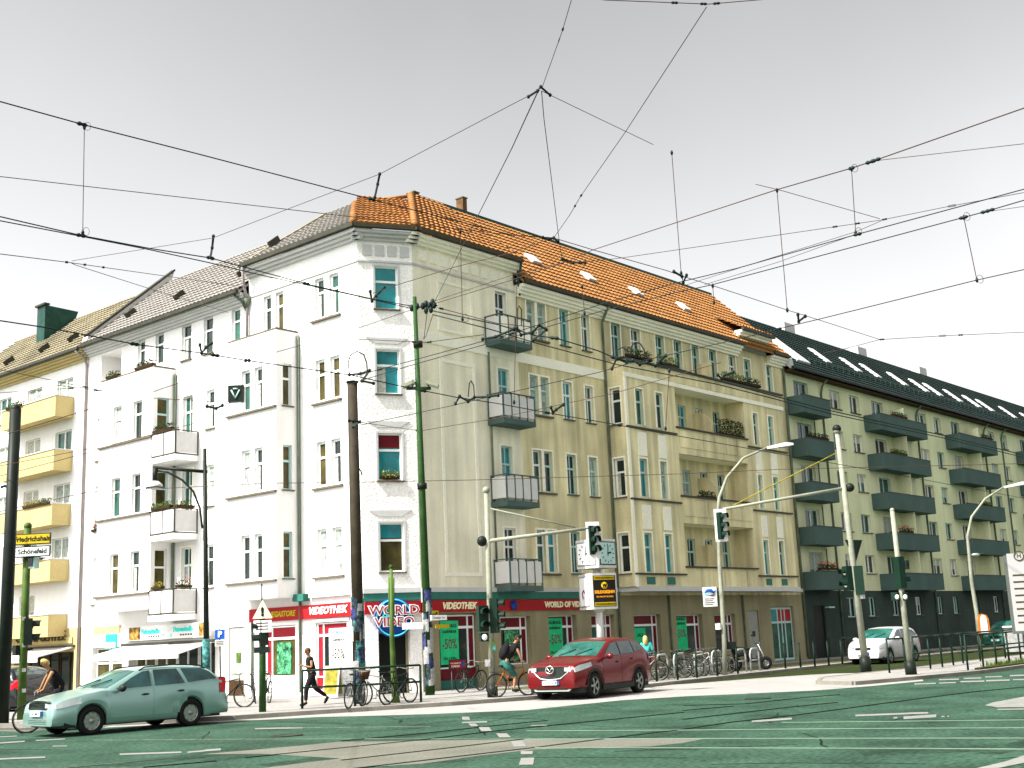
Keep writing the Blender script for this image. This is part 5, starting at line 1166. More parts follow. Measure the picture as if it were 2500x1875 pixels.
bikeP(924, 1718, d+172, 'pale bicycle with thick white front wheel at the middle railing post', 6, col='bike_white', group=gA)
bikeP(868, 1727, d+20, 'bicycle between the brown pole and the advertising boards, seen at an angle', 4, group=gA, basket=True)
bikeP(622, 1716, -125, 'left one of two bicycles standing against the sunlit shop wall', 5, group='bicycles against the sunlit wall')
bikeP(650, 1715, -118, 'right one of two bicycles standing against the sunlit shop wall', -5, group='bicycles against the sunlit wall')
bikeP(556, 1728, -60, 'bicycle parked just behind the tail of the silver estate car')
bikeP(1150, 1688, 5, 'bicycle in the shade under the striped shop window with the red notice', 4)
bikeP(2066, 1604, 10, 'bicycle leaning at the dark base of the grey block behind the white car', 4)
for px, py, dg, cl, lb in ((1622, 1664, 95, 'bike_white', 'white bicycle nearest the tail of the red car at the racks'), (1642, 1664, 70, 'bike_black', 'black bicycle beside the white one at the first rack hoop'),
        (1662, 1661, -75, 'bike_red', 'red bicycle at the racks beside the brown bollard'), (1684, 1660, -60, 'bike_white', 'pale bicycle with its front wheel turned at the second rack'), (1700, 1655, 100, 'bike_black', 'dark bicycle just right of the red and pale ones'),
        (1742, 1652, 95, 'bike_black', 'dark bicycle left of the street lamp pole'), (1786, 1649, 80, 'bike_black', 'dark bicycle just right of the street lamp pole'), (1808, 1647, -80, 'bike_white', 'pale wheeled bicycle behind the light bollard'),
        (1836, 1645, 95, 'bike_black', 'dark bicycle leaning in the fourth rack hoop'), (1858, 1643, 85, 'bike_black', 'dark bicycle with black box next to the scooter')):
    p = G(px, py, .1); bike(T(p.x, 25.6+rnd.uniform(0, .3), .1) @ Rz(math.radians(dg)) @ Matrix.Rotation(rnd.uniform(-.1, .1), 4, 'X'), lb, cl, group=gB)
def scooter(M, label):
    t = thing('scooter', label, 'scooter', M)
    for x in (-.62, .62):
        o = build(MB().lathe([(.12, -.05), (.24, -.05), (.27, 0), (.24, .05), (.12, .05)], 20, T(x, 0, .27) @ Matrix.Rotation(PI/2, 4, 'X'), True), 'tyre', 'black_rubber', t, M)
        q = MB(); q.lathe([(.11, -.03), (.15, -.03), (.15, .03), (.11, .03)], 18, T(x, 0, .27) @ Matrix.Rotation(PI/2, 4, 'X'), True)
        for k in range(6): q.box((.0, -.015, -.02), (.14, .015, .02), T(x, 0, .27) @ Matrix.Rotation(PI/2, 4, 'X') @ Rz(k*PI/3))
        build(q, 'rim', 'alloy', o, M)
    build(MB().tube([(-.7, 0, .6), (-.35, 0, .72), (-.05, 0, .66), (.0, 0, .4), (.25, 0, .38), (.38, 0, .6)], [.12, .16, .15, .12, .1, .08], 8), 'body', 'car_black', t, M)
    build(MB().tube([(-.75, 0, .8), (-.3, 0, .83), (.0, 0, .78)], [.08, .12, .09], 8), 'saddle', 'black_plastic', t, M)
    build(MB().tube([(.62, .0, .3), (.5, 0, .65), (.36, 0, 1.0)], .035, 6).tube([(.32, .33, 1.05), (.38, .1, 1.02), (.38, -.1, 1.02), (.32, -.33, 1.05)], .018, 6), 'fork', 'chrome', t, M)
    build(MB().tube([(.3, .25, 1.08), (.25, .3, 1.3)], .008, 4).ball((.24, .32, 1.36), (.02, .07, .05), 8, 5), 'mirror', 'black_plastic', t, M)
    build(MB().box((-.95, -.18, .85), (-.6, .18, 1.15)), 'top_box', 'black_plastic', t, M)
p = G(1882, 1636, .1); scooter(T(p.x, 25.9, .1) @ Rz(math.radians(-40)), 'black scooter with top box at the right end of the bicycle racks')

# ================================================================= PEOPLE
def skin(name, edges, pos, rad, m, parent, M, root=0, sub=1, smooth_=True):
    me = bpy.data.meshes.new(name); me.from_pydata([tuple(p) for p in pos], edges, [])
    o = bpy.data.objects.new('tmp', me); COL.objects.link(o)
    mo = o.modifiers.new('s', 'SKIN'); mo.use_smooth_shade = smooth_; sb = o.modifiers.new('u', 'SUBSURF'); sb.levels = sub; sb.render_levels = sub
    lay = me.skin_vertices[0].data if me.skin_vertices else None
    if lay is None: return None
    for i, r in enumerate(rad): lay[i].radius = (r, r) if not isinstance(r, tuple) else r; lay[i].use_root = (i == root)
    dg = bpy.context.evaluated_depsgraph_get(); nm = bpy.data.meshes.new_from_object(o.evaluated_get(dg))
    bpy.data.objects.remove(o); nm.materials.clear(); nm.materials.append(MAT[m]); return link(name, nm, parent, M)
def person(label, M, J, skinm='skin', hair='hair_brown', top='cloth_black', bottom='cloth_black', sleeves=.6, legs=1.0, hairlong=False, helmet=False, female=False, face=0.0, shades=False):
    t = thing('person', label, 'person', M); V_ = Vector
    P = {k: V_(v) for k, v in J.items()}
    sh = .17 if female else .2; hp = .09
    fw = (P['headdir']).normalized(); up = (P['head']-P['neck']).normalized(); side = fw.cross(up).normalized()
    pos = []; rad = []; ed = []
    def add(p, r, par=None):
        pos.append(V_(p)); rad.append(r)
        if par is not None: ed.append((par, len(pos)-1))
        return len(pos)-1
    pel = add(P['pelvis'], .125 if female else .13); sp = add(P['pelvis'].lerp(P['chest'], .5), .105, pel); chh = add(P['chest'], .135 if not female else .12, sp)
    nk = add(P['neck'], .05, chh); h1 = add(P['neck'].lerp(P['head'], .45), .058, nk); h2 = add(P['head'], .088, h1); add(P['head']+up*.09, .065, h2)
    for sd in 'lr':
        s = add(P['s'+sd], .055, chh); e = add(P['e'+sd], .038, s); w_ = add(P['w'+sd], .026, e)
        hd = (P['h'+sd]-P['w'+sd]).normalized(); pm = add(P['w'+sd]+hd*.055, (.034, .02), w_)
        lat = hd.cross(V_((0, 0, 1))); lat = lat.normalized() if lat.length > .1 else V_((1, 0, 0)); curl = V_((0, 0, -1))
        for k, (o_, ln) in enumerate(((-.03, .055), (-.01, .065), (.01, .06), (.03, .048))):
            a = add(P['w'+sd]+hd*.095+lat*o_, .010, pm); b = add(P['w'+sd]+hd*(.095+ln*.55)+lat*o_+curl*.018, .009, a); add(P['w'+sd]+hd*(.095+ln*.7)+lat*o_+curl*.045, .008, b)
        a = add(P['w'+sd]+hd*.05+lat*(-.045), .011, pm); add(P['w'+sd]+hd*.085+lat*(-.06)+curl*.02, .009, a)
        hh = add(P['p'+sd], .092, pel); kk = add(P['k'+sd], .058, hh); aa = add(P['a'+sd], .038, kk); add(P['t'+sd], .034, aa)
    body = skin('body', ed, pos, rad, skinm, t, M)
    # clothes
    q = [P['pelvis'], P['pelvis'].lerp(P['chest'], .5), P['chest'], P['chest'].lerp(P['neck'], .75)]; r_ = [.175, .155, .175 if not female else .165, .085]; e_ = [(0, 1), (1, 2), (2, 3)]
    for sd in 'lr':
        q += [P['s'+sd], P['s'+sd].lerp(P['e'+sd], min(1, sleeves))]; r_ += [.085, .065]; e_ += [(2, len(q)-2), (len(q)-2, len(q)-1)]
        if sleeves > 1: q.append(P['e'+sd].lerp(P['w'+sd], sleeves-1)); r_.append(.042); e_.append((len(q)-2, len(q)-1))
    skin('top', e_, q, r_, top, t, M)
    q = [P['pelvis'], P['pelvis'].lerp(P['chest'], .42)]; r_ = [.17, .15]; e_ = [(0, 1)]
    for sd in 'lr':
        q += [P['p'+sd], P['p'+sd].lerp(P['k'+sd], min(1, legs*2))]; r_ += [.12, .085]; e_ += [(0, len(q)-2), (len(q)-2, len(q)-1)]
        if legs > .5: q.append(P['k'+sd].lerp(P['a'+sd], (legs-.5)*2*.92)); r_.append(.055); e_.append((len(q)-2, len(q)-1))
    skin('trousers', e_, q, r_, bottom, t, M)
    for sd in 'lr':
        a = P['a'+sd]; b = P['t'+sd]; dr = (b-a).normalized(); build(MB().tube([a-dr*.04+V_((0, 0, -.02)), a.lerp(b, .5)+V_((0, 0, -.02)), b+dr*.03], [.045, .05, .03], 8), 'shoe', 'black_plastic', t, M)
    hd = P['head']
    R_ = Matrix((tuple(fw), tuple(-side), tuple(up))).transposed().to_4x4(); Mh = T(*hd) @ R_
    q = MB(); q.ball((.095, 0, -.01), (.02, .012, .025), 8, 6, Mh); q.ball((.07, 0, -.055), (.025, .028, .012), 8, 5, Mh)
    for s in (1, -1): q.ball((0, s*.088, 0), (.02, .012, .03), 8, 5, Mh)
    build(q, 'face', skinm, body, M); q = MB()
    for s in (1, -1): q.ball((.083, s*.033, .02), (.012, .022 if shades else .014, .014 if shades else .008), 8, 5, Mh)
    build(q, 'eyes', 'black_plastic', body, M)
    if helmet:
        o = build(MB().ball((-.01, 0, .06), (.13, .105, .085), 14, 8, Mh), 'helmet', 'black_plastic', t, M)
    q = MB(); q.ball((-.022, 0, .035), (.1, .095, .1), 14, 9, Mh)
    if hairlong:
        q.tube([tuple(Mh @ V_(a)) for a in ((-.07, 0, .05), (-.1, 0, -.06), (-.11, 0, -.2), (-.09, 0, -.3))], [.08, .1, .085, .03], 10)
    build(q, 'hair', hair, body, M); return t
# walking woman by the railing: local x = walking direction
p = G(762, 1722, .1)
person('woman with brown hair in black top walking past the corner railing looking at her hands', T(p.x, p.y, .1) @ Rz(math.radians(155)) @ Matrix.Scale(.96, 4),
    dict(pelvis=(0, 0, .93), chest=(.05, 0, 1.27), neck=(.09, 0, 1.45), head=(.13, 0, 1.57), headdir=(1, 0, -.35), sl=(.05, .17, 1.38), sr=(.05, -.17, 1.38), el=(.06, .22, 1.12), er=(.08, -.22, 1.12), wl=(.28, .12, 1.17), wr=(.3, -.1, 1.2), hl=(.4, .05, 1.22), hr=(.4, -.04, 1.24),
         pl=(0, .09, .88), pr=(0, -.09, .88), kl=(.2, .1, .5), kr=(-.12, -.1, .5), al=(.22, .1, .1), ar=(-.5, -.1, .22), tl=(.37, .1, .04), tr=(-.42, -.1, .06)), bottom='cloth_black', top='cloth_black', sleeves=.35, female=True)
# cyclist with helmet
def rider(label, M, bikecol, lean, bare, **kw):
    J = dict(pelvis=(-.27, 0, .98), chest=(-.27+.36*lean, 0, 1.33), neck=(-.2+.45*lean, 0, 1.5), head=(-.15+.5*lean, 0, 1.63), headdir=kw.pop('look', (1, 0, -.1)),
             sl=(-.25+.4*lean, .18, 1.44), sr=(-.25+.4*lean, -.18, 1.44), el=(.02+.15*lean, .26, 1.22), er=(.02+.15*lean, -.26, 1.22), wl=(.21, .26, 1.0), wr=(.21, -.26, 1.0), hl=(.32, .26, .97), hr=(.32, -.26, .97),
             pl=(-.25, .1, .93), pr=(-.25, -.1, .93), kl=(.14, .1, .78), kr=(.06, -.1, .58), al=(-.1, .12, .5), ar=(-.02, -.12, .2), tl=(.05, .12, .47), tr=(.12, -.12, .17))
    return person(label, M, J, **kw)
p = G(1252, 1700, .1); Mb = T(p.x, p.y, .1) @ Rz(math.radians(-22))
bike(Mb, 'orange bicycle ridden by the man with the helmet', 'bike_orange'); rider('man in black shirt, shorts and helmet riding an orange bicycle', Mb, 0, .75, 0, helmet=True, bottom='cloth_shorts', legs=.55, sleeves=.6, look=(.9, -.3, 0))
o = [x for x in bpy.data.objects if x.name.startswith('person')][-1]
Mr = Mb @ T(-.12, 0, 1.15) @ Matrix.Rotation(.5, 4, 'Y')
bp = thing('backpack', 'black backpack worn by the helmeted rider', 'backpack', Mr)
build(MB().ball((-.16, 0, .08), (.13, .17, .25), 12, 8), 'bag', 'cloth_black', bp, Mr); build(MB().tube([(-.08, .12, .3), (.1, .13, .25), (.08, .13, 0)], .02, 5).tube([(-.08, -.12, .3), (.1, -.13, .25), (.08, -.13, 0)], .02, 5), 'strap', 'cloth_black', bp, Mr)
# rider at the left
p = G(120, 1786, 0); Mb = T(p.x, p.y, .0) @ Rz(math.radians(160))
bike(Mb, 'dark bicycle ridden by the blonde woman behind the silver car', 'bike_black'); rider('blonde woman with sunglasses and black sleeveless top riding behind the silver car', Mb, 0, .6, 0, skinm='skin_tan', hair='hair_blonde', sleeves=.08, female=True, bottom='cloth_black', shades=True, look=(1, .25, -.05))
p = G(1612, 1662, .1)
person('woman with long blonde hair in turquoise top behind the bicycle racks', T(p.x+1.2, 26.3, .1) @ Rz(math.radians(30)) @ Matrix.Scale(.9, 4),
    dict(pelvis=(0, 0, .93), chest=(.03, 0, 1.27), neck=(.03, 0, 1.45), head=(.03, 0, 1.58), headdir=(1, 0, -.2), sl=(.02, .17, 1.38), sr=(.02, -.17, 1.38), el=(.0, .28, 1.12), er=(.0, -.28, 1.12), wl=(.22, .26, 1.0), wr=(.22, -.26, 1.0), hl=(.32, .2, .97), hr=(.32, -.2, .97),
         pl=(0, .09, .88), pr=(0, -.09, .88), kl=(.03, .1, .5), kr=(.03, -.1, .5), al=(0, .1, .1), ar=(0, -.1, .1), tl=(.15, .1, .04), tr=(.15, -.1, .04)), hair='hair_blonde', top='cloth_teal', bottom='cloth_jeans', sleeves=1.3, hairlong=True, female=True)
# ================================================================= POLES, SIGNALS, SIGNS
FH = Vector((math.cos(YAW), math.sin(YAW), 0))
def UP(base, x, y, extra=0):                             # point above a pole's foot, at the pole's own distance
    d = ray(x, y); t = (Vector(base).dot(FH)+extra)/d.dot(FH); return EYE+d*t
def base(px, py, z=.1): return G(px, py, z)
def pole_mesh(b, t, r0, r1, n=12): return MB().tube([b, Vector(b).lerp(t, .5), t], [r0, (r0+r1)/2, r1], n)
def ranks(M, parent, fw, n=3, h=.95, m='signal_green', board=None, name='signal_head', lens=()):
    # housing about .3 wide with n hooded lenses; faces local -Y
    o = build(MB().box((-.15, 0, 0), (.15, .22, h)), name, m, parent, M)
    for k in range(n):
        z = h*(k+.5)/n; r = .105
        build(MB().lathe([(0, 0), (r, 0), (r*.9, .02), (0, .035)], 14, T(0, 0, z) @ Matrix.Rotation(PI/2, 4, 'X')), 'lens', 'lens_white' if k in lens else 'lens_dark', o, M)
        q = MB(); v = []
        for i in range(9):
            a = -.35+i*(PI+.7)/8
            for (rr, y) in ((r+.012, 0), (r+.012, -.24+.05*abs(math.cos(a))), (r+.022, -.24+.05*abs(math.cos(a))), (r+.022, 0)): v.append((rr*math.cos(a), y, z+rr*math.sin(a)))
        q.add(v, [(4*i+j, 4*i+(j+1) % 4, 4*i+4+(j+1) % 4, 4*i+4+j) for i in range(8) for j in range(4)]); build(q, 'visor', m, o, M)
    return o
def face(pt, deg): return Matrix.Translation(Vector(pt)) @ Rz(math.radians(deg)+PI/2)     # local -Y turned to azimuth deg
def bands(par, b, t, r, f0, f1, n, mats):              # torn bills pasted round the shaft, each its own piece
    b = Vector(b); H_ = (Vector(t)-b).length
    for k in range(n):
        f = f0+(f1-f0)*(k/n)+rnd.uniform(-.01, .01); p = b.lerp(t, max(.005, f)); hh = rnd.uniform(.25, .62); a0 = rnd.uniform(2.2, 5.2); aw = rnd.uniform(.7, 1.7); rr = r+.006+.002*(k % 5)
        q = MB(); m_ = 6; v = []
        for i in range(m_+1):
            a = a0+aw*i/m_; j = rnd.uniform(-.02, .02)
            for z in (j, hh+j): v.append((p.x+rr*math.cos(a), p.y+rr*math.sin(a), p.z+z))
        q.add(v, [(2*i, 2*i+2, 2*i+3, 2*i+1) for i in range(m_)], True); build(q, 'pasted_bill', rnd.choice(mats), par)
# P1 dark mast at the left edge
b = base(5, 1766); t = UP(b, 38, 1000); th = thing('catenary_mast', 'tall near-black rounded mast at the left edge of the street', 'mast', b)
build(pole_mesh(b, t, .17, .155, 16).ball(t, .155, 12, 8), 'pole', 'pole_dark', th)
lp = thing('street_lamp', 'small curved dark lamp bracket peeking out left of the black mast', 'street lamp', UP(b, 12, 1180)); build(MB().tube([UP(b, 2, 1190), UP(b, 12, 1186), UP(b, 24, 1195), UP(b, 27, 1250)], .04, 6), 'bracket', 'pole_dark', lp)
# P2 brown mast with bills
b = base(878, 1718); t = UP(b, 860, 935); th = thing('catenary_mast', 'brown square-topped mast covered with torn bills below, left of the corner door', 'mast', b)
build(pole_mesh(b, t, .18, .155, 12), 'pole', 'pole_brown', th); build(MB().cyl(t, t+Vector((0, 0, .05)), .19, .19, 12), 'cap', 'pole_dark', th)
bands(th, b, t, .182, .01, .30, 30, ['sticker_dark', 'sticker_white', 'sticker_dark', 'sticker_white', 'sticker_blue', 'sticker_teal'])
build(MB().tube([UP(b, 866, 1130), UP(b, 880, 1148), UP(b, 884, 1160)], .02, 5), 'bracket', 'pole_dark', th)
PB2 = b
# P3 green mast with floodlights
b = base(1050, 1697); t = UP(b, 1012, 725); th = thing('catenary_mast', 'very tall slim green mast with twin floodlights right of the corner door', 'mast', b); PB3 = b
build(pole_mesh(b, t, .155, .07, 12), 'pole', 'pole_green', th)
bands(th, b, t, .158, .01, .235, 30, ['sticker_dark', 'sticker_white', 'sticker_white', 'sticker_dark', 'sticker_blue', 'sticker_white'])
a = UP(b, 992, 948); c = UP(b, 1052, 948); build(MB().tube([a, c], .06, 6), 'crossarm', 'pole_green', th)
for p_, sg, lb in ((UP(b, 998, 938), -1, 'w'), (UP(b, 1055, 938), 1, 'e')):
    q = MB(); Mf = Matrix.Translation(p_) @ Rz(YAW-PI/2) @ Matrix.Rotation(sg*.35, 4, 'Y'); q.box((-.22, -.16, -.05), (.22, .16, .05)); o = build(q, 'floodlight', 'lens_flood', th, Mf)
    build(MB().box((-.2, -.14, -.07), (.2, .14, -.052)), 'lamp_glass', 'lamp_glass', o, Mf); build(MB().tube([(-.15*sg, 0, -.05), (0, 0, -.18)], .02, 5), 'bracket', 'pole_dark', o, Mf)
for (x, y) in ((1005, 752), (1018, 748), (1032, 747), (1040, 742), (1048, 746), (1056, 738), (1060, 745), (1040, 758), (1052, 756)): build(MB().ball(UP(b, x, y), (.08, .08, .13), 7, 5), 'insulator', 'cable_dark', th)
build(MB().tube([UP(b, 1000, 752), UP(b, 1068, 746)], .03, 5), 'insulator_bar', 'cable_dark', th)
for (x, y) in ((1020, 834), (1030, 1180)): build(MB().cyl(UP(b, x, y), UP(b, x+1, y+14), .16, .16, 10), 'clamp', 'pole_dark', th)
# signal mast with arm, centre
def arm_mast(label, bpx, tpx, armL, armR, stayT, stayE, boxpx, col='pole_pale', r=.095, faceaz=350, balls=()):
    b = base(*bpx); t = UP(b, *tpx); th = thing('signal_mast', label, 'signal mast', b)
    build(pole_mesh(b, t, r*1.1, r*.7, 12).ball(t, r*1.2, 8, 6), 'pole', col, th); build(MB().cyl(b, Vector(b).lerp(t, .06), r*1.7, r*1.6, 12), 'pole_base', 'pole_dark', th)
    a = UP(b, *armL); e = UP(b, *armR, ) ; build(MB().tube([a, e], [.06, .05], 8), 'arm', col, th); build(MB().tube([UP(b, *stayT), UP(b, *stayE)], .025, 6), 'stay_rod', 'leaf_yellow' if armL[0] > 1500 else col, th)
    for x, y in balls: build(MB().ball(UP(b, x, y), .16, 10, 7), 'arm_end_cap', 'pole_dark', th)
    return th, b, t
th, b, t = arm_mast('pale green signal mast with a short arm reaching right to the clock column', (1203, 1702), (1187, 1197), (1182, 1322), (1437, 1290), (1190, 1240), (1405, 1288), None, balls=((1177, 1321),))
PB4 = b
p_ = UP(b, 1450, 1352); o = build(MB().box((-.2, -.03, -.0), (.2, .03, 1.1)), 'backing_board', 'signal_board', th, face(p_-Vector((0, 0, .15)), 225))
ranks(face(p_+Vector((.0, -.05, -.02)), 250), th, 0, h=.85, m='signal_green')
h = thing('traffic_light', 'dark green traffic light facing the viewer on the left of the centre signal mast', 'traffic light', UP(b, 1183, 1540)); ranks(face(UP(b, 1182, 1542)+Vector((-.1, -.1, 0)), 245), h, 0, n=2, h=.75)
build(MB().box((-.12, 0, 0), (.12, .15, .25)), 'lower_lamp', 'signal_green', h, face(UP(b, 1182, 1545)+Vector((-.1, -.1, -.25)), 245)); build(MB().ball((0, -.02, .12), (.09, .03, .09), 10, 7), 'lens', 'lens_white', h, face(UP(b, 1182, 1545)+Vector((-.1, -.1, -.25)), 245))
h = thing('traffic_light', 'dark traffic light seen from the side on the right of the centre signal mast', 'traffic light', UP(b, 1215, 1540)); ranks(face(UP(b, 1212, 1545)+Vector((.05, -.05, 0)), 300), h, 0, n=3, h=1.0)
for x, y, w_, z_, m_ in ((1190, 1627, .16, .2, 'sticker_white'), (1206, 1588, .1, .15, 'sticker_teal'), (1203, 1590, .1, .3, 'pole_lime')): build(MB().box((-w_/2, -.16, 0), (w_/2, -.13, z_)), 'sticker', m_, th, face(UP(b, x, y), 225))
# right arm mast
th, b, t = arm_mast('tall pale signal mast with a long arm to the left and a white bordered signal', (2115, 1640), (2043, 1052), (2060, 1192), (1765, 1243), (2040, 1107), (1790, 1234), None, r=.115, balls=((2075, 1190), (2043, 1047)))
PB7 = b
p_ = UP(b, 1763, 1322); o = build(MB().box((-.22, -.03, 0), (.22, .03, 1.15)), 'backing_board', 'signal_board', th, face(p_, 215)); ranks(face(p_+Vector((.02, -.08, .08)), 262), th, 0, h=.95)
h = thing('traffic_light', 'green traffic light turned left with two white hoods beside the triangular sign mast', 'traffic light', UP(b, 2062, 1440)); ranks(face(UP(b, 2066, 1442), 150), h, 0, n=2, h=.85, lens=(0, 1))
h = thing('traffic_light', 'dark traffic light on the right side of the triangular sign mast', 'traffic light', UP(b, 2105, 1440)); ranks(face(UP(b, 2102, 1452), 20), h, 0, n=3, h=1.0, m='signal_green'); build(MB().box((-.1, -.1, 0), (.1, .1, .3)), 'lower_lamp', 'signal_board', h, Matrix.Translation(UP(b, 2103, 1462)))
sg_ = thing('warning_sign', 'back of a triangular sign high on the tall pale mast', 'sign', UP(b, 2085, 1340)); Ms = face(UP(b, 2090, 1345)+Vector((.1, .1, 0)), 75) ; build(MB().prism([(-.45, 0), (.45, 0), (0, -.78)], -.01, .01, Mat if False else None, axis='y'), 'plate', 'signal_green', sg_, Ms @ T(0, 0, .4))
# pole right of it
b = base(2225, 1647); t = UP(b, 2178, 1246); th = thing('signal_mast', 'slim pale signal mast standing alone by the start of the right railing', 'signal mast', b)
build(pole_mesh(b, t, .10, .07, 12).ball(t, .08, 8, 6), 'pole', 'pole_pale', th); build(MB().cyl(b, Vector(b).lerp(t, .08), .18, .17, 12), 'pole_base', 'pole_dark', th)
h = thing('traffic_light', 'black traffic light with white hoods on the lone slim mast by the railing', 'traffic light', UP(b, 2212, 1430)); ranks(face(UP(b, 2208, 1436), 330), h, 0, n=2, h=1.0, m='signal_green', lens=(0, 1)); build(MB().box((-.12, -.1, 0), (.12, .1, .28)), 'upper_box', 'black_plastic', h, Matrix.Translation(UP(b, 2210, 1390)))
h = thing('pedestrian_signal', 'pair of small pale lamps low on the lone slim mast', 'traffic light', UP(b, 2200, 1462))
for x in (2187, 2207): build(MB().box((-.1, -.1, 0), (.1, .1, .26)), 'housing', 'signal_green', h, Matrix.Translation(UP(b, x, 1466))); build(MB().ball((0, 0, 0), (.07, .07, .08), 8, 6), 'lens', 'lens_white', h, Matrix.Translation(UP(b, x, 1458)+Vector((-.08, -.08, 0))))
# street lamps with curved arms
def curved_lamp(label, bpx, pts, headA, headB, r=.1, extra=None):
    b = base(*bpx); th = thing('street_lamp', label, 'street lamp', b); P_ = [b]+[UP(b, *p) for p in pts]
    rr = [r*(1-.6*i/(len(P_)-1)) for i in range(len(P_))]; build(MB().tube(P_, rr, 10), 'pole', 'pole_pale', th); a = UP(b, *headA); c = UP(b, *headB)
    d = (c-a).normalized(); q = MB(); Mh = Matrix.Translation(a.lerp(c, .5)) @ d.to_track_quat('X', 'Z').to_matrix().to_4x4(); L_ = (c-a).length/2
    q.add([(-L_, -.06, -.04), (L_*.5, -.16, -.05), (L_, -.08, -.04), (L_, .08, -.04), (L_*.5, .16, -.05), (-L_, .06, -.04), (-L_, -.05, .05), (L_*.4, -.13, .1), (L_, -.05, .04), (L_, .05, .04), (L_*.4, .13, .1), (-L_, .05, .05)],
          [(5, 4, 3, 2, 1, 0), (6, 7, 8, 9, 10, 11)]+[(i, (i+1) % 6, 6+(i+1) % 6, 6+i) for i in range(6)]); o = build(q, 'lamp_head', 'signal_board', th, Mh)
    build(MB().ball((L_*.35, 0, -.05), (L_*.5, .1, .05), 10, 6), 'lamp_glass', 'lamp_glass', o, Mh); return th, b
th, b = curved_lamp('tall street lamp with long curved arm in front of the beige loggias', (1770, 1648), ((1768, 1560), (1757, 1380), (1753, 1250), (1756, 1215), (1775, 1165), (1815, 1118), (1875, 1092)), (1872, 1094), (1936, 1084), .095)
PB6 = b
sg_ = thing('stop_sign', 'small white sign with blue and pink swoosh on the lamp pole', 'sign', UP(b, 1735, 1460)); Ms = face(UP(b, 1735, 1481), 218)
pl_ = build(MB().box((-.26, -.02, 0), (.26, .02, .72)), 'plate', 'signal_board', sg_, Ms); build(MB().box((.27, -.02, .02), (.31, .02, .68)), 'edge', 'black_plastic', sg_, Ms)
q = MB(); q.tube([(-.2, -.03, .5), (-.1, -.03, .6), (.05, -.03, .6), (.15, -.03, .52), (.22, -.03, .6)], [.01, .05, .07, .05, .01], 6); build(q, 'swoosh', 'sign_blue', pl_, Ms); build(MB().tube([(-.2, -.03, .47), (0, -.03, .43), (.2, -.03, .5)], .018, 5), 'swoosh', 'disc_cyan', pl_, Ms)
build(MB().tube([(-.05, -.03, .44), (.1, -.03, .4), (.18, -.03, .44)], .02, 5), 'swoosh', 'sign_red_bright', pl_, Ms)
q = MB()
for k in range(4): q.box((-.2, -.03, .28-k*.07), (.15-.06*(k % 2), -.021, .3-k*.07))
build(q, 'small_print', 'letters_black', pl_, Ms)
build(MB().box((-.12, -.1, 0), (.12, .1, .22)), 'service_box', 'signal_board', th, Matrix.Translation(UP(b, 1757, 1537)))
th, b = curved_lamp('street lamp with curved arm at the right behind the railing', (2395, 1598), ((2385, 1500), (2372, 1420), (2366, 1355), (2362, 1310), (2372, 1262), (2405, 1218), (2452, 1188)), (2450, 1190), (2512, 1178), .105)
q = MB(); a_ = UP(b, 2362, 1354); q.ball(UP(b, 2382, 1355), (.3, .18, .09), 12, 7); build(q, 'lower_lamp', 'lamp_glass', th); build(MB().tube([a_, UP(b, 2400, 1352)], .035, 6), 'bracket', 'pole_lime', th)
bn = thing('litter_bin', 'orange and white litter bin hung on the right street lamp pole', 'litter bin', UP(b, 2402, 1550)); Mb = face(UP(b, 2402, 1548), 215)
q = MB(); pr = [(-.26, 0), (.26, 0), (.24, .7), (.16, .86), (0, .92), (-.16, .86), (-.24, .7)]; q.prism(pr, -.2, .2, axis='y'); build(q, 'bin', 'bin_orange', bn, Mb); build(MB().prism([(a*.62, .05+c*.9) for a, c in pr], -.23, -.201, axis='y'), 'panel', 'signal_board', bn, Mb)
# dark lamp with hanging lantern at left
b = base(505, 1720); t = UP(b, 500, 1095); th = thing('street_lamp', 'black street lamp with straight arm, arched brace and hanging round lantern', 'street lamp', b)
build(pole_mesh(b, t, .11, .06, 10), 'pole', 'pole_dark', th); build(MB().tube([UP(b, 374, 1141), UP(b, 506, 1152)], .055, 8), 'arm', 'pole_dark', th)
build(MB().tube([UP(b, 384, 1149), UP(b, 410, 1153), UP(b, 445, 1172), UP(b, 472, 1200), UP(b, 488, 1240), UP(b, 494, 1290)], .035, 8), 'brace', 'pole_dark', th)
o = build(MB().tube([UP(b, 379, 1142), UP(b, 379, 1176)], .085, 8), 'hanger', 'pole_dark', th); Ml = Matrix.Translation(UP(b, 378, 1193))
build(MB().lathe([(.0, .26), (.12, .24), (.24, .14), (.27, 0), (.25, 0), (.0, -.02)], 18), 'lantern', 'signal_board', o, Ml); build(MB().lathe([(.262, .0), (.30, .0), (.30, .04), (.262, .04)], 18, closed=True), 'lantern_rim', 'pole_dark', o, Ml)
build(MB().tube([UP(b, 503, 1560), UP(b, 505, 1680)], .125, 10), 'pasted_bill', 'sticker_teal', th)
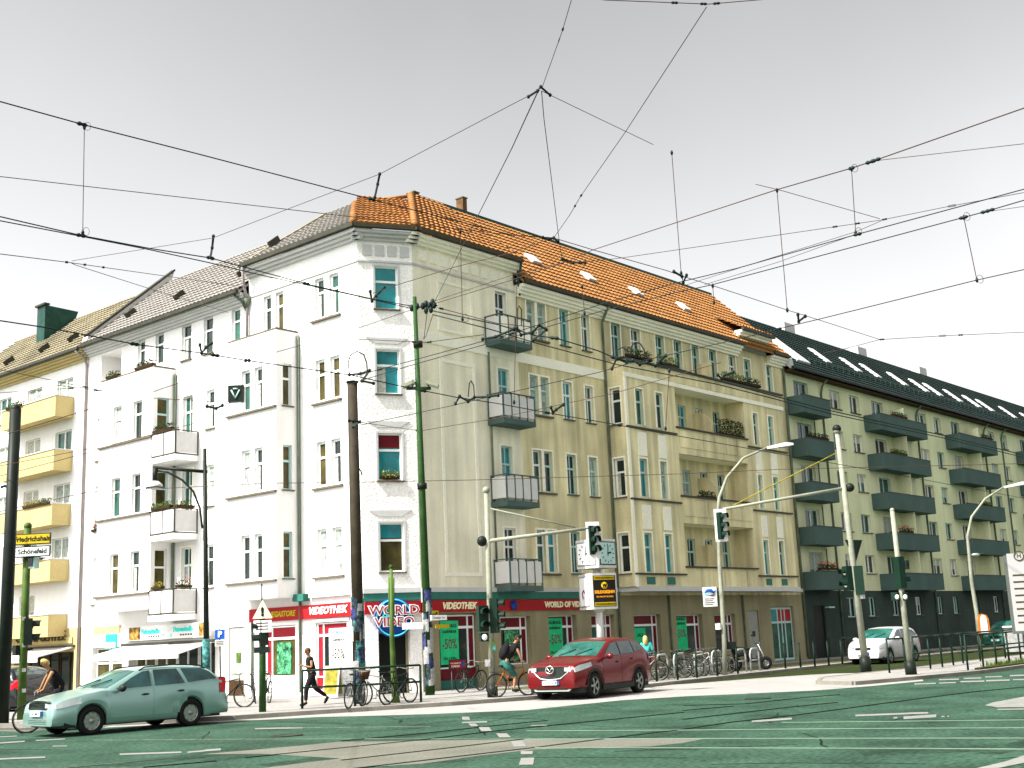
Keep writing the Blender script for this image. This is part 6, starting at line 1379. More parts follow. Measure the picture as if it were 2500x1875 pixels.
# left green pole with direction signs
b = base(52, 1757); t = UP(b, 68, 1285); th = thing('signal_mast', 'yellow-green signal pole beside the black mast carrying the direction signs', 'signal mast', b)
build(pole_mesh(b, t, .12, .1, 12).ball(t, .12, 8, 6), 'pole', 'pole_lime', th)
def plate_sign(label, name, x0, y0, x1, y1, m, rim, txt, sz, tm, arrow=False):
    c = UP(b, (x0+x1)/2, (y0+y1)/2, -.25); l = (UP(b, x1, y0, -.25)-UP(b, x0, y0, -.25)).length/2; h_ = (UP(b, x1, y0, -.25)-UP(b, x1, y1, -.25)).length/2
    s = thing(name, label, 'sign', c); Ms = Matrix.Translation(c) @ Rz(YAW-PI/2-.12); build(MB().box((-l, -.02, -h_), (l, .02, h_)), 'edge', rim, s, Ms); p = build(MB().box((-l+.03, -.03, -h_+.03), (l-.03, -.021, h_-.03)), 'plate', m, s, Ms)
    text(txt, sz, Ms @ T(.1, -.034, 0), tm, p, bold=.006, ext=.002); build(MB().box((-l-.04, -.0, -.05), (-l, .04, .05)), 'bracket', 'pole_dark', s, Ms); return s
plate_sign('yellow direction sign reading Friedrichshain', 'direction_sign', 18, 1303, 127, 1330, 'sign_yellow', 'letters_brown', 'Friedrichshain', .2, 'letters_black')
plate_sign('white direction sign reading Schönefeld below the yellow one', 'direction_sign', 18, 1334, 126, 1360, 'letters_white', 'signal_green', 'Schönefeld', .2, 'signal_green')
h = thing('traffic_light', 'black traffic light seen from the side on the yellow-green pole at the left', 'traffic light', UP(b, 84, 1570)); ranks(face(UP(b, 78, 1575), 330), h, 0, n=2, h=.75, m='black_plastic'); build(MB().box((-.15, -.1, 0), (.15, .1, .28)), 'lower_lamp', 'black_plastic', h, Matrix.Translation(UP(b, 46, 1600))); build(MB().tube([UP(b, 42, 1590), UP(b, 80, 1584)], .03, 5), 'bracket', 'black_plastic', h)
h = thing('pedestrian_signal', 'small square signal just under the Schönefeld sign', 'traffic light', UP(b, 80, 1375)); build(MB().box((-.14, -.1, 0), (.14, .1, .4)), 'housing', 'frame_teal', h, face(UP(b, 80, 1388), 200)); build(MB().box((-.09, -.12, .06), (.09, -.101, .34)), 'lens', 'glass_dark', h, face(UP(b, 80, 1388), 200))
for y in (1515, 1580, 1640, 1690): build(MB().box((-.05, -.17, 0), (.05, -.14, .1)), 'sticker', 'sticker_white', th, face(UP(b, 60, y), 235))
sg_ = thing('stop_pillar', 'white rounded timetable pillar cut off by the left edge beside the black mast', 'sign', UP(b, 2, 1500)); q = MB(); Ms = face(UP(b, -30, 1620), 225); q.prism([(-.5, -1.2), (.42, -1.2), (.42, 3.0), (.3, 3.25), (-.5, 3.3)], -.06, .06, axis='y'); build(q, 'panel', 'signal_board', sg_, Ms)
# left middle signal pole with warning triangle
b = base(641, 1738); t = UP(b, 639, 1425); th = thing('signal_mast', 'short green signal pole with warning triangle at the kerb before the red fascia', 'signal mast', b)
build(pole_mesh(b, UP(b, 640, 1500), .10, .085, 10), 'pole', 'pole_green', th); build(MB().tube([UP(b, 640, 1500), t], .022, 5), 'thin_rod', 'pole_dark', th)
Ms = Matrix.Translation(UP(b, 641, 1510, -.12)) @ Rz(YAW-PI/2); sg_ = thing('warning_sign', 'pale warning triangle with exclamation mark', 'sign', UP(b, 641, 1500)); o = build(MB().prism([(-.27, 0), (.27, 0), (0, .5)], -.015, .015, axis='y'), 'plate', 'letters_cream', sg_, Ms); text('!', .3, Ms @ T(0, -.02, .17), 'letters_black', o, bold=.02)
sg_ = thing('small_sign', 'small white plate below the warning triangle', 'sign', UP(b, 641, 1520)); Mp = Ms @ T(0, 0, -.37); o = build(MB().box((-.24, -.012, 0), (.24, .012, .32)), 'plate', 'letters_white', sg_, Mp); q = MB(); [q.box((-.18, -.016, .07+k*.08), (.16, -.0125, .1+k*.08)) for k in range(3)]; build(q, 'small_print', 'letters_brown', o, Mp)
h = thing('traffic_light', 'black traffic light facing left on the short pole with the warning triangle', 'traffic light', UP(b, 626, 1560)); ranks(face(UP(b, 634, 1576), 150), h, 0, n=2, h=.66, m='black_plastic'); build(MB().box((-.2, -.1, 0), (.2, .1, .16)), 'push_button', 'black_plastic', h, Matrix.Translation(UP(b, 640, 1594)) @ Rz(YAW-PI/2))
# parking sign
b = base(540, 1716); sg_ = thing('parking_sign', 'blue parking sign with letter P above a small white plate', 'sign', b); build(MB().cyl(b, UP(b, 536, 1535), .03, .03, 8), 'post', 'rim_steel', sg_)
Ms = Matrix.Translation(UP(b, 537, 1549, -.08)) @ Rz(YAW-PI/2); o = build(MB().box((-.16, -.012, -.16), (.16, .012, .16)), 'plate', 'sign_blue', sg_, Ms); text('P', .26, Ms @ T(0, -.015, 0), 'letters_white', o, bold=.012); Mp = Ms @ T(0, 0, -.28); o = build(MB().box((-.16, -.012, -.1), (.16, .012, .1)), 'lower_plate', 'signal_board', sg_, Mp)
q = MB(); [q.box((-.12, -.016, -.06+k*.05), (.12, -.0125, -.04+k*.05)) for k in range(3)]; build(q, 'small_print', 'letters_brown', o, Mp)
# green double post in front of the corner door
b = base(967, 1716); th = thing('sign_post', 'tall green post with twin upper tubes standing in front of the corner door', 'post', b); build(MB().tube([b, UP(b, 961, 1640), UP(b, 957, 1560), UP(b, 955, 1386)], [.12, .085, .07, .045], 10), 'post', 'pole_lime', th)
for x in (-5, 5): build(MB().tube([UP(b, 956+x, 1500), UP(b, 955+x, 1410)], .035, 8), 'tube', 'pole_lime', th)
build(MB().ball(UP(b, 955, 1384), .07, 8, 6), 'knob', 'pole_green', th)
# mail sign and street name sign on the green mast
sg_ = thing('post_sign', 'yellow postal sign with black horn behind the green mast', 'sign', FR @ T(30.3, -.4, 2.4)); Ms = FR @ T(30.25, -.35, 2.62); o = build(MB().box((-.2, -.03, -.17), (.25, .03, .17)), 'plate', 'sign_yellow', sg_, Ms); q = MB(); q.tube([(.0+.08*math.cos(a*.6), -.035, .0+.06*math.sin(a*.6)) for a in range(10)], .015, 5).tube([(.05, -.035, .02), (.17, -.035, .1)], [.01, .04], 6); build(q, 'horn', 'letters_black', o, Ms); build(MB().box((.1, -.05, -.42), (.75, .0, -.3)), 'arm', 'sign_yellow', sg_, Ms)
b = PB3; c = UP(b, 1068, 1508, -.3); sg_ = thing('street_name_sign', 'small green and white street name sign on the green mast', 'sign', c); Ms = Matrix.Translation(c) @ Rz(-.2); o = build(MB().box((-.25, -.02, -.08), (.35, .02, .08)), 'plate', 'letters_white', sg_, Ms); text('Danziger Str.', .09, Ms @ T(.05, -.024, 0), 'signal_green', o, ext=.002)
c = UP(b, 1005, 1528, -.2); sg_ = thing('blank_sign', 'blank white plate reaching left from the green mast below the round shop sign', 'sign', c); build(MB().box((-.3, -.02, -.1), (.35, .02, .1)), 'plate', 'letters_white', sg_, Matrix.Translation(c) @ Rz(YAW-PI/2))
# red notice on a stand
p = GY(1117, 1622, YR-.9); sg_ = thing('notice_stand', 'red notice on thin legs in front of the shop window', 'sign', (p.x, p.y, .1)); Ms = T(p.x, p.y, p.z); o = build(MB().box((-.42, -.02, -.17), (.42, .02, .17)), 'edge', 'black_plastic', sg_, Ms); pl_ = build(MB().box((-.38, -.03, -.14), (.38, -.021, .14)), 'plate', 'sign_red_bright', o, Ms); text('TOP-ANGEBOTE', .07, Ms @ T(-.13, -.034, .04), 'letters_cream', pl_, ext=.002); text('KUNDEN', .1, Ms @ T(-.13, -.034, -.06), 'letters_white', pl_, ext=.002); build(MB().ball((.24, -.03, 0), (.09, .01, .1), 10, 7), 'emblem', 'disc_blue', pl_, Ms)
for x in (-.3, .3): build(MB().tube([(x, 0, -.17), (x, .0, .1-p.z)], .012, 5), 'leg', 'rim_steel', sg_, Ms)
# clock and advertising column
b = Vector((37.2, 28.3, .1)); th = thing('clock_column', 'white column with square clock box above an advertising box', 'clock', b); build(MB().cyl(b, (b.x, b.y, 4.4), .16, .14, 12), 'post', 'signal_board', th); build(MB().tube([(b.x, b.y, 2.55), (b.x, b.y, 3.0)], [.15, .5], 10), 'collar', 'signal_board', th)
zl0 = UP(b, 1486, 1487).z; zl1 = UP(b, 1486, 1400).z; zu0 = UP(b, 1465, 1388).z; zu1 = UP(b, 1465, 1318).z
def rbox(w, z0, z1, M, nm, m, r=.1):
    q = MB(); h = w/2; pl = []
    for cx, cy, a0 in ((h-r, h-r, 0), (-h+r, h-r, 1), (-h+r, -h+r, 2), (h-r, -h+r, 3)):
        for k in range(4): a = (a0+k/3)*PI/2; pl.append((cx+r*math.cos(a), cy+r*math.sin(a)))
    q.prism(pl, z0, z1); return build(q, nm, m, th, M)
Mc = T(b.x, b.y, 0) @ Rz(math.radians(-27)); lb = rbox(1.12, zl0, zl1, Mc, 'advertising_box', 'signal_board')
Mk = T(b.x, b.y, 0) @ Rz(math.radians(-3)); ub = rbox(1.12, zu0, zu1, Mk, 'clock_box', 'signal_board')
hl = zl1-zl0; hu = zu1-zu0
ad = build(MB().box((-.46, -.575, zl0+.09), (.46, -.562, zl1-.09)), 'advertisement', 'letters_black', lb, Mc)
for z in (zl0+.11, zl1-.25): build(MB().box((-.42, -.585, z), (.42, -.576, z+.14)), 'yellow_band', 'sign_yellow', ad, Mc)
text('WWW.DILDOKING.DE', .078, Mc @ T(0, -.59, zl0+.18), 'letters_black', ad, ext=.002, bold=.003); text('WWW.DILDOKING.DE', .078, Mc @ T(0, -.59, zl1-.18), 'letters_black', ad, ext=.002, bold=.003)
text('DILDOKING', .15, Mc @ T(0, -.58, zl0+hl*.47), 'amber', ad, ext=.002, bold=.012); text('SEX MACHT SCHÖN', .075, Mc @ T(0, -.58, zl0+hl*.34), 'amber', ad, ext=.002, bold=.003)
e_ = build(MB().lathe([(0, 0), (.13, 0), (.13, .01), (0, .01)], 20, T(0, -.576, zl0+hl*.65) @ Matrix.Rotation(PI/2, 4, 'X')), 'emblem', 'sign_yellow', ad, Mc); text('W', .17, Mc @ T(0, -.592, zl0+hl*.65), 'letters_black', e_, ext=.002, bold=.01)
Mc2 = Mc @ Rz(-PI/2); o = build(MB().box((-.42, -.575, zl0+.1), (.42, -.562, zl1-.1)), 'advertisement', 'sidewalk_pale', lb, Mc2); build(MB().box((-.38, -.58, zl0+.14), (.38, -.576, zl1-.14)), 'poster', 'letters_white', o, Mc2); build(MB().tube([(-.08, -.585, zl0+.4), (-.12, -.585, zl0+.62), (.0, -.585, zl0+.72), (.06, -.585, zl0+.6)], .025, 5), 'figure', 'letters_maroon', o, Mc2)
for Mq in (Mk, Mk @ Rz(-PI/2)):
    o = build(MB().box((-.46, -.578, zu0+.1), (.46, -.562, zu1-.1)), 'dial_frame', 'black_plastic' if Mq is Mk else 'sidewalk_pale', ub, Mq); o2 = build(MB().box((-.42, -.585, zu0+.14), (.42, -.579, zu1-.14)), 'dial', 'frame_teal' if Mq is Mk else 'letters_white', o, Mq)
    q = MB(); zc = (zu0+zu1)/2; R0 = min(.38, hu/2-.18)
    for k in range(12):
        a = k*PI/6; q.box((-.018, -.592, R0*.8), (.018, -.586, R0), T(0, 0, zc) @ Matrix.Rotation(a, 4, 'Y'))
    build(q, 'hour_marks', 'letters_black', o2, Mq)
    for ang, l_, w_ in ((5, .28, .02), (80, .2, .028), (180, .1, .02)): build(MB().box((-w_, -.598, -.03), (w_, -.593, l_), T(0, 0, zc) @ Matrix.Rotation(math.radians(ang), 4, 'Y')), 'hand', 'letters_black', o2, Mq)
# advertising A-boards
for px, py, a, lb in ((814, 1705, 200, 'yellow-brown pavement board behind the left part of the corner railing'), (845, 1702, 230, 'white pavement board leaning beside the brown mast')):
    p = G(px, py, .1); s_ = thing('pavement_board', lb, 'sign', (p.x, p.y, .1)); Ms = T(p.x, p.y, .1) @ Rz(math.radians(a+90))
    for sgn in (1, -1):
        Mq = Ms @ Matrix.Rotation(sgn*.18, 4, 'X') @ T(0, sgn*.22, 0); o = build(MB().box((-.28, -.015, 0), (.28, .015, 1.0)), 'board', 'signal_board', s_, Mq); build(MB().box((-.23, -.02 if sgn < 0 or 1 else 0, .1), (.23, -.0151, .9)), 'poster', 'leaf_yellow' if px == 814 else 'sticker_white', o, Mq)
# corner railing
def railing(label, pts, h, m='rail_green', rails=(1.0, .5), r=.03, group=None, posts=None):
    th = thing('railing', label, 'railing', (pts[0][0], pts[0][1], .1), group)
    for x, y in pts: build(MB().tube([(x, y, .08), (x, y, .1+h)], r*1.2, 8), 'post', m, th)
    for f in rails:
        for a, b2 in zip(pts, pts[1:]): build(MB().tube([(a[0], a[1], .1+h*f), (b2[0], b2[1], .1+h*f)], r, 8), 'rail', m, th)
    return th
P3 = lambda ps, z=.1: [tuple(G(x, y, z)[:2]) for x, y in ps]
railing('dark green two-bar railing curving round the corner kerb', P3([(738, 1730), (867, 1724), (1028, 1714)]), 1.02, rails=(1.0, .55))
def seg(ps, n): 
    out = []
    for a, b2 in zip(ps, ps[1:]):
        for k in range(n): out.append((a[0]+(b2[0]-a[0])*k/n, a[1]+(b2[1]-a[1])*k/n))
    return out+[ps[-1]]
railing('short dark railing hoop between the two pale signal masts', P3([(2172, 1643), (2212, 1639)]), 1.1, rails=(1.0,))
railing('dark green railing along the back of the traffic island', [(41.0, 17.9), (42.4, 17.95), (43.8, 18.1), (45.3, 18.3), (47.0, 18.6), (49, 18.7), (52, 18.8), (56, 18.9), (60, 19)], 1.12)
railing('dark green railing in front of the planting strip at the right edge', [(40.9, 16.05), (42.4, 16.1), (43.9, 16.2), (45.4, 16.3), (46.9, 16.4), (48.6, 16.5), (51, 16.7)], 1.12)
# bollards and cycle hoops
bo = None; names = ['first dark bollard behind the tail of the red car', 'brown bollard beside the red bicycle', 'slim dark bollard before the second rack hoop', 'slim bollard left of the street lamp pole', 'light green bollard in front of a pale bicycle wheel', 'dark bollard right of the scooter wheel', 'bollard before the beige house glass door', 'thick bollard before the dark entrance door', 'bollard before the dark base right of the entrance', 'last bollard just left of the white car']
for (px, py), lb in zip(((1604, 1664), (1655, 1660), (1702, 1655), (1752, 1650), (1802, 1645), (1918, 1632), (1955, 1630), (1990, 1627), (2024, 1625), (2057, 1621)), names):
    p = G(px, py, .1); Mq = T(p.x, p.y, .1)
    if bo is None:
        bo = thing('bollard', lb, 'bollard', Mq, 'bollards along the kerb'); build(MB().tube([(0, 0, 0), (0, 0, .95)], .04, 10), 'post', 'bollard_green', bo, Mq); build(MB().ball((0, 0, .96), .045, 8, 5), 'cap', 'bollard_green', bo, Mq)
    else: copy_tree(bo, Mq, lb)
ho = None
for px, lb in ((1618, 'white rack hoop nearest the red car'), (1660, 'second white rack hoop beside the red bicycle'), (1710, 'low white rack hoop left of the street lamp pole'), (1752, 'rack hoop directly behind the street lamp pole'), (1812, 'rack hoop behind the light green bollard'), (1845, 'rack hoop left of the scooter')):
    p = G(px, 1658, .1); Mq = T(GY(px, 1640, 25.3).x, 25.3, .1) @ Rz(.15)
    if ho is None:
        ho = thing('cycle_rack', lb, 'bicycle rack', Mq, 'white rack hoops'); build(MB().tube([(-.45, 0, 0), (-.45, 0, .65), (-.38, 0, .8), (-.25, 0, .86), (.25, 0, .86), (.38, 0, .8), (.45, 0, .65), (.45, 0, 0)], .035, 8), 'hoop', 'rack_white', ho, Mq); build(MB().tube([(-.44, 0, .42), (.44, 0, .42)], .025, 6), 'crossbar', 'rack_white', ho, Mq)
    else: copy_tree(ho, Mq, lb)
# stop sign board at the right edge, white cabinet, shrubs
sg_ = thing('stop_sign', 'tall pale bus stop board with H in a circle, cut off by the right edge', 'sign', (26, 8.3, .1)); b = Vector((26.0, 7.2, .0)); Ms = face(UP(b, 2542, 1545), 213); l_ = (UP(b, 2600, 1450)-UP(b, 2468, 1450)).length/2
o = build(MB().box((-l_, -.03, 0), (l_, .03, (UP(b, 2500, 1352).z-UP(b, 2500, 1545).z))), 'board', 'rim_steel', sg_, Ms); build(MB().box((-l_+.05, -.034, .05), (l_-.05, -.031, 1.55)), 'panel', 'board_grey', o, Ms); q = MB(); [q.box((-l_+.12, -.038, .2+k*.13), (-l_+.9-.2*(k % 3), -.035, .23+k*.13)) for k in range(8)]; build(q, 'small_print', 'letters_brown', o, Ms); q = MB(); q.tube([(-l_+.28+.09*math.cos(a*PI/10), -.04, 1.5+.09*math.sin(a*PI/10)) for a in range(20)], .01, 5, closed=True); build(q, 'ring', 'letters_brown', o, Ms); text('H', .12, Ms @ T(-l_+.28, -.04, 1.5), 'letters_brown', o, ext=.002)
build(MB().cyl((UP(b, 2530, 1545).x, UP(b, 2530, 1545).y, 0), UP(b, 2530, 1545), .04, .04, 8), 'post', 'rim_steel', sg_)
s_ = thing('switch_cabinet', 'small white graffiti-marked cabinet behind the right railing', 'cabinet', (62, 21, .1)); p = G(2480, 1590, .1); Mq = T(p.x, p.y, .1) @ Rz(.3); o = build(MB().box((-.8, -.4, 0), (.8, .4, 1.15)), 'housing', 'sticker_white', s_, Mq); build(MB().box((-.85, -.45, 1.15), (.85, .45, 1.22)), 'lid', 'signal_board', s_, Mq)
mb = MB()
for k in range(900):
    x = rnd.uniform(43.2, 60); y = 16.05+rnd.uniform(-.25, .5)+(x-43)*.015; s = rnd.uniform(.03, .1); a = rnd.uniform(0, 6.3); h_ = rnd.uniform(.02, .22)
    mb.add([(x, y, .12), (x+s*math.cos(a), y+s*math.sin(a), .12), (x+s*.5*math.cos(a)+rnd.uniform(-.05, .05), y+s*.5*math.sin(a), .12+h_)], [(0, 1, 2)])
o = build(mb, 'weeds', 'leaf_green'); o['kind'] = 'stuff'; o['label'] = 'low weeds growing along the planting strip behind the right railing'; o['category'] = 'weeds'
def conifer(x, y, H_, label):
    t = thing('conifer_tree', label, 'tree', (x, y, .1)); build(MB().tube([(x, y, 0), (x+.1, y, H_*.5), (x, y, H_)], [.2, .13, .03], 8), 'trunk', 'wood_brown', t); q = MB()
    for k in range(16):
        z = H_*(.28+.7*k/16); L_ = 1.7*(1-k/17)+.2; n = 9
        for j in range(n):
            a = 2*PI*(j+rnd.random())/n; tip = Vector((x+L_*math.cos(a), y+L_*math.sin(a), z-.25*L_)); b0 = Vector((x, y, z)); d = (tip-b0)
            for i in range(26):
                c = b0+d*rnd.uniform(.15, 1); e = Vector((rnd.uniform(-1, 1), rnd.uniform(-1, 1), rnd.uniform(-.8, .3))).normalized()*rnd.uniform(.15, .3); w_ = e.cross(Vector((0, 0, 1))).normalized()*.03; q.add([c-w_, c+w_, c+e], [(0, 1, 2)])
    build(q, 'crown', 'leaf_dark', t, kind='stuff')
p = G(2530, 1600, .1); conifer(66.5, 20.6, 8.5, 'dark conifer whose twigs reach in at the right edge before the grey block')

# ================================================================= OVERHEAD WIRES
WN = [0]
def wire(label, pts, z, m='cable', px=1.0, group='overhead tram wires', clamps=(), ins=(), cat='wire', name='overhead_wire', zs=None):
    # surveyed at the height of each support; radius a hundredth of a metre or two
    P_ = []
    for i, q in enumerate(pts):
        zz = q[2] if len(q) > 2 else (z if not isinstance(z, tuple) else z[0]+(z[1]-z[0])*i/(len(pts)-1)); P_.append(G(q[0], q[1], zz))
    d = sum((p-EYE).length for p in P_)/len(P_)
    out = lambda q: q[0] < -20 or q[0] > 2520 or q[1] < -10       # carry wires that leave the view on to their next support
    if out(pts[0]): P_.insert(0, P_[0]+(P_[0]-P_[1]).normalized()*14); clamps = [(a+1, f) for a, f in clamps]; ins = [(a+1, f) for a, f in ins]
    if out(pts[-1]): P_.append(P_[-1]+(P_[-1]-P_[-2]).normalized()*14)
    r = max(.005, px*.40*d/1224)
    t = thing(name, label, cat, P_[0], group); build(MB().tube(P_, r, 5), 'cable', m, t)
    for f in clamps:                                     # (segment, fraction)
        p = P_[f[0]].lerp(P_[f[0]+1], f[1]); dr = (P_[f[0]+1]-P_[f[0]]).normalized(); s = r*2.6
        build(MB().tube([p-dr*s*3, p-dr*s*1.5, p, p+dr*s*1.5, p+dr*s*3], [s*.6, s*1.3, s*.8, s*1.3, s*.6], 6), 'insulator', 'cable_dark', t)
    for f in ins:                                        # turnbuckle
        p = P_[f[0]].lerp(P_[f[0]+1], f[1]); dr = (P_[f[0]+1]-P_[f[0]]).normalized(); sd = dr.cross(Vector((0, 0, 1))).normalized().cross(dr); s = r*2.5; l_ = s*5
        build(MB().tube([p-dr*l_, p-dr*l_*.7+sd*s, p+dr*l_*.7+sd*s, p+dr*l_, p+dr*l_*.7-sd*s, p-dr*l_*.7-sd*s], r*.8, 5, closed=True), 'turnbuckle', 'cable_dark', t)
    return t, P_
def bracket(label, pts, z, r=.05, loop=None):
    P_ = [G(x, y, z) for x, y in pts]; t = thing('wire_fitting', label, 'wire fitting', P_[0], 'fittings on the tram wires'); d = (P_[0]-EYE).length; s = d/1224
    q = MB(); q.tube(P_, 1.1*s, 6); build(q, 'arm', 'cable_dark', t)
    for p in P_: build(MB().ball(p, (1.7*s, 1.7*s, 2.1*s), 7, 5), 'insulator', 'cable_dark', t)
    if loop: build(MB().tube([G(x, y, z) for x, y in loop], .6*s, 5), 'jumper_loop', 'cable_dark', t)
    return t
Z1, Z2 = 7.0, 13.0
wire('dark upper contact wire running from the left edge to the roof corner', [(-60, 232), (0, 248), (206, 305), (480, 375), (912, 488), (1250, 574), (1352, 581)], Z1, 'cable_dark', 1.5, clamps=((1, .97), (3, .99)))
wire('thin span wire from the left edge to the corner roof tiles', [(-60, 424), (0, 431), (701, 511), (950, 540), (1250, 574)], Z1, px=.8)
wire('upper strand of the double wire running from the left to the green mast', [(-60, 515), (0, 529), (198, 575), (362, 606), (514, 630), (752, 694), (904, 729), (1012, 749)], Z2, 'cable_dark', 1.5, clamps=((2, .0), (4, .0), (4, .98)))
wire('lower strand of the double wire running from the left to the green mast', [(-60, 525), (0, 539), (198, 577), (362, 609), (509, 641), (647, 674), (882, 725), (1012, 755)], Z2, 'cable_dark', 1.4)
wire('anchor wire from the left edge to the drain fork of the white house', [(-40, 615), (0, 620), (170, 641), (283, 657), (432, 678), (599, 701)], (9.0, 14.8), px=.9, clamps=((1, .95), (2, .3), (2, .7)))
wire('thin wire dropping from the left knot across the white house', [(172, 641), (184, 647), (400, 716), (557, 763)], (9.5, 13.2), px=.8)
wire('long thin wire rising from the left knot to the high sky knot', [(175, 637, 9.3), (520, 581, 9.5), (701, 511, 9.5), (927, 425, 9.5), (1250, 255, 9.5), (1318, 220, 9.5)], 9.5, px=.8)
wire('contact wire along the left street crossing both tall masts', [(-60, 773), (0, 783), (113, 800), (339, 842), (492, 862), (601, 880), (715, 896), (857, 916), (998, 947), (1114, 970), (1214, 985), (1349, 1010), (1500, 1036), (1562, 1048), (1936, 1114), (2130, 1148), (2600, 1235)], Z1, 'cable_dark', 1.2, clamps=((2, .95), (4, .3), (8, .3), (10, .9), (12, .2)))
wire('thin wire from the green mast down across the white bay', [(1005, 756, Z2), (878, 800, 12), (755, 837, 11), (673, 860, 10.5), (505, 912, 9.5), (372, 957, 9), (219, 999, 8), (0, 1065, 7), (-60, 1083, 7)], 10, px=.85)
wire('wire from the green mast bundle up to the high sky knot', [(1062, 735, Z2), (1250, 361, 10.2), (1312, 226, 9.5)], Z2, px=1.0)
wire('wire from the green mast bundle up to the right sky edge', [(1060, 735, Z2), (1252, 671, 12), (1386, 638, 11), (1448, 610, 10), (1897, 463, 8.5), (2081, 410, 8), (2132, 393, 8), (2500, 264, 8), (2560, 243, 8)], Z2, px=1.1, clamps=((4, .99), (5, .85), (6, .02)))
wire('wire leaving the bundle beside the upper one over the orange roof', [(1062, 741, Z2), (1255, 682, 12), (1320, 660, 11.5), (1386, 638, 11)], Z2, px=1.0)
wire('upper trolley wire from the brown mast across to the right sky edge', [(868, 918, 8), (1022, 876, 8), (1183, 832, 8), (1250, 814, 8), (1476, 740, 8), (1646, 692, 8), (1800, 655, 8), (2086, 574, 8), (2500, 462, 8), (2560, 446, 8)], 8, 'cable_dark', 1.2, clamps=((0, .4), (2, .98), (7, .02)))
wire('lower trolley wire from the brown mast across to the right sky edge', [(840, 942, 8), (1000, 893, 8), (1195, 838, 8), (1250, 823, 8), (1467, 760, 8), (1646, 715, 8), (1736, 696, 8), (2352, 531, 8), (2408, 516, 8), (2500, 489, 8), (2560, 471, 8)], 8, 'cable_dark', 1.2, clamps=((7, .0), (7, .95), (8, .1)))
wire('faint wire fanning out above the two trolley wires at right', [(1646, 705), (1850, 640), (2089, 566), (2152, 539)], 8, px=.7)
wire('second faint wire fanning out between the trolley wires', [(1720, 695), (1900, 640), (2089, 572)], 8, px=.7)
wire('span wire from the roof knot over the orange roof to the lower right knot', [(1352, 581), (1448, 610), (1629, 661), (1668, 675), (1736, 696), (1922, 757), (1996, 780), (2148, 829), (2318, 819), (2500, 811), (2560, 808)], 8, px=.85, clamps=((7, .03), (8, .15)), ins=((7, .9),))
wire('short wire from the lower right knot back towards the dark roof', [(2148, 829), (2069, 850), (2010, 862)], 8, px=.7)
wire('trolley wire from the right edge down across the beige bay to the brown mast', [(2560, 644), (2500, 658), (2383, 684), (1996, 780), (1911, 800), (1863, 813), (1782, 832), (1617, 870), (1533, 888), (1462, 909), (1218, 964), (1188, 970), (1114, 988), (1020, 1008), (879, 1038)], 7.5, 'cable_dark', 1.05, clamps=((4, .2), (9, .9)))
wire('wire from the right knot left to the roof crest fittings', [(2500, 470), (2305, 506), (2152, 537), (2035, 554), (1515, 630), (1414, 641), (1376, 640)], 8, px=.8, clamps=((1, .95), (2, .5), (2, .97)), ins=((0, .9),))
wire('wire from the hanger on the long wire to the right knot', [(1845, 450), (1911, 466), (2148, 534)], 8.2, px=.8)
wire('thin stay branching off right of the double insulator', [(2132, 393), (2500, 351), (2560, 344)], 8, px=.7)
wire('thin stay branching off the lower trolley wire at the right edge', [(2408, 517), (2500, 504), (2560, 496)], 8, px=.7)
wire('wire from the top edge down to the high sky knot with a turnbuckle', [(1402, -30), (1395, 0), (1373, 75), (1323, 215)], 9.5, px=.9, ins=((2, .15),), clamps=((1, .95),))
wire('steep wire from the high sky knot down to the roof crest fittings', [(1322, 222), (1328, 290), (1363, 571), (1371, 627), (1376, 640)], 9.5, 'cable', .9, ins=((0, .97),))
wire('faint wire from the high sky knot running right', [(1322, 222), (1343, 232), (1455, 286), (1595, 353)], 9.5, px=.55)
wire('long wire from the top fittings down to the roof knot', [(1725, 17), (1527, 322), (1417, 480), (1391, 525), (1352, 581)], 9.5, px=.9, clamps=((1, .98), (2, .5)))
wire('wire grazing the top edge of the sky', [(1440, -6), (1476, 0), (1730, 10), (1860, -1), (1900, -8)], 9.0, 'cable', 1.1, clamps=((1, .67), (1, .95), (2, .15)))
wire('wire from the left tip over the cut-off corner window to the roof knot', [(910, 716), (972, 695), (1110, 652), (1250, 617), (1318, 592), (1352, 581)], 9.5, px=.95)
wire('thin tie above the second corner window passing the green mast', [(873, 828), (1017, 835), (1041, 836), (1182, 817)], 10, px=.9, clamps=((0, .96), (2, .05)))
wire('thin tie crossing the green mast below the floodlights', [(879, 1031), (1026, 1052), (1110, 1038), (1200, 1024), (1500, 960), (1620, 925), (1760, 885)], 9, px=.8, clamps=((0, .95),))
wire('thin horizontal cable across the middle storeys', [(212, 1202), (640, 1180), (883, 1177), (1150, 1172), (1660, 1157), (1900, 1146), (2332, 1136), (2560, 1130)], 7, px=.7)
wire('nearer strand of the double wire across the beige house', [(1056, 759, Z2), (1214, 792, 12.3), (1305, 819, 12), (1359, 826, 11.8), (1459, 856, 11.5), (1506, 876, 11.2), (1644, 897, 10.8), (1750, 929, 10.3), (1876, 963, 10), (2028, 1003, 9.5), (2307, 1064, 9), (2600, 1135, 8.5)], Z2, 'cable_dark', 1.5, clamps=((1, .5), (2, .9), (4, .9), (5, .2)))
wire('farther strand of the double wire across the beige house', [(1056, 768, Z2), (1190, 802, 12.3), (1310, 838, 12), (1506, 890, 11.2), (1750, 938, 10.3), (1876, 970, 10), (2028, 1010, 9.5), (2307, 1070, 9), (2600, 1141, 8.5)], Z2, 'cable_dark', 1.3)
wire('upper strand beside the double wire near the green mast', [(1068, 751, Z2), (1087, 756, Z2), (1212, 789, 12.4), (1306, 799, 12), (1310, 815, 12)], Z2, px=1.0, clamps=((0, .5),))
wire('steep thin wire down from the bundle left of the green mast', [(1043, 760), (1034, 835), (1024, 915)], 12.5, px=.8)
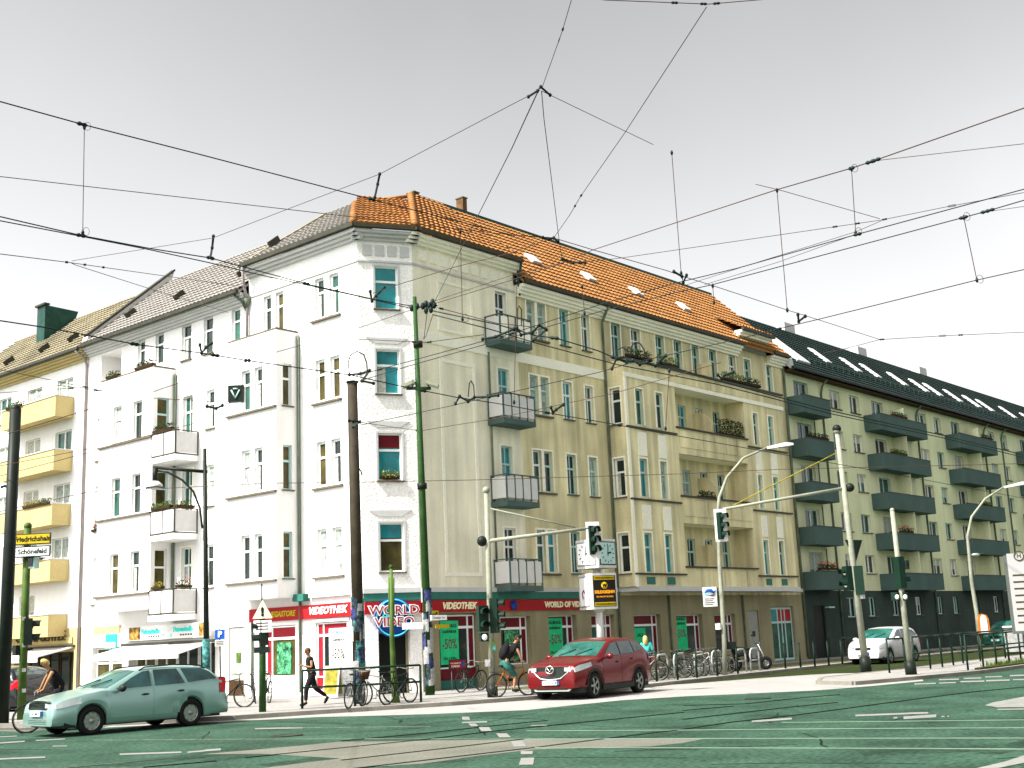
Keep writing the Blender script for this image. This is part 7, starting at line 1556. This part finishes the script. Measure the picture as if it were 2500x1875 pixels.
wire('second steep thin wire down from the bundle', [(1057, 768), (1040, 820), (1030, 835), (976, 875)], 12.5, px=.8)
for k, (a, b2, z) in enumerate((((-60, 1149), (219, 1095), 7), ((-60, 1178), (216, 1105), 7), ((-60, 1262), (212, 1202), 7), ((274, 1085), (505, 1026), 8), ((-60, 890), (251, 954), 8), ((-60, 963), (216, 945), 8), ((137, 940), (251, 955), 8))):
    wire(['thin wire over the second ochre balcony', 'thin wire just below it over the second ochre balcony', 'thin wire over the third ochre balcony', 'thin slanting wire over the white bay windows', 'wire falling right over the topmost ochre balcony', 'nearly level wire over the topmost ochre window', 'short wire tail ending at the white house'][k], [a, ((a[0]+b2[0])/2, (a[1]+b2[1])/2), b2], z, px=.8, clamps=((1, .7),) if k > 3 else ())
wire('thin wire across the left bay above the corner balcony', [(372, 972), (466, 977), (560, 985)], 8, px=.8)
def dropper(label, p, q, z0, loops=True, r=1.0):
    a = G(*p, z0[0]); b2 = G(*q, z0[1]); s = (a-EYE).length/1224
    t = thing('dropper', label, 'hanger', b2, 'vertical hangers between the wires'); build(MB().tube([a, b2], .4*s, 4), 'cable', 'cable', t)
    for c in (a, b2): build(MB().tube([c+Vector((0, 0, -2.2*s)), c, c+Vector((0, 0, 2.2*s))], [.8*s, 1.6*s, .8*s], 6), 'clamp', 'cable_dark', t)
    if loops:
        for c in (a, b2): build(MB().tube([c+CR*(3+3*math.cos(k*PI/6))*s+Vector((0, 0, (1+4*math.sin(k*PI/6))*s)) for k in range(12)], .25*s, 4, closed=True), 'loop', 'cable', t)
def zz(p, z, q):                                          # height of the lower end straight under the upper one
    a = G(*p, z); d = ray(*q); t = a.dot(FH)/d.dot(FH); return (EYE+d*t).z
for lb, p, q, z, lp_ in (('hanger at the far left between the dark wires', (206, 311), (202, 568), 13.0, True), ('hanger above the roof crest left of the big insulator', (1640, 373), (1663, 667), 12, False), ('hanger below the long wire over the street', (1897, 465), (1922, 757), 12, False),
     ('faint hanger at the right under the long wire', (2079, 413), (2089, 568), 10, True), ('hanger at the far right above the lowest wire', (2353, 531), (2385, 684), 10, True), ('hanger over the blind corner field', (1124, 565), (1129, 779), 13, True), ('hanger over the third window of the beige house', (1262, 688), (1255, 982), 12, False),
     ('hanger over the beige bay', (1634, 905), (1625, 1046), 10, False), ('hanger over the tiled roof above the loggias', (1421, 700), (1427, 765), 12, False), ('hanger near the end of the orange roof', (1740, 698), (1743, 738), 11, False)):
    dropper(lb, p, q, (z, zz(p, z, q)), lp_)
for lb, pts, z, lp_ in (('insulated support on the dark upper wire above the corner roof', [(927, 425), (922, 450), (915, 482)], 9.5, None), ('insulated support on the double wire over the left roof', [(521, 577), (518, 605), (514, 628)], 11, None),
     ('steady arm over the top corner window', [(904, 712), (908, 735), (918, 722), (938, 702)], 12, None), ('steady arm over the white house windows', [(488, 842), (492, 862), (503, 848), (517, 838)], 9, None),
     ('steady arm over the white bay', [(505, 992), (528, 997), (543, 990)], 9, None), ('dark fitting on the contact wire over the white house', [(600, 880), (608, 880)], 8, None),
     ('big insulator cluster right of the roof knot', [(1645, 663), (1665, 675), (1668, 690), (1676, 672)], 8, None), ('insulator below the long hanger at the right', [(1948, 768), (1950, 785), (1966, 772)], 8, None),
     ('fitting cluster on the orange roof crest', [(1372, 632), (1386, 638), (1400, 641), (1414, 641), (1428, 641)], 9.5, None), ('roof knot fitting above the tiles', [(1325, 580), (1340, 584), (1352, 581), (1362, 590)], 9.5, None),
     ('high sky knot fitting', [(1290, 236), (1312, 222), (1320, 212), (1343, 232)], 9.5, None),
     ('left crossing with tall loop over the brown mast', [(853, 915), (880, 912), (902, 905), (884, 930), (912, 936)], 8, [(853, 912), (850, 885), (856, 866), (872, 858), (888, 866), (895, 885), (897, 908)]),
     ('crossing with narrow loop left of the balconies', [(1112, 985), (1122, 968), (1143, 980), (1158, 970), (1195, 968), (1216, 965)], 7.2, [(1143, 968), (1146, 935), (1150, 930), (1156, 940), (1158, 968)]),
     ('crossing with narrow loop over the topmost balcony', [(1178, 828), (1210, 822), (1262, 800), (1272, 818), (1300, 812), (1316, 794), (1334, 805), (1302, 830)], 8, [(1263, 797), (1263, 755), (1267, 747), (1273, 755), (1273, 795)]),
     ('crossing with two round loops over the beige terrace', [(1494, 900), (1506, 875), (1530, 885), (1545, 880), (1562, 890), (1580, 885), (1600, 893), (1612, 880), (1625, 868)], 8, [(1503, 873), (1506, 855), (1520, 848), (1532, 856), (1540, 870), (1542, 845), (1550, 836), (1562, 838), (1572, 852), (1576, 872)]),
     ('lone steady arm over the third window column', [(1345, 995), (1350, 1008), (1358, 1000), (1375, 988)], 7.5, None), ('steady arm over the loggia plants', [(1752, 915), (1762, 925), (1770, 915), (1790, 908)], 8, None),
     ('bracket on the brown mast', [(852, 1027), (862, 1028), (878, 1030), (862, 1042)], 8, None)):
    bracket(lb, pts, z, loop=lp_)
# hanging tram signal
s_ = thing('tram_signal', 'square black tram signal with white V mark hung over the white house', 'signal', G(577, 962, 8.5)); c = G(577, 962, 8.5); Ms = Matrix.Translation(c) @ Rz(YAW-PI/2); hw = (G(596, 962, 8.5)-c).length
o = build(MB().box((-hw, -.1, -hw*1.1), (hw, .1, hw*1.1)), 'housing', 'black_plastic', s_, Ms)
q = MB()
for p_, r_ in (((-hw*.55, hw*.45), (0, -hw*.65)), ((hw*.55, hw*.45), (0, -hw*.65)), ((-hw*.3, hw*.6), (hw*.3, hw*.6))): q.tube([(p_[0], -.11, p_[1]), (r_[0], -.11, r_[1])], hw*.1, 6)
build(q, 'v_mark', 'frame_teal', o, Ms); build(MB().tube([(-hw*.9, 0, -hw*1.1), (-hw*1.0, 0, -hw*1.5), (-hw*.6, 0, -hw*1.6)], hw*.08, 5), 'hook', 'cable_dark', s_, Ms)
